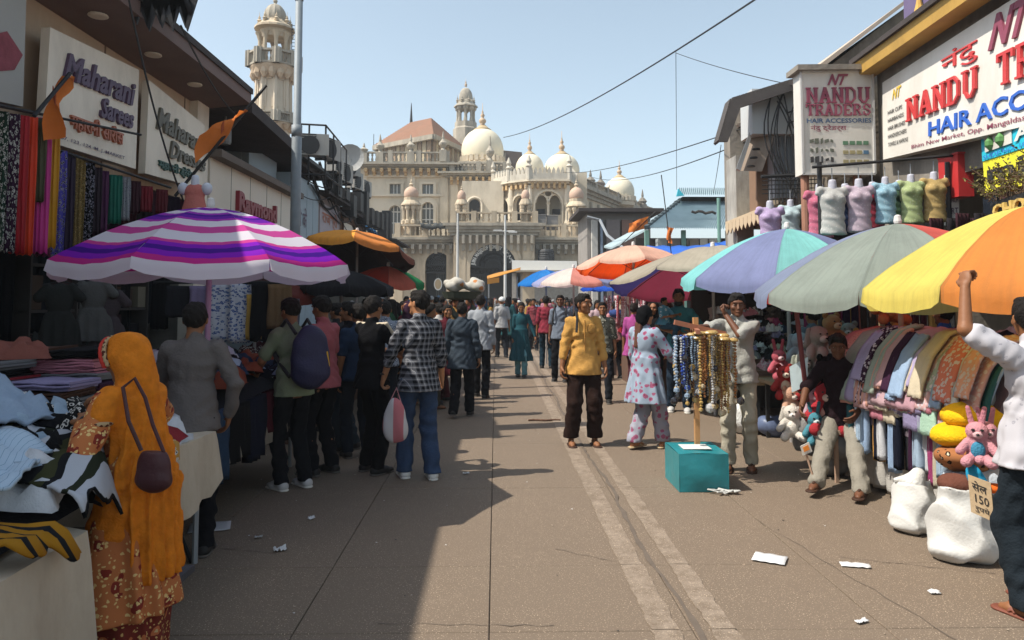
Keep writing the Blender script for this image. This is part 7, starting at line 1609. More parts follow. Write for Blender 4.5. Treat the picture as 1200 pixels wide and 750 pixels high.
def plush(loc,rz,s_,cols,label,ears='round',cat='plush toy',group=None,lie=0):
 """seated soft toy: trunk, head with muzzle and ears, arms, legs; cols = body, belly, ear/limb, snout"""
 t=thing('plush_toy',label,cat,loc,rz,group);t.rotation_euler=(lie,0,rz);mk=lambda c:mat('plush',mute(c),.95,.12,14,.6,90,spec=.05)
 b=SDF(.02);b.el((0,0,.12),(.085,.075,.11)).el((0,.01,.27),(.085,.078,.08)).rc((-.07,.02,.18),(-.13,.07,.11),.034,.036).rc((.07,.02,.18),(.13,.07,.11),.034,.036).rc((-.05,.03,.05),(-.09,.15,.035),.042,.044).rc((.05,.03,.05),(.09,.15,.035),.042,.044)
 soft('body',b,mk(cols[0]),.011,t,True,scale=s_)
 for sg in(-1,1):
  e=SDF(.01)
  if ears=='round':e.el((sg*.06,0,.34),(.032,.018,.032))
  elif ears=='long':e.rc((sg*.035,0,.33),(sg*.06,-.01,.46),.024,.020,None,(1,1.6,1))
  else:e.rc((sg*.07,0,.31),(sg*.10,.01,.2),.028,.03,None,(1,1.5,1))
  soft('ear',e,mk(cols[2]),.009,t,True,scale=s_)
 m=SDF(.01);m.el((0,.08,.25),(.038,.03,.03));soft('muzzle',m,mk(cols[3]),.009,t,True,scale=s_);m=SDF(.01);m.el((0,.05,.12),(.055,.045,.075));soft('belly',m,mk(cols[1]),.010,t,True,scale=s_)
 for sg in(-1,1):MB().lathe([(.003,-.008),(.010,-.004),(.010,.004),(.003,.008)],(sg*.032*s_,.083*s_,.29*s_),8).build('eye',BLK,t,local=True)
 MB().lathe([(.003,-.008),(.012,0),(.003,.008)],(0,.112*s_,.256*s_),8).build('nose',BLK,t,local=True);return t
c=P(1150,545,4.55);plush((c.x,4.58,c.z),R(150),.74,('#d08a98','#2a8ab0','#c87a8c','#e0b0b8'),'pink plush rabbit with blue front, left one beside the man in white','long');c=P(1170,545,4.5);plush((c.x,4.6,c.z),R(160),.70,('#d08a98','#c8c4c0','#c87a8c','#e0b0b8'),'pink plush rabbit with pale front touching the man in white','long')
c=P(1153,571,4.5);cushion((c.x,4.56,c.z+.02),.42,mat('plush','#1c8cb4',.9),'small turquoise plush trousers below the left rabbit',0,1.2);c=P(1168,575,4.5);cushion((c.x,4.56,c.z),.3,mat('plush','#d8641c',.9),'little orange plush foot at the hip of the man in white')
def sack(c,w,h,label,top=None,seed=0,d=None):
 t=thing('sack',label,'sack',(c[0],c[1],0));d=d or w*.8;s_=SDF(.05);s_.el((0,0,h*.42),(w*.5,d*.5,h*.48)).el((w*.08,0,h*.25),(w*.54,d*.54,h*.30)).ec((0,0,h*.6),(0,0,h*.97),(w*.42,d*.42),(w*.36,d*.34));s_.cut((0,0,-1),(0,0,0.002))
 ph=seed*1.3;s_.el((-w*.12,-d*.1,h*.16),(w*.45,d*.48,h*.17));s_.disp=lambda X,Y,Z:.026*np.abs(np.sin(9*Z+13*X+6*Y+ph))+.018*np.abs(np.sin(15*X-8*Z+9*Y))-.02+.006*np.sin(17*Z+6*X+ph)+.006*np.sin(24*X-16*Z+ph)*np.sin(14*Y+7*Z)+.003*np.sin(45*X+30*Z+ph)
 soft('sack_body',s_,mat('woven_plastic',(.55,.55,.53),.5,.08,6,.18,60),.014,t,True)
 if top:
  q=SDF(.03);q.el((0,0,h*.97),(w*.33,d*.3,.06));q.disp=lambda X,Y,Z:.014*np.sin(34*X+25*Y);soft('contents',q,top,.014,t,True)
 else:
  q=SDF(.02);q.rc((0,0,h*.93),(.03,0,h*1.1),.08,.05);q.rc((.0,0,h),(-.12,.02,h*.98),.05,.02);soft('tied_neck',q,mat('woven_plastic',(.55,.55,.53),.5,.08,6,.5,40),.014,t,True)
 return t
g_=G(1082,632);sack((g_.x+.05,g_.y+.18),.34,.36,'white woven sack tied shut below the towel heap',None,1);g_=G(1142,668);sack((g_.x+.06,g_.y+.2),.42,.48,'bigger open white sack with clothes showing at its mouth',cloth('#6a3c2c',.5),2)
mb=MB();p=G(1090,612);MB().obox((p.x-.16,p.y-.01,.16),(.05,-.02,.01),(.002,.004,0),(.0,.01,.07)).build('blue_print',mat('print_blue',(.25,.38,.6),.5),None,label='small pale blue label on the tied white sack',cat='label')
q=[P(1134,556,4.2),P(1161,566,4.12),P(1165,612,4.1),P(1138,600,4.18)];t=thing('price_card','torn brown cardboard price card with handwriting beside the open sack','price card',(q[3].x,q[3].y,q[3].z));parts_slab(q,.008).build('card',mat('cardboard',(.42,.31,.19),.9,.15,8),t)
text('सेल',q,.15,.8,.64,.9,BLK,t,0,.004,.01);text('150',q,.25,.85,.34,.56,BLK,t,0,.004,.004);text('रुपये',q,.2,.85,.08,.28,BLK,t,0,.004,.008)
# ---- plush stall
t=thing('stall_table','low table under the soft toys','table',(3.6,7.9,0));MB().box((3.15,7.2,.66),(4.6,9.0,.70)).build('tabletop',mat('plywood',(.25,.17,.10),.8,.2,4),t)
for(x,y)in((3.25,7.3),(4.5,7.3),(3.25,8.9),(4.5,8.9)):MB().box((x-.02,y-.02,0),(x+.02,y+.02,.66)).build('leg',BLK,t)
PT=[(920,452,7.3,('#a8201c','#c8b090','#8a1a18','#d8c8b0'),'small red plush toy hanging at the left end of the stall','round',.9),(925,478,7.2,('#c89878','#d8c8b0','#b88868','#e0d0c0'),'beige plush bear hanging below the red one','round',.9),(940,445,7.5,('#9aa090','#c8c8c0','#8a9080','#d8d8d0'),'grey green plush elephant on the stall','flop',1.1),(958,420,7.6,('#a8a498','#c8c4b8','#98948a','#d8d4c8'),'pale grey plush dog at the back of the stall','flop',1.3),
(982,428,7.3,('#c8c4b8','#d8d4c8','#15151a','#e0dcd0'),'white plush panda with black ears','round',1.1),(1000,442,7.1,('#2c4028','#c8a030','#24341f','#c8b890'),'dark green plush frog striped with yellow','round',1.2),(968,455,7.1,('#101014','#2a1c1c','#0c0c10','#b8987c'),'black plush mouse toy in the middle of the stall','round',1.2),(970,492,6.95,('#b01828','#c88878','#901420','#d8b8a8'),'bright red plush toy hanging lowest at the front','round',1.3),
(950,482,7.1,('#b89aa8','#3a8a98','#a88a98','#d8c8d0'),'mauve plush toy with turquoise belly','long',1.0),(975,400,8.0,('#b8884c','#d0a868','#a87838','#e0c898'),'tan plush bear at the back','round',1.2),(1012,412,7.7,('#c8a838','#e0d088','#b89828','#e8d8a8'),'mustard plush chick behind the seated vendor','round',1.0),(1055,400,7.4,('#b8a030','#d0c070','#a89020','#e0d8a0'),'yellow green plush toy right of the seated vendor','round',.9),(938,420,8.2,('#98a8b0','#c8d0d4','#8898a0','#d8e0e4'),'pale blue plush whale like toy','flop',1.2),
(913,430,8.0,('#b84c5c','#d8a0a8','#a83c4c','#e0b8bc'),'rose plush toy peeping at the left','long',.9),(995,405,8.2,('#8a8880','#b8b4ac','#7a7870','#c8c4bc'),'stone grey plush toy behind the panda','round',1.1),(955,505,6.9,('#3a8a9c','#c8c8c8','#2a7a8c','#d0dce0'),'turquoise plush toy low at the front left','long',.8),(928,500,7.05,('#d0c8bc','#e0d8cc','#c0b8ac','#e8e0d8'),'cream plush sheep low at the left end','flop',.9)]
for(px,py,Y,cols,lb,er,s_)in PT:c=P(px,py+14,Y);plush((c.x,Y,c.z),R(150+(px*7)%60),s_,cols,lb,er,group='soft toys on the plush stall')
c=P(1045,385,6.9);plush((c.x,6.95,1.42),R(170),1.1,('#c8641c','#d88a40','#b85414','#e0a870'),'bright orange teddy bear above the towel heap','round',group='soft toys on the plush stall')
q=SDF(.04)
for k,(x,y,z,rr)in enumerate(((3.05,7.0,.45,.2),(3.2,6.85,.32,.2),(3.0,7.1,.28,.16),(3.3,7.1,.5,.2),(3.45,6.95,.38,.2),(3.15,7.0,.12,.16))):q.el((x,y,z),(rr,rr*.8,rr*.75))
q.disp=lambda X,Y,Z:.014*np.sin(22*X+14*Z)*np.sin(19*Z+9*Y)+.008*np.sin(48*X);q.cut((0,0,-1),(0,0,.003));soft('bundle',q,mat('grey_polythene',(.17,.165,.16),.45,.25,5,.5,20),.016,label='bundle of grey polythene bags below the soft toys',cat='bundle')
q=[P(925,430,7.05),P(947,418,7.0),P(946,452,6.98),P(928,460,7.02)];parts_slab(q,.006).build('clear_sheet',mat('clear_polythene',(.42,.50,.52),.2,.1,4,spec=.6),None,label='square of clear polythene hung in front of the soft toys',cat='plastic sheet')
q=[P(938,523,6.2),P(948,518,6.2),P(952,529,6.2),P(941,534,6.2)];t=thing('price_card','little white card with an orange mark on a stick','price card',(q[3].x,6.2,0));parts_slab(q,.006).build('card',WS,t);MB().slab([quadpt(q,.2,.8)+V(0,-.004,0),quadpt(q,.8,.8)+V(0,-.004,0),quadpt(q,.8,.3)+V(0,-.004,0),quadpt(q,.2,.3)+V(0,-.004,0)],.003).build('orange_mark',mat('orange_mark',(.75,.25,.04),.6),t)
a,b=P(944,530,6.22),P(952,556,6.2);MB().tube([a,b],.010,5).build('stick',WOODP,t)
# ---- caps and bags stall farther back (right)
t=thing('stall_table','table of trinkets behind the bead seller','table',(3.9,9.8,0));MB().box((3.1,9.0,.72),(5.2,11.2,.78)).build('tabletop',mat('plywood_dark',(.12,.07,.05),.8,.2,4),t)
for(x,y)in((3.2,9.1),(5.1,9.1),(3.2,11.1),(5.1,11.1)):MB().box((x-.02,y-.02,0),(x+.02,y+.02,.72)).build('leg',BLK,t)
for k in range(3):MB().box((3.14+k*.62,9.02,.6),(3.7+k*.62,9.3,.76)).build('tray',mat('cardboard',(.42,.31,.19),.9,.15,8),None,label=('left','middle','right')[k]+' shallow cardboard tray on the trinket table edge',cat='tray')
def hC(x,y):return.80+max(0,(y-9.2))*.42
pile(90,(3.2,5.1,9.1,10.9),hC,['white','grey','pink','pale blue','charcoal','white','cream','lilac','white','magenta','denim blue','black','grey'],'pouch','on the trinket table','pouches on the trinket table',71,s=(.2,.38),flat=1.6)
for k in range(36):
 x=4.1+(k%18)*.11;cn=random.Random(k).choice(['crimson','charcoal','magenta','plum','mustard','tan','grey','maroon','pink','brown','lemon','coral']);put(HA[k%5],'scarf',cloth(CN[cn]),(x,9.3+.4*(k//18),1.85),.2,(.33,.8,.62),label=f'{cn} strip scarf in the row behind the plush stall',cat='scarf',group='strip scarves behind the plush stall')
MB().tube([(3.9,9.4,1.87),(6.1,9.4,1.87)],.015,5).build('rail',BLK,None,label='thin rail holding the strip scarves',cat='rail')
for k in range(30):
 x=3.3+(k%10)*.28;lv=k//10;put(CR_[k%6],'handbag',cloth(['#3a3436','#8a8078','#241c1e','#6a5c60','#b8a8a0','#4a3c44'][k%6],.2),(x,11.0+.1*(k%2),1.05+lv*.38),0,(.26,.22,1.0),rx=R(75),label=('black','taupe','dark brown','mauve','beige','plum')[k%6]+' handbag hanging behind the trinket table, '+('lower','middle','upper')[lv]+' row',cat='handbag',group='handbags behind the trinket table')
MB().box((3.0,11.3,0),(8.6,11.4,2.2)).build('partition',INT,None,label='dark partition behind the handbags',cat='partition')
q=SDF(.03);q.el((3.05,9.2,.2),(.2,.17,.22));q.disp=lambda X,Y,Z:.014*np.sin(22*X+14*Z)*np.sin(19*Z+9*Y);q.cut((0,0,-1),(0,0,.003));soft('sack',q,mat('woven_plastic',(.55,.55,.53),.5,.08,6,.5,40),.016,label='white sack on the ground under the trinket table',cat='sack')
q=SDF(.03);q.el((3.35,9.0,.12),(.22,.15,.13));q.disp=lambda X,Y,Z:.014*np.sin(22*X+14*Z);q.cut((0,0,-1),(0,0,.003));soft('plastic_bag',q,mat('blue_poly',(.10,.13,.22),.4),.016,label='dark blue plastic bag on the ground under the trinket table',cat='bag')
# far right back rows
for k in range(30):
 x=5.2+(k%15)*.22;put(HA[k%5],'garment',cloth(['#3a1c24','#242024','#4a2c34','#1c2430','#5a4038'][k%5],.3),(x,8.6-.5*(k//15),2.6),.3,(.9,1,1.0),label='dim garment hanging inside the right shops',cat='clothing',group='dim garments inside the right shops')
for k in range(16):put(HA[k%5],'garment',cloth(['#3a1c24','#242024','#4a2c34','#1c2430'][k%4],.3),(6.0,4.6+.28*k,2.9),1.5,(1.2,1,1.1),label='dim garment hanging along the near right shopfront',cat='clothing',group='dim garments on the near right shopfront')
# small goods near the mosque end
pile(26,(2.6,4.2,12.2,17),flatz(.95),['white','pink','crimson','pale blue','cream','lilac'],'garment','on the far right stalls','garments on the far right stalls',81,s=(.5,.8));MB().box((2.6,12.2,0),(4.2,17,.93)).build('stall_counter',mat('plywood_dark',(.12,.07,.05),.8,.2,4),None,label='long dark counter of the far right stalls',cat='counter')
for k in range(16):put(HA[k%5],'garment',floral('far'+str(k%4),['#c8b8bc','#b85a6a','#c8c4c8','#d0a0a8'][k%4],'#8a2a40','#e0d0d0',16),(2.5+.02*(k%3),12.4+.3*k,1.72),1.4,(1.1,1,.6),label=('white and rose','deep pink','pale grey','dull pink')[k%4]+' printed child garment on the far right stalls, '+('near end','near half','far half','far end')[k//4],cat='clothing',group='child garments along the far right stalls')
pile(24,(-3.6,-2.2,8.6,15),flatz(.86),['navy','charcoal','maroon','grey','brown','black'],'garment','on the far left stalls','garments on the far left stalls',91,s=(.6,.9));MB().box((-3.6,8.6,0),(-2.3,15,.84)).build('stall_counter',mat('plywood_dark',(.12,.07,.05),.8,.2,4),None,label='long dark counter of the far left stalls',cat='counter')
# ---- bead stand and teal box
bx=P(816,520,7.2);g_=G(816,524);BY=6.85;t=thing('bead_stand','wooden cross shaped stand hung with blue and gold bead strings','bead stand',(P(816,500,BY).x,BY,0));bxx=P(816,450,BY).x
MB().box((bxx-.022,BY-.022,0),(bxx+.022,BY+.022,P(816,372,BY).z)).build('pole',mat('varnished_wood',(.46,.24,.10),.5,.2,12),t)
zc_=P(816,385,BY).z;MB().bar((bxx-.2,BY-.02,zc_+.06),(bxx+.27,BY-.02,zc_-.05),.045).build('crossbar',mat('brown_bar',(.30,.12,.07),.5),t);MB().bar((bxx-.05,BY-.28,zc_-.02),(bxx+.05,BY+.28,zc_-.0),.035).build('crossbar',mat('brown_bar',(.30,.12,.07),.5),t)
r=random.Random(15);BC={'blue':(.02,.05,.26),'pale blue':(.20,.27,.36),'black':(.02,.02,.025),'gold':(.38,.25,.08),'cream':(.42,.34,.22),'amber':(.25,.10,.03),'silver':(.4,.4,.4),'brown':(.12,.05,.03)}
bm={k_:mat('bead',v_,.22,.1,spec=.6)for k_,v_ in BC.items()};bshape={}
def bead_string(x,y,z0,z1,cname,r0):
 mb=MB();n=int((z0-z1)/(r0*1.9));
 for k in range(n):
  z=z0-(k+.5)*(z0-z1)/n;rr=r0*(1.25 if k%5==0 else.9);mb.lathe([(rr*.3,-rr*.95),(rr,-rr*.3),(rr,rr*.3),(rr*.3,rr*.95)],(x+.004*math.sin(k*.7),y,z),6)
 mb.build('bead_string',bm[cname],t,smooth=False)
for k in range(125):
 u=r.uniform(-1,1);u=(abs(u)**.8)*(1 if u>0 else-1);x=bxx+.05+u*.25+r.gauss(0,.015);y=BY+r.uniform(-.24,.22)*(1-abs(u)*.3);left=u<-.34;cname=r.choice(['blue','blue','pale blue','black','silver','black','pale blue']if left else['gold','cream','gold','amber','brown','cream','silver']);z0=zc_-.05-abs(u)*.03;L=r.triangular(.22,.72,.5)*(1.0 if not left else.8);bead_string(x,y,z0,z0-L,cname,r.choice([.009,.012,.015]))
 if r.random()<.5:rr=r.uniform(.02,.034);MB().lathe([(.004,-rr),(rr,-rr*.3),(rr*.9,rr*.5),(.004,rr)],(x,y,z0-L-rr),8).build('pendant',bm[r.choice([cname,'gold','cream'])],t)
for k in range(12):mb=MB();x=bxx+r.uniform(-.05,.32);z=zc_+r.uniform(-.12,-.03);mb.lathe([(.05,-.012),(.058,0),(.05,.012),(.035,.02)],(x,BY-r.uniform(.0,.2),z),12);mb.build('bangle',bm['gold'],t)
for(px,py,rr)in((832,478,.045),(803,420,.03),(868,470,.035),(838,372+60,.03),(778+12,470,.035)):
 c=P(px,py,BY-.2);MB().lathe([(.005,-rr),(rr*.8,-rr*.6),(rr,0),(rr*.8,rr*.6),(.005,rr)],c,10).build('pendant',bm['silver' if px==832 else 'black'],t)
a,b,c,d=G(800,572),G(862,571),G(862,548),G(796,549);tb=thing('carton','teal paper covered box standing on the road below the bead stand','box',(a.x,a.y,0));x0,x1=P(795,560,6.45).x,P(853,560,6.45).x;TE=mat('teal_paper',(.015,.20,.23),.35,.12,3,.5,6,spec=.5)
h_=.32;mb=MB();rows=[]
def fc(fn,nx_=8,nz_=6):mb.grid([[fn(i/nx_,j/nz_)for j in range(nz_+1)]for i in range(nx_+1)])
y0,y1=6.42,6.95;wob=lambda u,v,k:.008*math.sin(5*u+4*v+k)+.010*noise3(u*2,v*2,k)
fc(lambda u,v:(x0+(x1-x0)*u,y0-.02*math.sin(math.pi*u)*math.sin(math.pi*v)+wob(u,v,1)*math.sin(math.pi*v),.002+h_*v));fc(lambda u,v:(x0+wob(u,v,2)*math.sin(math.pi*v)*math.sin(math.pi*u),y0+(y1-y0)*u,.002+h_*v));fc(lambda u,v:(x1,y0+(y1-y0)*u,.002+h_*v));fc(lambda u,v:(x0+(x1-x0)*u,y1,.002+h_*v));mb.build('carton_sides',TE,tb,smooth=True)
mb=MB();fc(lambda u,v:(x0+(x1-x0)*u,y0+(y1-y0)*v,.002+h_+.006*math.sin(4*u+3*v)));mb.build('carton_top',TE,tb);MB().box((x0+.08,y0+.15,h_+.012),(x1-.1,y0+.36,h_+.016)).build('paper_sheet',mat('paper',(.55,.58,.56),.8),tb)
q=SDF(.008);r=random.Random(6);pp=[(x0+.2+r.uniform(0,.36),y0-.07+r.uniform(-.05,.05),.01+r.uniform(0,.03))for _ in range(16)]
for a_,b_ in zip(pp,pp[1:]):q.rc(a_,b_,.007,.007)
soft('rope_coil',q,mat('pale_rope',(.42,.42,.40),.8),.007,label='pale crumpled plastic strap lying before the teal box',cat='strap')
# litter
def paper(px,py,w,d,rz,label,h=.012,seed=0,col=(.58,.58,.58)):
 c=G(px,py);mb=MB();n=7;mb.grid([[(w*(i/n-.5),d*(j/n-.5),.006+h*abs(noise3(i*.5,j*.5,seed)))for j in range(n+1)]for i in range(n+1)]);me=mb.mesh('paper',True,False);me.materials.append(mat('paper_scrap',col,.8,.1));o=link('paper_scrap',me,loc=(c.x,c.y,.004),rot=(0,0,rz));o.modifiers.new('s','SOLIDIFY').thickness=.002;tag(o,label,'litter')
paper(902,656,.20,.16,-.5,'flattened white paper scrap left of the narrow one on the right pavement',seed=1);paper(1002,664,.17,.07,-.25,'narrow white paper strip on the right pavement',seed=2);paper(246,619,.28,.22,.3,'grey white paper sheet by the second left table',seed=3,col=(.4,.4,.42));paper(328,646,.08,.05,.4,'crumpled white scrap in the shaded road, larger one',.04,4);paper(365,609,.05,.03,1,'tiny white scrap in the shaded road',.03,5);paper(303,631,.05,.03,.2,'small grey scrap beside the larger crumpled one',.02,6,(.4,.4,.4));paper(208,675,.1,.08,0,'yellowish scrap near the woman in orange',.03,7,(.4,.34,.2));paper(1095,696,.06,.04,0,'tiny pale scrap before the sacks',.02,8);paper(546,556,.06,.03,.6,'tiny white scrap in the middle of the road',.02,9);paper(1010,730,.07,.03,.4,'tiny grey scrap at the bottom right of the road',.015,10)
r=random.Random(12);mb=MB()
for k in range(420):
 x,y=r.uniform(-3,3.6),2.4+12*r.random()**1.6;s_=r.uniform(.003,.011);a=r.uniform(0,3);mb.add([(x+s_*math.cos(a+t_*1.57)*r.uniform(.6,1.2),y+s_*math.sin(a+t_*1.57),.0045+.003*(t_%2))for t_ in range(4)],[(0,1,2,3)],r.choice([0,1,1,2]))
mb.build('litter_specks',[mat('speck_white',(.55,.53,.5),.8),mat('speck_tan',(.30,.24,.18),.9),mat('speck_dark',(.05,.045,.04),.9)],None,label='tiny bits of dirt and paper scattered over the road',cat='litter',kind='stuff')
q=SDF(.01)
for k in range(7):q.rc((.45+.06*k,10.15+.02*math.sin(k*1.3),.012),(.51+.06*k,10.15+.02*math.sin(k*1.3+1.3),.012),.014,.014)
soft('twig',q,mat('twig_brown',(.10,.05,.03),.9),.009,label='thin dark brown twig lying across the faded road stripe',cat='twig')
# ------------------------------------------------------------------ people
def gp(px,py):g=G(px,py);return(g.x,g.y)
def xy(px,Y):p=P(px,350,Y);return(p.x,Y)
def w2l(pos,head,H,w,z0=0.0):
 d=rotz(-R(head))@(np.array([w[0]-pos[0],w[1]-pos[1],w[2]-z0]));return tuple(d/(H/1.72))
def l2w(pos,head,H,l,z0=0.0):d=rotz(R(head))@(np.array(l)*(H/1.72));return V(pos[0]+d[0],pos[1]+d[1],z0+d[2])
DEN=cloth('#33496a',.3);DKT=cloth('#14151a',.2);JEA=cloth('#33506e',.35)
# woman in orange
p1=(-1.56,3.30);h1=76;H1=1.50
BAT=floral('batik','#c46a1c','#8e2410','#d8b878',15,.34,.12,'#d2b478');BAT2=floral('batik_panel','#7e2414','#c8661c','#c8a868',17,.30,.14,'#c8a468');ORG=mat('orange_cotton',(.58,.175,.014),.85,.4,26,.4,70,spec=.1)
lh_,rh_=P(100,497,3.22),P(132,470,3.55)
w,J=person('woman in an orange head shawl and batik tunic sorting shirts at the nearest left stall',p1,h1,H1,'b','kurta',BAT,1.85,.38,.03,'trousers',ORG,.05,hands=(w2l(p1,h1,H1,lh_),w2l(p1,h1,H1,rh_)),elb=((-.9,-.5,-.8),(.9,-.3,-.5)),hair='',lean=.10,hpitch=-20,shoe='sandal',res=.011,seed=3,curl=.8,palm=((0,0,-1),(0,0,-1)),fat=1.0)
s_=SDF(.035);hd=J['hd'];HR=J['HR'];hp=lambda x,y,z:hd+HR@np.array([x,y,z])
s_.el(hp(0,-.018,.02),(.092,.112,.108),HR).rc(hp(0,-.05,-.06),J['neck']+[0,-.045,-.03],.088,.10).rc(J['sh'][0]+[0,-.02,.015],J['sh'][1]+[0,-.02,.015],.062,.062).rc(J['sh'][0]+[-.01,-.02,.0],J['el'][0]*.25+J['sh'][0]*.75+[-.01,-.02,0],.064,.066)
s_.rc(J['neck']+[.02,-.07,-.12],[.05,-.13,.98],.115,.12,None,(.85,1.5,1)).rc([.05,-.13,.98],[.09,-.15,.60],.12,.10,None,(.85,1.9,1)).rc([.12,-.10,.9],[.14,-.10,.56],.07,.06)
s_.cut(HR@np.array([0,.97,.1]),hp(0,.06,0));s_.cut((0,0,-1),(0,0,.53));s_.disp=lambda X,Y,Z:.011*np.sin(46*X+6*np.sin(3.5*Z)+10*Y)*np.clip((1.5-Z)*2.2,.15,1)+.004*np.sin(36*Z+25*X-12*Y)+.003*np.sin(80*X+30*Z)
s_.pr=s_.pr[:2]+s_.pr[4:4]+s_.pr[2:4];s_.ec([.0,-.055,1.0],J['neck']+[0,-.035,-.06],(.175,.125),(.14,.10),.05).ec([.03,-.075,.53],[.0,-.055,1.0],(.165,.13),(.175,.125),.04)
s_.disp=lambda X,Y,Z:np.clip((1.52-Z)*2.2,.1,1)*(.012*np.sin(15*np.arctan2(X-.02,Y+.05+1e-6)+4*Z+1.2*np.sin(5*Z))+.007*np.sin(27*np.arctan2(X,Y+.05)-5*Z))+.005*np.sin(30*(Z-1.5*np.abs(X))+9*X)+np.clip((Y-.0+.25*X)*6,0,.4)*np.clip((1.33-Z)*8,0,1)
soft('head_shawl',s_,ORG,.010,w,True,H1/1.72)
for nm,mm,rr,off in(('red_shawl_border',mat('border_red',(.45,.03,.02),.8),.014,.058),('cream_shawl_border',floral('border_cream','#b89868','#5a2818','#5a2818',60),.012,.038)):
 s_=SDF(.01)
 for k in range(18):a=-.35+k/17*(math.pi+.7);s_.el(hp((.090+.003)*math.cos(a),off,.018+.103*math.sin(a)),(rr,.013,rr),HR)
 soft(nm,s_,mm,.007,w,True,H1/1.72)
s_=SDF(.02);e0=J['sh'][0]*.66+J['el'][0]*.34;s_.el(e0+[-.01,-.01,-.01],(.070,.070,.022));soft('sleeve_border',s_,floral('border_cream','#b89868','#5a2818','#5a2818',60),.008,w,True,H1/1.72)
s_=SDF(.02);s_.ec((0,.01,.10),(0,.0,.46),(.19,.15),(.215,.17));s_.disp=folds(.004,1,5,ang=(.6,.4,.014,9));soft('tunic_panel',s_,BAT2,.013,w,True,H1/1.72)
MB().tube([l2w(p1,h1,H1,J['wr'][0]+np.array([.034*math.cos(a),.01,.034*math.sin(a)]))for a in[k*math.tau/10 for k in range(11)]],.006,5).build('bangle',BLK,None,label='dark bangle on the left wrist of the woman in orange',cat='bangle')
t=thing('handbag','dark maroon shoulder bag hanging at the side of the woman in orange','handbag',(0,0,0));a=lambda x,y,z:l2w(p1,h1,H1,(x,y,z));c=a(-.17,-.24,1.10);t.location=c;s_=SDF(.015);RM=rotz(R(h1));s_.el(c,(.032,.078,.095),RM).el(c-V(0,0,.045),(.038,.085,.05),RM);s_.cut((0,0,1),c+V(0,0,.07));soft('bag_body',s_,mat('maroon_leather',(.055,.018,.022),.45,.2,10),.008,t)
MB().tube([a(-.17,-.17,1.18),a(-.20,-.12,1.32),a(-.16,-.05,1.47),a(-.12,-.08,1.51),a(-.13,-.15,1.42),a(-.16,-.22,1.3),a(-.17,-.29,1.18)],.008,6).build('strap',mat('maroon_leather',(.055,.018,.022),.45,.2,10),t)
p2=xy(226,4.95);person('man in a grey long sleeved jumper seen from behind at the second left table',p2,8,1.63,'b','shirt',cloth('#6a625f',.1),1.92,.84,.012,botm=DKT,hands=((-.2,.36,1.0),(.24,.10,.92)),elb=((-1,-.4,-.6),(1,-.6,-.3)),res=.012,seed=4,fat=1.08,face=False,lean=.12)
p3=gp(343,573);GT=cloth('#7d8a68',.1);r3,J3=person('young man in a pale green t-shirt carrying a purple backpack',p3,48,1.66,'b','tshirt',GT,.8,.84,.012,botm=cloth('#15171c',.3),hands=((-.2,.34,.98),(.2,.32,1.0)),elb=((-1,-.5,-.6),(1,-.5,-.5)),res=.012,seed=5,lean=.12,hpitch=-18,shoe='shoe',shoem=mat('shoe_white',(.45,.44,.43),.6))
def backpack(pos,head,H,m,label,zip_m=None,s=1.0,res=.012):
 t=thing('backpack',label,'backpack',tuple(l2w(pos,head,H,(0,-.22,1.1))),0);t.location=(0,0,0);a=lambda x,y,z:l2w(pos,head,H,(x,y,z));c=a(0,-.24,1.20);RM=rotz(R(head));b=SDF(.03)
 b.el(c,np.array((.165,.10,.25))*s,RM).el(a(0,-.25,1.08),np.array((.17,.11,.15))*s,RM).el(a(0,-.31,1.08),np.array((.13,.07,.12))*s,RM);b.disp=lambda X,Y,Z:.004*np.sin(40*Z+20*X);t.location=(c[0],c[1],c[2]);soft('pack',b,m,res,t)
 for sg in(-1,1):MB().tube([a(sg*.10,-.16,1.40),a(sg*.11,-.02,1.52),a(sg*.12,.12,1.40),a(sg*.14,.12,1.2),a(sg*.13,-.12,1.02)],.016,6).build('strap',BLK,t)
 if zip_m:MB().tube([a(.10,-.345,1.02),a(.125,-.34,1.12),a(.11,-.33,1.24)],.009,5).build('yellow_zip',zip_m,t)
backpack(p3,48,1.66,mat('purple_nylon',(.022,.022,.06),.6,.2,10,.3),'dark purple backpack with a yellow zip on the young man in green',mat('yellow_zip',(.6,.35,.03),.5),1.08)
p4=gp(378,556);person('man in a salmon pink shirt partly behind the purple backpack',p4,60,1.68,'b','tshirt',cloth('#b0545c',.1),.8,.84,.012,botm=DKT,hands=((-.2,.3,1.0),(.2,.3,1.0)),res=.013,seed=6,hpitch=-15,lean=.05)
p5=gp(408,528);person('man in a black t-shirt and faded jeans facing the left stall',p5,75,1.62,'b','tshirt',cloth('#101218'),.8,.86,.01,botm=cloth('#2c3842',.3),res=.014,seed=7,hands=((-.2,.25,1.0),(.2,.1,.85)))
person('man in a dark blue polo shirt hidden behind the cream striped black t-shirt',gp(418,536),30,1.6,'b','tshirt',cloth('#1c3450'),.8,.86,.01,botm=cloth('#1c2430'),res=.015,seed=8)
p6=gp(434,554);r6,J6=person('man in a black t-shirt with cream striped shoulders looking at his hands',p6,-38,1.68,'b','tshirt',cloth('#0e0f14',.1),.85,.82,.012,botm=cloth('#0c0d10'),bothem=.07,hands=((-.06,.40,1.12),(.12,.38,1.10)),elb=((-1,-.4,-.7),(1,-.4,-.7)),res=.012,seed=9,hyaw=8,hpitch=-6,curl=1.0,fat=1.05)
cs=mat('cream_tape',(.50,.43,.32),.8);s_=SDF(.01)
for sg in(0,1):s_.rc(J6['neck']+[(.07 if sg else-.07),0,-.02],J6['sh'][sg]+[(.05 if sg else-.05),0,.055],.018,.018).rc(J6['sh'][sg]+[(.05 if sg else-.05),0,.055],J6['sh'][sg]+(J6['el'][sg]-J6['sh'][sg])*.8+[(.055 if sg else-.055),0,.02],.018,.018)
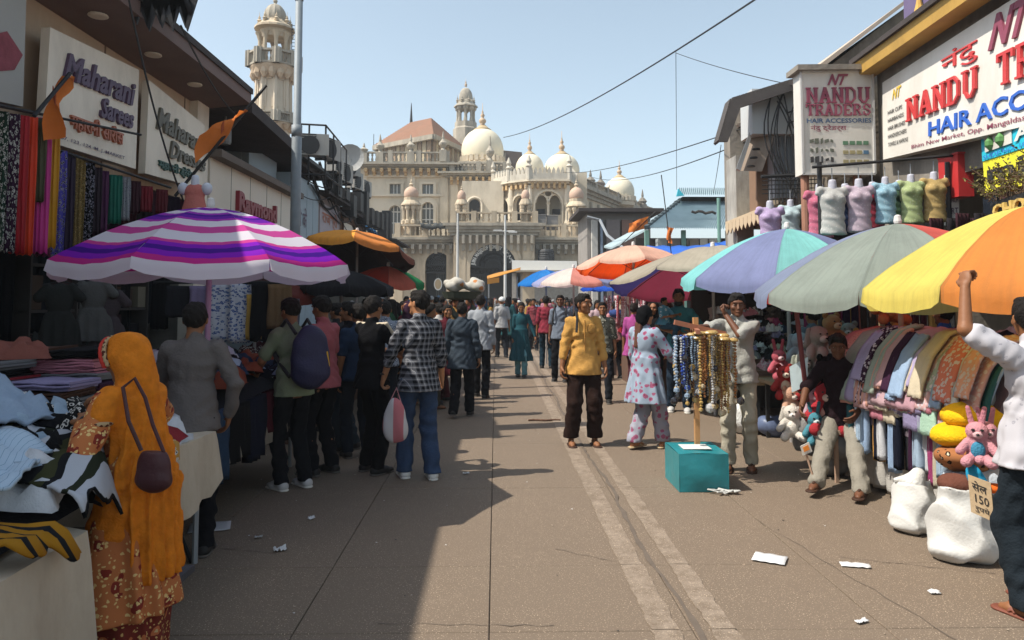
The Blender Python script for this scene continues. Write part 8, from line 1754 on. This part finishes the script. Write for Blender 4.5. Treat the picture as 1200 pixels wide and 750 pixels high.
soft('shoulder_stripes',s_,cs,.009,r6,True,J6['sc'])
p7=gp(490,561);r7,J7=person('man in a black and white checked shirt and blue jeans with white trainers',p7,18,1.73,'c','shirt',plaid('check_shirt','#5c5e64','#15161b','#a4a4a8',19,19),1.45,.80,.018,botm=DEN,legr=.012,hands=((-.30,.16,.90),(.25,.12,.86)),elb=((-1,-.6,-.2),(1,-.5,-.2)),feet=((-.11,.08),(.12,-.06)),res=.012,seed=10,hyaw=40,shoem=mat('white_leather',(.62,.60,.57),.5),curl=.9)
t=thing('carrier_bag','white and pink plastic carrier bag held by the man in the checked shirt','bag',(0,0,0));c=P(463,492,6.62);t.location=c;s_=SDF(.03);s_.el((c.x,c.y,c.z),(.10,.05,.19)).el((c.x+.01,c.y,c.z-.08),(.11,.055,.12));s_.disp=lambda X,Y,Z:.005*np.sin(40*X+12*Z);soft('bag_body',s_,stripes('bag_two_tone',[(0,'#b06a70'),(.5,'#b8b4b4')],5.6,'X'),.012,t);MB().tube([(c.x-.05,c.y,c.z+.15),(c.x+.01,c.y,c.z+.28),(c.x+.05,c.y,c.z+.15)],.006,5).build('handle',mat('bag_pink',(.45,.2,.22),.5),t)
MB().tube([l2w(p7,18,1.73,J7['wr'][0]+np.array([-.032*math.cos(a),.032*math.sin(a),.03]))for a in[k*math.tau/10 for k in range(11)]],.009,5).build('wristwatch',BLK,None,label='black wristwatch on the man in the checked shirt',cat='watch')
p8=gp(541,488);person('man in a loose slate blue jacket walking away down the street',p8,-4,1.60,'b','shirt',cloth('#36424e',.12),1.9,.72,.035,botm=DKT,legr=.01,feet=((-.10,-.20,.05),(.11,.10)),hands=((-.27,.06,.80),(.27,-.02,.82)),res=.014,seed=11,fat=1.08,shoe='shoe')
p9=gp(563,466);person('man in a white shirt and black trousers walking away with a black bag',p9,-10,1.72,'b','shirt',cloth('#9aa0a8',.08),1.85,.80,.03,botm=DKT,feet=((-.1,.15),(.1,-.12)),res=.016,seed=12)
t=thing('handbag','black laptop bag in the hand of the man in the white shirt','bag',(0,0,0));c=P(557,408,12.3);t.location=c;s_=SDF(.02);s_.el(c,(.13,.05,.11));soft('bag_body',s_,mat('black_nylon',(.02,.02,.022),.6),.015,t)
p10=xy(541,15.5);r10,J10=person('porter in a grey green shirt carrying a bundle on his head',p10,0,1.62,'b','shirt',cloth('#5a6458'),.9,.85,.02,botm=DKT,hands=((-.2,.05,1.72),(.22,.05,1.72)),res=.02,fine=False)
t=thing('bundle','basket heaped with white and orange wrapped goods on the head of the porter','basket',(p10[0],p10[1],1.6));MB().lathe([(.2,1.62),(.36,1.66),(.42,1.80),(.38,1.80)],(p10[0],p10[1],0),16).build('basket',mat('dark_basket',(.05,.06,.04),.9),t)
s_=SDF(.04);r=random.Random(2)
for k in range(12):a=r.uniform(0,6.28);q=r.uniform(.05,.38);s_.el((p10[0]+q*math.cos(a),15.5+q*.8*math.sin(a),1.88+r.uniform(0,.16)),(.14,.12,.10))
s_.disp=lambda X,Y,Z:.02*np.sin(20*X+16*Z);soft('wrapped_goods',s_,floral('wrap','#b8b4a8','#c07830','#d8d4cc',5,.3,.12),.025,t)
person('girl in a teal shrug and long teal dress walking toward the camera',gp(611,442),176,1.58,'b','gown',cloth('#12505c',.15),1.85,.38,.0,botm=cloth('#5a98a4'),feet=((-.07,.1),(.08,-.06)),hands=((-.34,.08,.86),(.2,.02,.84)),res=.015,seed=13,hair='pony',hpitch=-12)
person('man in a raspberry red shirt seen from behind near the road stripe',gp(640,432),-8,1.72,'b','shirt',cloth('#8e2038',.1),1.2,.84,.02,botm=cloth('#123040'),res=.018,seed=14)
p14=gp(657,447);person('man in a pale grey shirt with dark backpack straps behind the yellow shirt',p14,168,1.73,'d','tshirt',cloth('#6c7888'),.8,.84,.02,botm=DKT,res=.018,seed=15);backpack(p14,168,1.73,BLK,'dark backpack worn by the man in the pale grey shirt',None,.9,.02)
p15=gp(684,521);r15,J15=person('man in a mustard yellow shirt and dark brown trousers standing in the road',p15,184,1.71,'b','shirt',cloth('#cc9220',.12),1.55,.80,.022,botm=cloth('#2a1812',.25),legr=.022,feet=((-.12,.04),(.15,.03)),hands=((-.26,.06,.80),(.27,.06,.82)),res=.011,seed=16,hyaw=38,shoe='sandal',curl=.7,bothem=.10)
s_=SDF(.006);s_.el(J15['chest']+[-.075,.118,.03],(.055,.014,.06));soft('chest_pocket',s_,cloth('#bc841c',.12),.007,r15,True,J15['sc']);MB().tube([l2w(p15,184,1.71,q)for q in((.09,-.10,1.46),(.085,.0,1.515),(.085,.10,1.43),(.10,.135,1.28))],.014,6).build('bag_strap',BLK,None,label='black bag strap over the shoulder of the man in yellow',cat='strap')
MB().tube([l2w(p15,184,1.71,(.002,.128+.004*math.sin(z*9),z))for z in(.86,.98,1.1,1.22,1.34,1.42)],.007,4).build('placket',cloth('#b07a18'),r15)
p16=gp(722,444);person('woman in a pink top with a blue scarf round her neck, seen from behind',p16,12,1.60,'b','shirt',cloth('#b87c82'),1.1,.86,.02,botm=cloth('#14141a'),res=.018,seed=17,hair='bun')
s_=SDF(.03);c=l2w(p16,12,1.6,(0,-.05,1.44));s_.el(c,(.17,.12,.10));s_.disp=lambda X,Y,Z:.012*np.sin(50*X+40*Z);soft('scarf',s_,cloth('#2c4a8a'),.02,None,label='blue scarf bunched round the neck of the woman in pink',cat='scarf')
person('woman in a bright magenta top just behind the flowered tunic',gp(744,462),-30,1.58,'b','kurta',cloth('#a83a8c'),1.1,.72,.01,botm=cloth('#4a1c28'),res=.018,seed=18,hair='bun')
person('woman in a black shawl between the pink and turquoise figures',gp(768,470),150,1.6,'b','shirt',cloth('#141216'),1.8,.8,.03,botm=DKT,res=.018,seed=19,hair='hijab',hairm=cloth('#141216'))
FLO=floral('flower_tunic','#94a8bc','#a85078','#8a3450',15,.36,.17);p18=gp(757,526);r18,J18=person('woman in a pale blue flowered tunic with a black head cover walking to the right',p18,-52,1.57,'c','kurta',FLO,1.5,.56,.030,'trousers',floral('flower_trousers','#9a9cac','#a85078','#8a4c6c',15,.34,.1),.028,feet=((-.08,-.12,.02),(.10,.20)),hands=((-.25,.12,.86),(.22,.30,1.0)),elb=((-1,-.6,-.2),(1,-.5,-.4)),res=.011,seed=20,hair='bonnet',hairm=cloth('#0d0d10'),shoe='sandal',shoem=mat('gold_sandal',(.4,.3,.18),.5),fat=1.1,bothem=.10)
s_=SDF(.02);s_.rc(J18['hd']+[-.02,-.09,-.10],J18['hd']+[-.03,-.13,-.36],.045,.03,None,(.8,1.4,1));s_.disp=lambda X,Y,Z:.005*np.sin(150*X+6*Z);soft('hair',s_,mat('brown_hair',(.10,.04,.025),.6,.3,50),.009,r18,True,J18['sc'])
p19=gp(797,482);r19,J19=person('tall bearded man in a turquoise t-shirt carrying a toddler',p19,165,1.80,'b','tshirt',cloth('#227c8a',.08),.85,.84,.015,botm=cloth('#1a2c3e'),hands=((-.15,.18,1.1),(.10,.26,1.12)),elb=((-1,-.4,-.6),(1,.1,-.6)),res=.014,seed=21,shoem=mat('shoe_white',(.45,.44,.43),.6),curl=.9)
s_=SDF(.01);s_.el(J19['hd']+[0,.05,-.085],(.062,.055,.045));s_.cut((0,0,1),J19['hd']+[0,0,-.06]);soft('beard',s_,mat('hair',HAIRC,.7,.3,60),.009,r19,True,J19['sc'])
person('toddler in a blue and white print shirt held on the arm of the tall man',tuple(l2w(p19,165,1.8,(.20,.20,0)))[:2],230,.86,'b','shirt',floral('toddler_print','#4a98b8','#c4d4dc','#2c6c8c',16,.35,.15),.9,.95,.02,botm=cloth('#28506a'),hipz=.95,hipy=0,feet=((-.10,.32,.42),(.10,.34,.40)),hands=((-.12,.42,1.25),(.2,.3,1.2)),res=.012,seed=22,z0=.80,fat=1.25,shoe='',kneeh=(0,1,.6))
p20=gp(867,549);r20,J20=person('bead seller in a grey t-shirt and khaki trousers resting his hand on the stand',p20,160,1.71,'d','tshirt',cloth('#a2a29a',.1),.92,.84,.020,botm=cloth('#aca590',.15),hands=((.10,.13,1.50),tuple(w2l(p20,160,1.71,P(812,384,6.88)))),elb=((-.7,.3,-.8),(.8,-.2,-.5)),res=.011,seed=23,shoe='sandal',curl=(1.3,.9),feet=((-.11,.02),(.10,.10)),hyaw=10,hpitch=-8,palm=((-1,0,.4),(0,0,-1)),fat=1.02)
MB().tube([l2w(p20,160,1.71,(.15*math.cos(a),.125*math.sin(a),.90+.0*a))for a in[k*math.tau/20 for k in range(21)]],.016,6).build('belt',BLK,r20)
p21=(3.02,6.62);r21,J21=person('vendor in a dark maroon shirt sitting with outstretched pale trousers beside the towels',p21,142,1.66,'d','shirt',cloth('#201016',.15),1.0,.52,.015,botm=cloth('#8e887a',.15),legr=.008,hipz=.60,hipy=-.30,feet=((-.30,.42,.0),(.06,.50)),hands=((-.22,.10,.70),(.25,.15,.72)),elb=((-1,-.6,0),(1,-.6,0)),res=.012,seed=24,shoe='sandal',lean=.18,hpitch=-14,hyaw=12,kneeh=(0,1,.35))
t=thing('stool','plain high stool under the seated vendor','stool',(3.2,6.85,0));c=l2w(p21,142,1.66,(0,-.32,.48));MB().box((c.x-.17,c.y-.17,.43),(c.x+.17,c.y+.17,.47)).build('seat',WOODP,t)
for dx in(-.14,.14):
 for dy in(-.14,.14):MB().bar((c.x+dx,c.y+dy,0),(c.x+dx,c.y+dy,.43),.03).build('leg',WOODP,t)
p22=gp(1224,722);H22=1.66;hw=P(1131,336,3.98);WTS=floral('faint_print_tee','#bcbac0','#a09ea8','#aeacb4',26,.2,.1);r22,J22=person('man in a white t-shirt and dark jeans reaching up to the yellow umbrella',p22,18,H22,'b','tshirt',WTS,.78,.80,.024,botm=cloth('#1c262e',.3),legr=.02,hands=(w2l(p22,18,H22,hw),(.26,.2,.95)),elb=((-1,.2,-.6),(1,-.6,0)),res=.011,seed=25,shoe='sandal',shoem=mat('rubber_sandal',(.16,.05,.03),.6),curl=(1.2,.5),hyaw=-30,feet=((-.13,-.02),(.13,.1)),fat=1.06,face=False)
person('man in a bright blue t-shirt standing behind the towel table',xy(1106,7.6),20,1.60,'b','tshirt',cloth('#1c5aa8'),.9,.84,.02,botm=DKT,res=.016,seed=26)
person('person in a dusty blue shirt with tied hair behind the soft toys',xy(952,8.9),10,1.55,'b','shirt',cloth('#5c6c7a'),1.1,.8,.02,botm=DKT,res=.016,seed=27,hair='bun')
person('child in a dark top at the back of the plush stall',xy(1000,9.3),170,1.3,'b','shirt',cloth('#3a2c3c'),.9,.8,.02,botm=DKT,res=.018,seed=28)
for(px,Y,hd_,H,sk,top,col,hr,lb,bt)in[(452,9.6,10,1.62,'b','shirt',floral('wp','#8a94a4','#3a4c6c','#b8c0cc',22),'short','man in a white and blue patterned shirt behind the black t-shirt','#1a1e28'),(396,9.4,60,1.60,'b','shirt',cloth('#24262c'),'short','man in a charcoal shirt in the shade of the left stalls','#15171c'),(430,11.5,-20,1.66,'b','shirt',cloth('#3a3a44'),'short','man in a dull grey shirt left of the checked shirt, farther back','#15171c'),
(515,12.2,30,1.58,'b','kurta',cloth('#b8b4b0'),'bun','woman in a white top walking left of the slate jacket','#5a2028'),(478,13.0,150,1.6,'b','kurta',cloth('#7a2430'),'hijab','woman in a dark red tunic and plum head scarf in the left crowd','#3a1820'),(498,16.5,0,1.66,'b','shirt',cloth('#7a90a0'),'short','man in a powder blue shirt far left of the porter','#20242c'),
(524,11.8,200,1.56,'b','kurta',cloth('#5c1424'),'long','woman in a wine red dress between the checked shirt and the slate jacket','#3a1820'),(706,12.0,170,1.6,'b','shirt',floral('camo','#6c6c60','#3a3c30','#a8a494',14),'short','man with a patterned grey shirt just behind the yellow shirt','#20242c'),(700,18,190,1.62,'b','kurta',cloth('#b89aa0'),'long','woman in a pale rose dress in the middle distance','#8a7078'),
(754,13.5,0,1.66,'c','tshirt',stripes('br',[(0,'#b89a78'),(.5,'#4a4038')],9),'short','man in a tan and brown striped t-shirt beyond the magenta top','#20242c'),(783,13.0,-15,1.6,'b','shirt',cloth('#4c5a64'),'short','man in a steel grey shirt behind the toddler','#20242c'),(818,12.0,175,1.55,'b','kurta',cloth('#6a2838'),'short','person in a brick red top right of the tall man','#20242c'),
(378,12.5,100,1.63,'b','shirt',cloth('#1c2026'),'short','man in a black shirt under the orange umbrella','#15171c'),(412,15,20,1.6,'b','shirt',cloth('#5a4c48'),'cap','man in a brown shirt and white cap below the coral umbrella','#15171c'),(588,21,10,1.7,'b','shirt',cloth('#a8a8a8'),'cap','man in a white shirt and skullcap in mid street','#22262e'),(625,24,180,1.66,'b','shirt',cloth('#8c3440'),'short','man in a rose red shirt beyond the teal dress','#22262e'),(672,22,0,1.66,'b','shirt',cloth('#384456'),'short','man in a navy shirt beyond the yellow shirt','#22262e')]:
 person(lb,xy(px,Y),hd_,H,sk,top,col,1.0 if top!='kurta' else 1.6,.84 if top!='kurta' else.5,.02,botm=cloth(bt),hair=hr,hairm=(mat('cap_white',(.6,.6,.58),.8)if hr=='cap' else cloth('#3a1c34')if hr=='hijab' else None),res=.019,seed=int(px),fine=Y<12.1,feet=((-.1,.12),(.11,-.1)))
 # far crowd: seven base figures, copied with their own colours
bases=[]
for k,(hd_,top,hr,hem_)in enumerate([(0,'shirt','short',.84),(0,'kurta','hijab',.45),(0,'tshirt','short',.84),(0,'shirt','cap',.8),(0,'kurta','long',.5),(0,'shirt','short',.82),(0,'gown','hijab',.2)]):
 b_,_=person('base',(-3.3+.1*k,9+k),0,1.66,'b',top,cloth('#444444'),1.3,hem_,.03,botm=cloth('#20222a'),hair=hr,res=.028,fine=False,seed=60+k,shoe='',feet=((-.1,.14-.05*k),(.11,-.1)),hands=((-.25,.1*(k%3),.85),(.25,.12,.9)))
 bases.append(b_)
r=random.Random(99);CC=[('white','#a8a8a6'),('white','#989ca2'),('black','#141418'),('navy','#1c2438'),('red','#8a2028'),('pink','#b06c80'),('sky blue','#5c84a8'),('olive','#4c4c34'),('cream','#a89c80'),('grey','#5a5c60'),('maroon','#4a1420'),('teal','#1c5a60'),('mustard','#a87a20'),('purple','#4c2c5c'),('green','#2c5a3c'),('brown','#4a3428')]
spots=[]
for k in range(900):
 if len(spots)>=124:break
 z=r.random();Y=r.uniform(11,52)if z>.45 else r.uniform(16,34);px=r.choice([r.uniform(372,560),r.uniform(430,600),r.uniform(590,830),r.uniform(560,690)]);x=P(px,350,Y).x
 if Y<24 and 566<px<700:continue
 if Y<15 and px>520 and px<760:continue
 if x<-3.4 or x>3.9 and Y<30 or abs(x)>7 or(x>2.3 and Y<17)or(x<-2.1 and Y<15.5):continue
 if any((x-a)**2+(Y-b)**2<.22 for a,b in spots):continue
 spots.append((x,Y))
spots.sort(key=lambda q:q[1])
for k,(x,Y)in enumerate(spots):
 bi=r.randrange(7);b_=bases[bi];o=b_ if(bi is not None and 'used' not in b_)else copy_tree(b_);
 if o is b_:b_['used']=1
 cn,ch=r.choice(CC);o.location=(x,Y,0);o.rotation_euler=(0,0,R(r.choice([0,180,20,200,90,-90])+r.uniform(-25,25)));s_=r.uniform(.93,1.06);o.scale=(s_,s_,s_)
 kind=('person in a %s shirt','scarfed woman in a %s tunic','person in a %s t-shirt','man in a %s shirt and cap','long haired woman in a %s tunic','person in loose %s shirt','scarfed woman in a %s gown')[bi]%cn
 where=('by the left stalls' if x<-1.3 else 'by the right stalls' if x>1.8 else 'in the open lane');far='well before the mosque' if Y<22 else 'halfway to the mosque' if Y<35 else 'near the mosque'
 o['label']=f'{kind} {where}, {far}';o['group']='distant crowd in the street'
 for c in(list(o.children)if o is b_ else[q for q in COL.objects if q.parent==o]):
  nm=c.name.split('.')[0];m=None
  if nm in('shirt','tunic','t_shirt','gown'):m=cloth(ch,.2)
  elif nm=='trousers':m=cloth(r.choice(['#15171c','#22262e','#2c3a50','#4a4438','#6a6458']))
  elif nm in('headscarf','cap'):m=cloth(r.choice(['#141216','#3a1c34','#8a8a88','#5a1420','#24405a']))if nm=='headscarf' else cloth(r.choice(['#9a9a98','#2c2c30','#8a2028']))
  if m:c.material_slots[0].link='OBJECT';c.material_slots[0].material=m
for b_ in bases:
 if 'used' in b_:del b_['used']
 # motorcycles in the far lane
def motorcycle(loc,rz,label,col):
 t=thing('motorcycle',label,'motorcycle',loc,rz,'motorcycles parked in the far lane');m=mat('bike_paint',col,.3,.05,spec=.6)
 for y in(-.62,.66):
  mb=MB();mb.tube([(0,y+.25*math.cos(a),.30+.25*math.sin(a))for a in[k*math.tau/18 for k in range(19)]],.05,6,cap=False);w=mb.build('wheel',BLK,t,local=True);mb=MB()
  for k in range(6):a=k*math.tau/6;mb.tube([(0,y,.3),(0,y+.24*math.cos(a),.3+.24*math.sin(a))],.012,4)
  mb.build('rim',STEEL,w)
 s_=SDF(.04);s_.rc((0,-.05,.42),(0,.25,.40),.14,.12).rc((0,.12,.78),(0,.34,.80),.12,.10).rc((0,-.75,.72),(0,-.05,.70),.08,.11).rc((0,.38,.72),(0,.64,.34),.05,.04);soft('body',s_,m,.02,t,True)
 s_=SDF(.02);s_.rc((0,-.65,.80),(0,.0,.78),.085,.10,None,(1,1,1.5));soft('seat',s_,BLK,.02,t,True)
 MB().tube([(-.32,.30,1.02),(-.1,.42,.98),(.1,.42,.98),(.32,.30,1.02)],.018,6).build('handlebar',BLK,t,local=True);MB().lathe([(.03,-.06),(.09,0),(.085,.03)],(0,.5,.86),12).build('headlight',mat('lamp_glass',(.5,.5,.45),.1),t,local=True)
 for sg in(-1,1):MB().tube([(sg*.22,.36,1.02),(sg*.3,.36,1.2)],.008,4).lathe([(.01,-.03),(.05,0),(.01,.03)],(sg*.3,.36,1.22),8).build('mirror',BLK,t,local=True)
for(px,Y,rz,lb,col)in((604,26,150,'black motorcycle with a rider in the far lane',(.02,.02,.022)),(622,28,170,'yellow trimmed motorcycle in the far lane',(.5,.35,.02)),(640,27.5,200,'silver motorcycle nearest the red shirt',(.25,.25,.27)),(592,30,160,'dark blue motorcycle farthest back',(.02,.04,.1))):q=xy(px,Y);motorcycle((q[0],q[1],0),R(rz),lb,col)
q=xy(605,26);person('rider in a white shirt and pale helmet astride the black motorcycle',(q[0],q[1]),150,1.66,'b','shirt',cloth('#b0b0ae'),1.0,.78,.03,botm=cloth('#3a5a80'),hipz=.86,hipy=-.2,feet=((-.22,.2),(.22,.2)),hands=((-.28,.28,1.05),(.28,.28,1.05)),res=.022,fine=False,hair='bonnet',hairm=mat('helmet',(.5,.5,.48),.3))
flush_text()
hz=MB().box((-401,-61,-1.6),(401,1201,27)).mesh('haze');ho=link('haze',hz);tag(ho,kind='stuff');hm=bpy.data.materials.new('haze');hm.use_nodes=True;hn=hm.node_tree;hn.nodes.remove(hn.nodes['Principled BSDF']);pv=hn.nodes.new('ShaderNodeVolumePrincipled');pv.inputs['Color'].default_value=(.86,.91,.96,1);pv.inputs['Density'].default_value=.0011;pv.inputs['Anisotropy'].default_value=.2;hn.links.new(pv.outputs[0],hn.nodes['Material Output'].inputs['Volume']);hz.materials.append(hm)
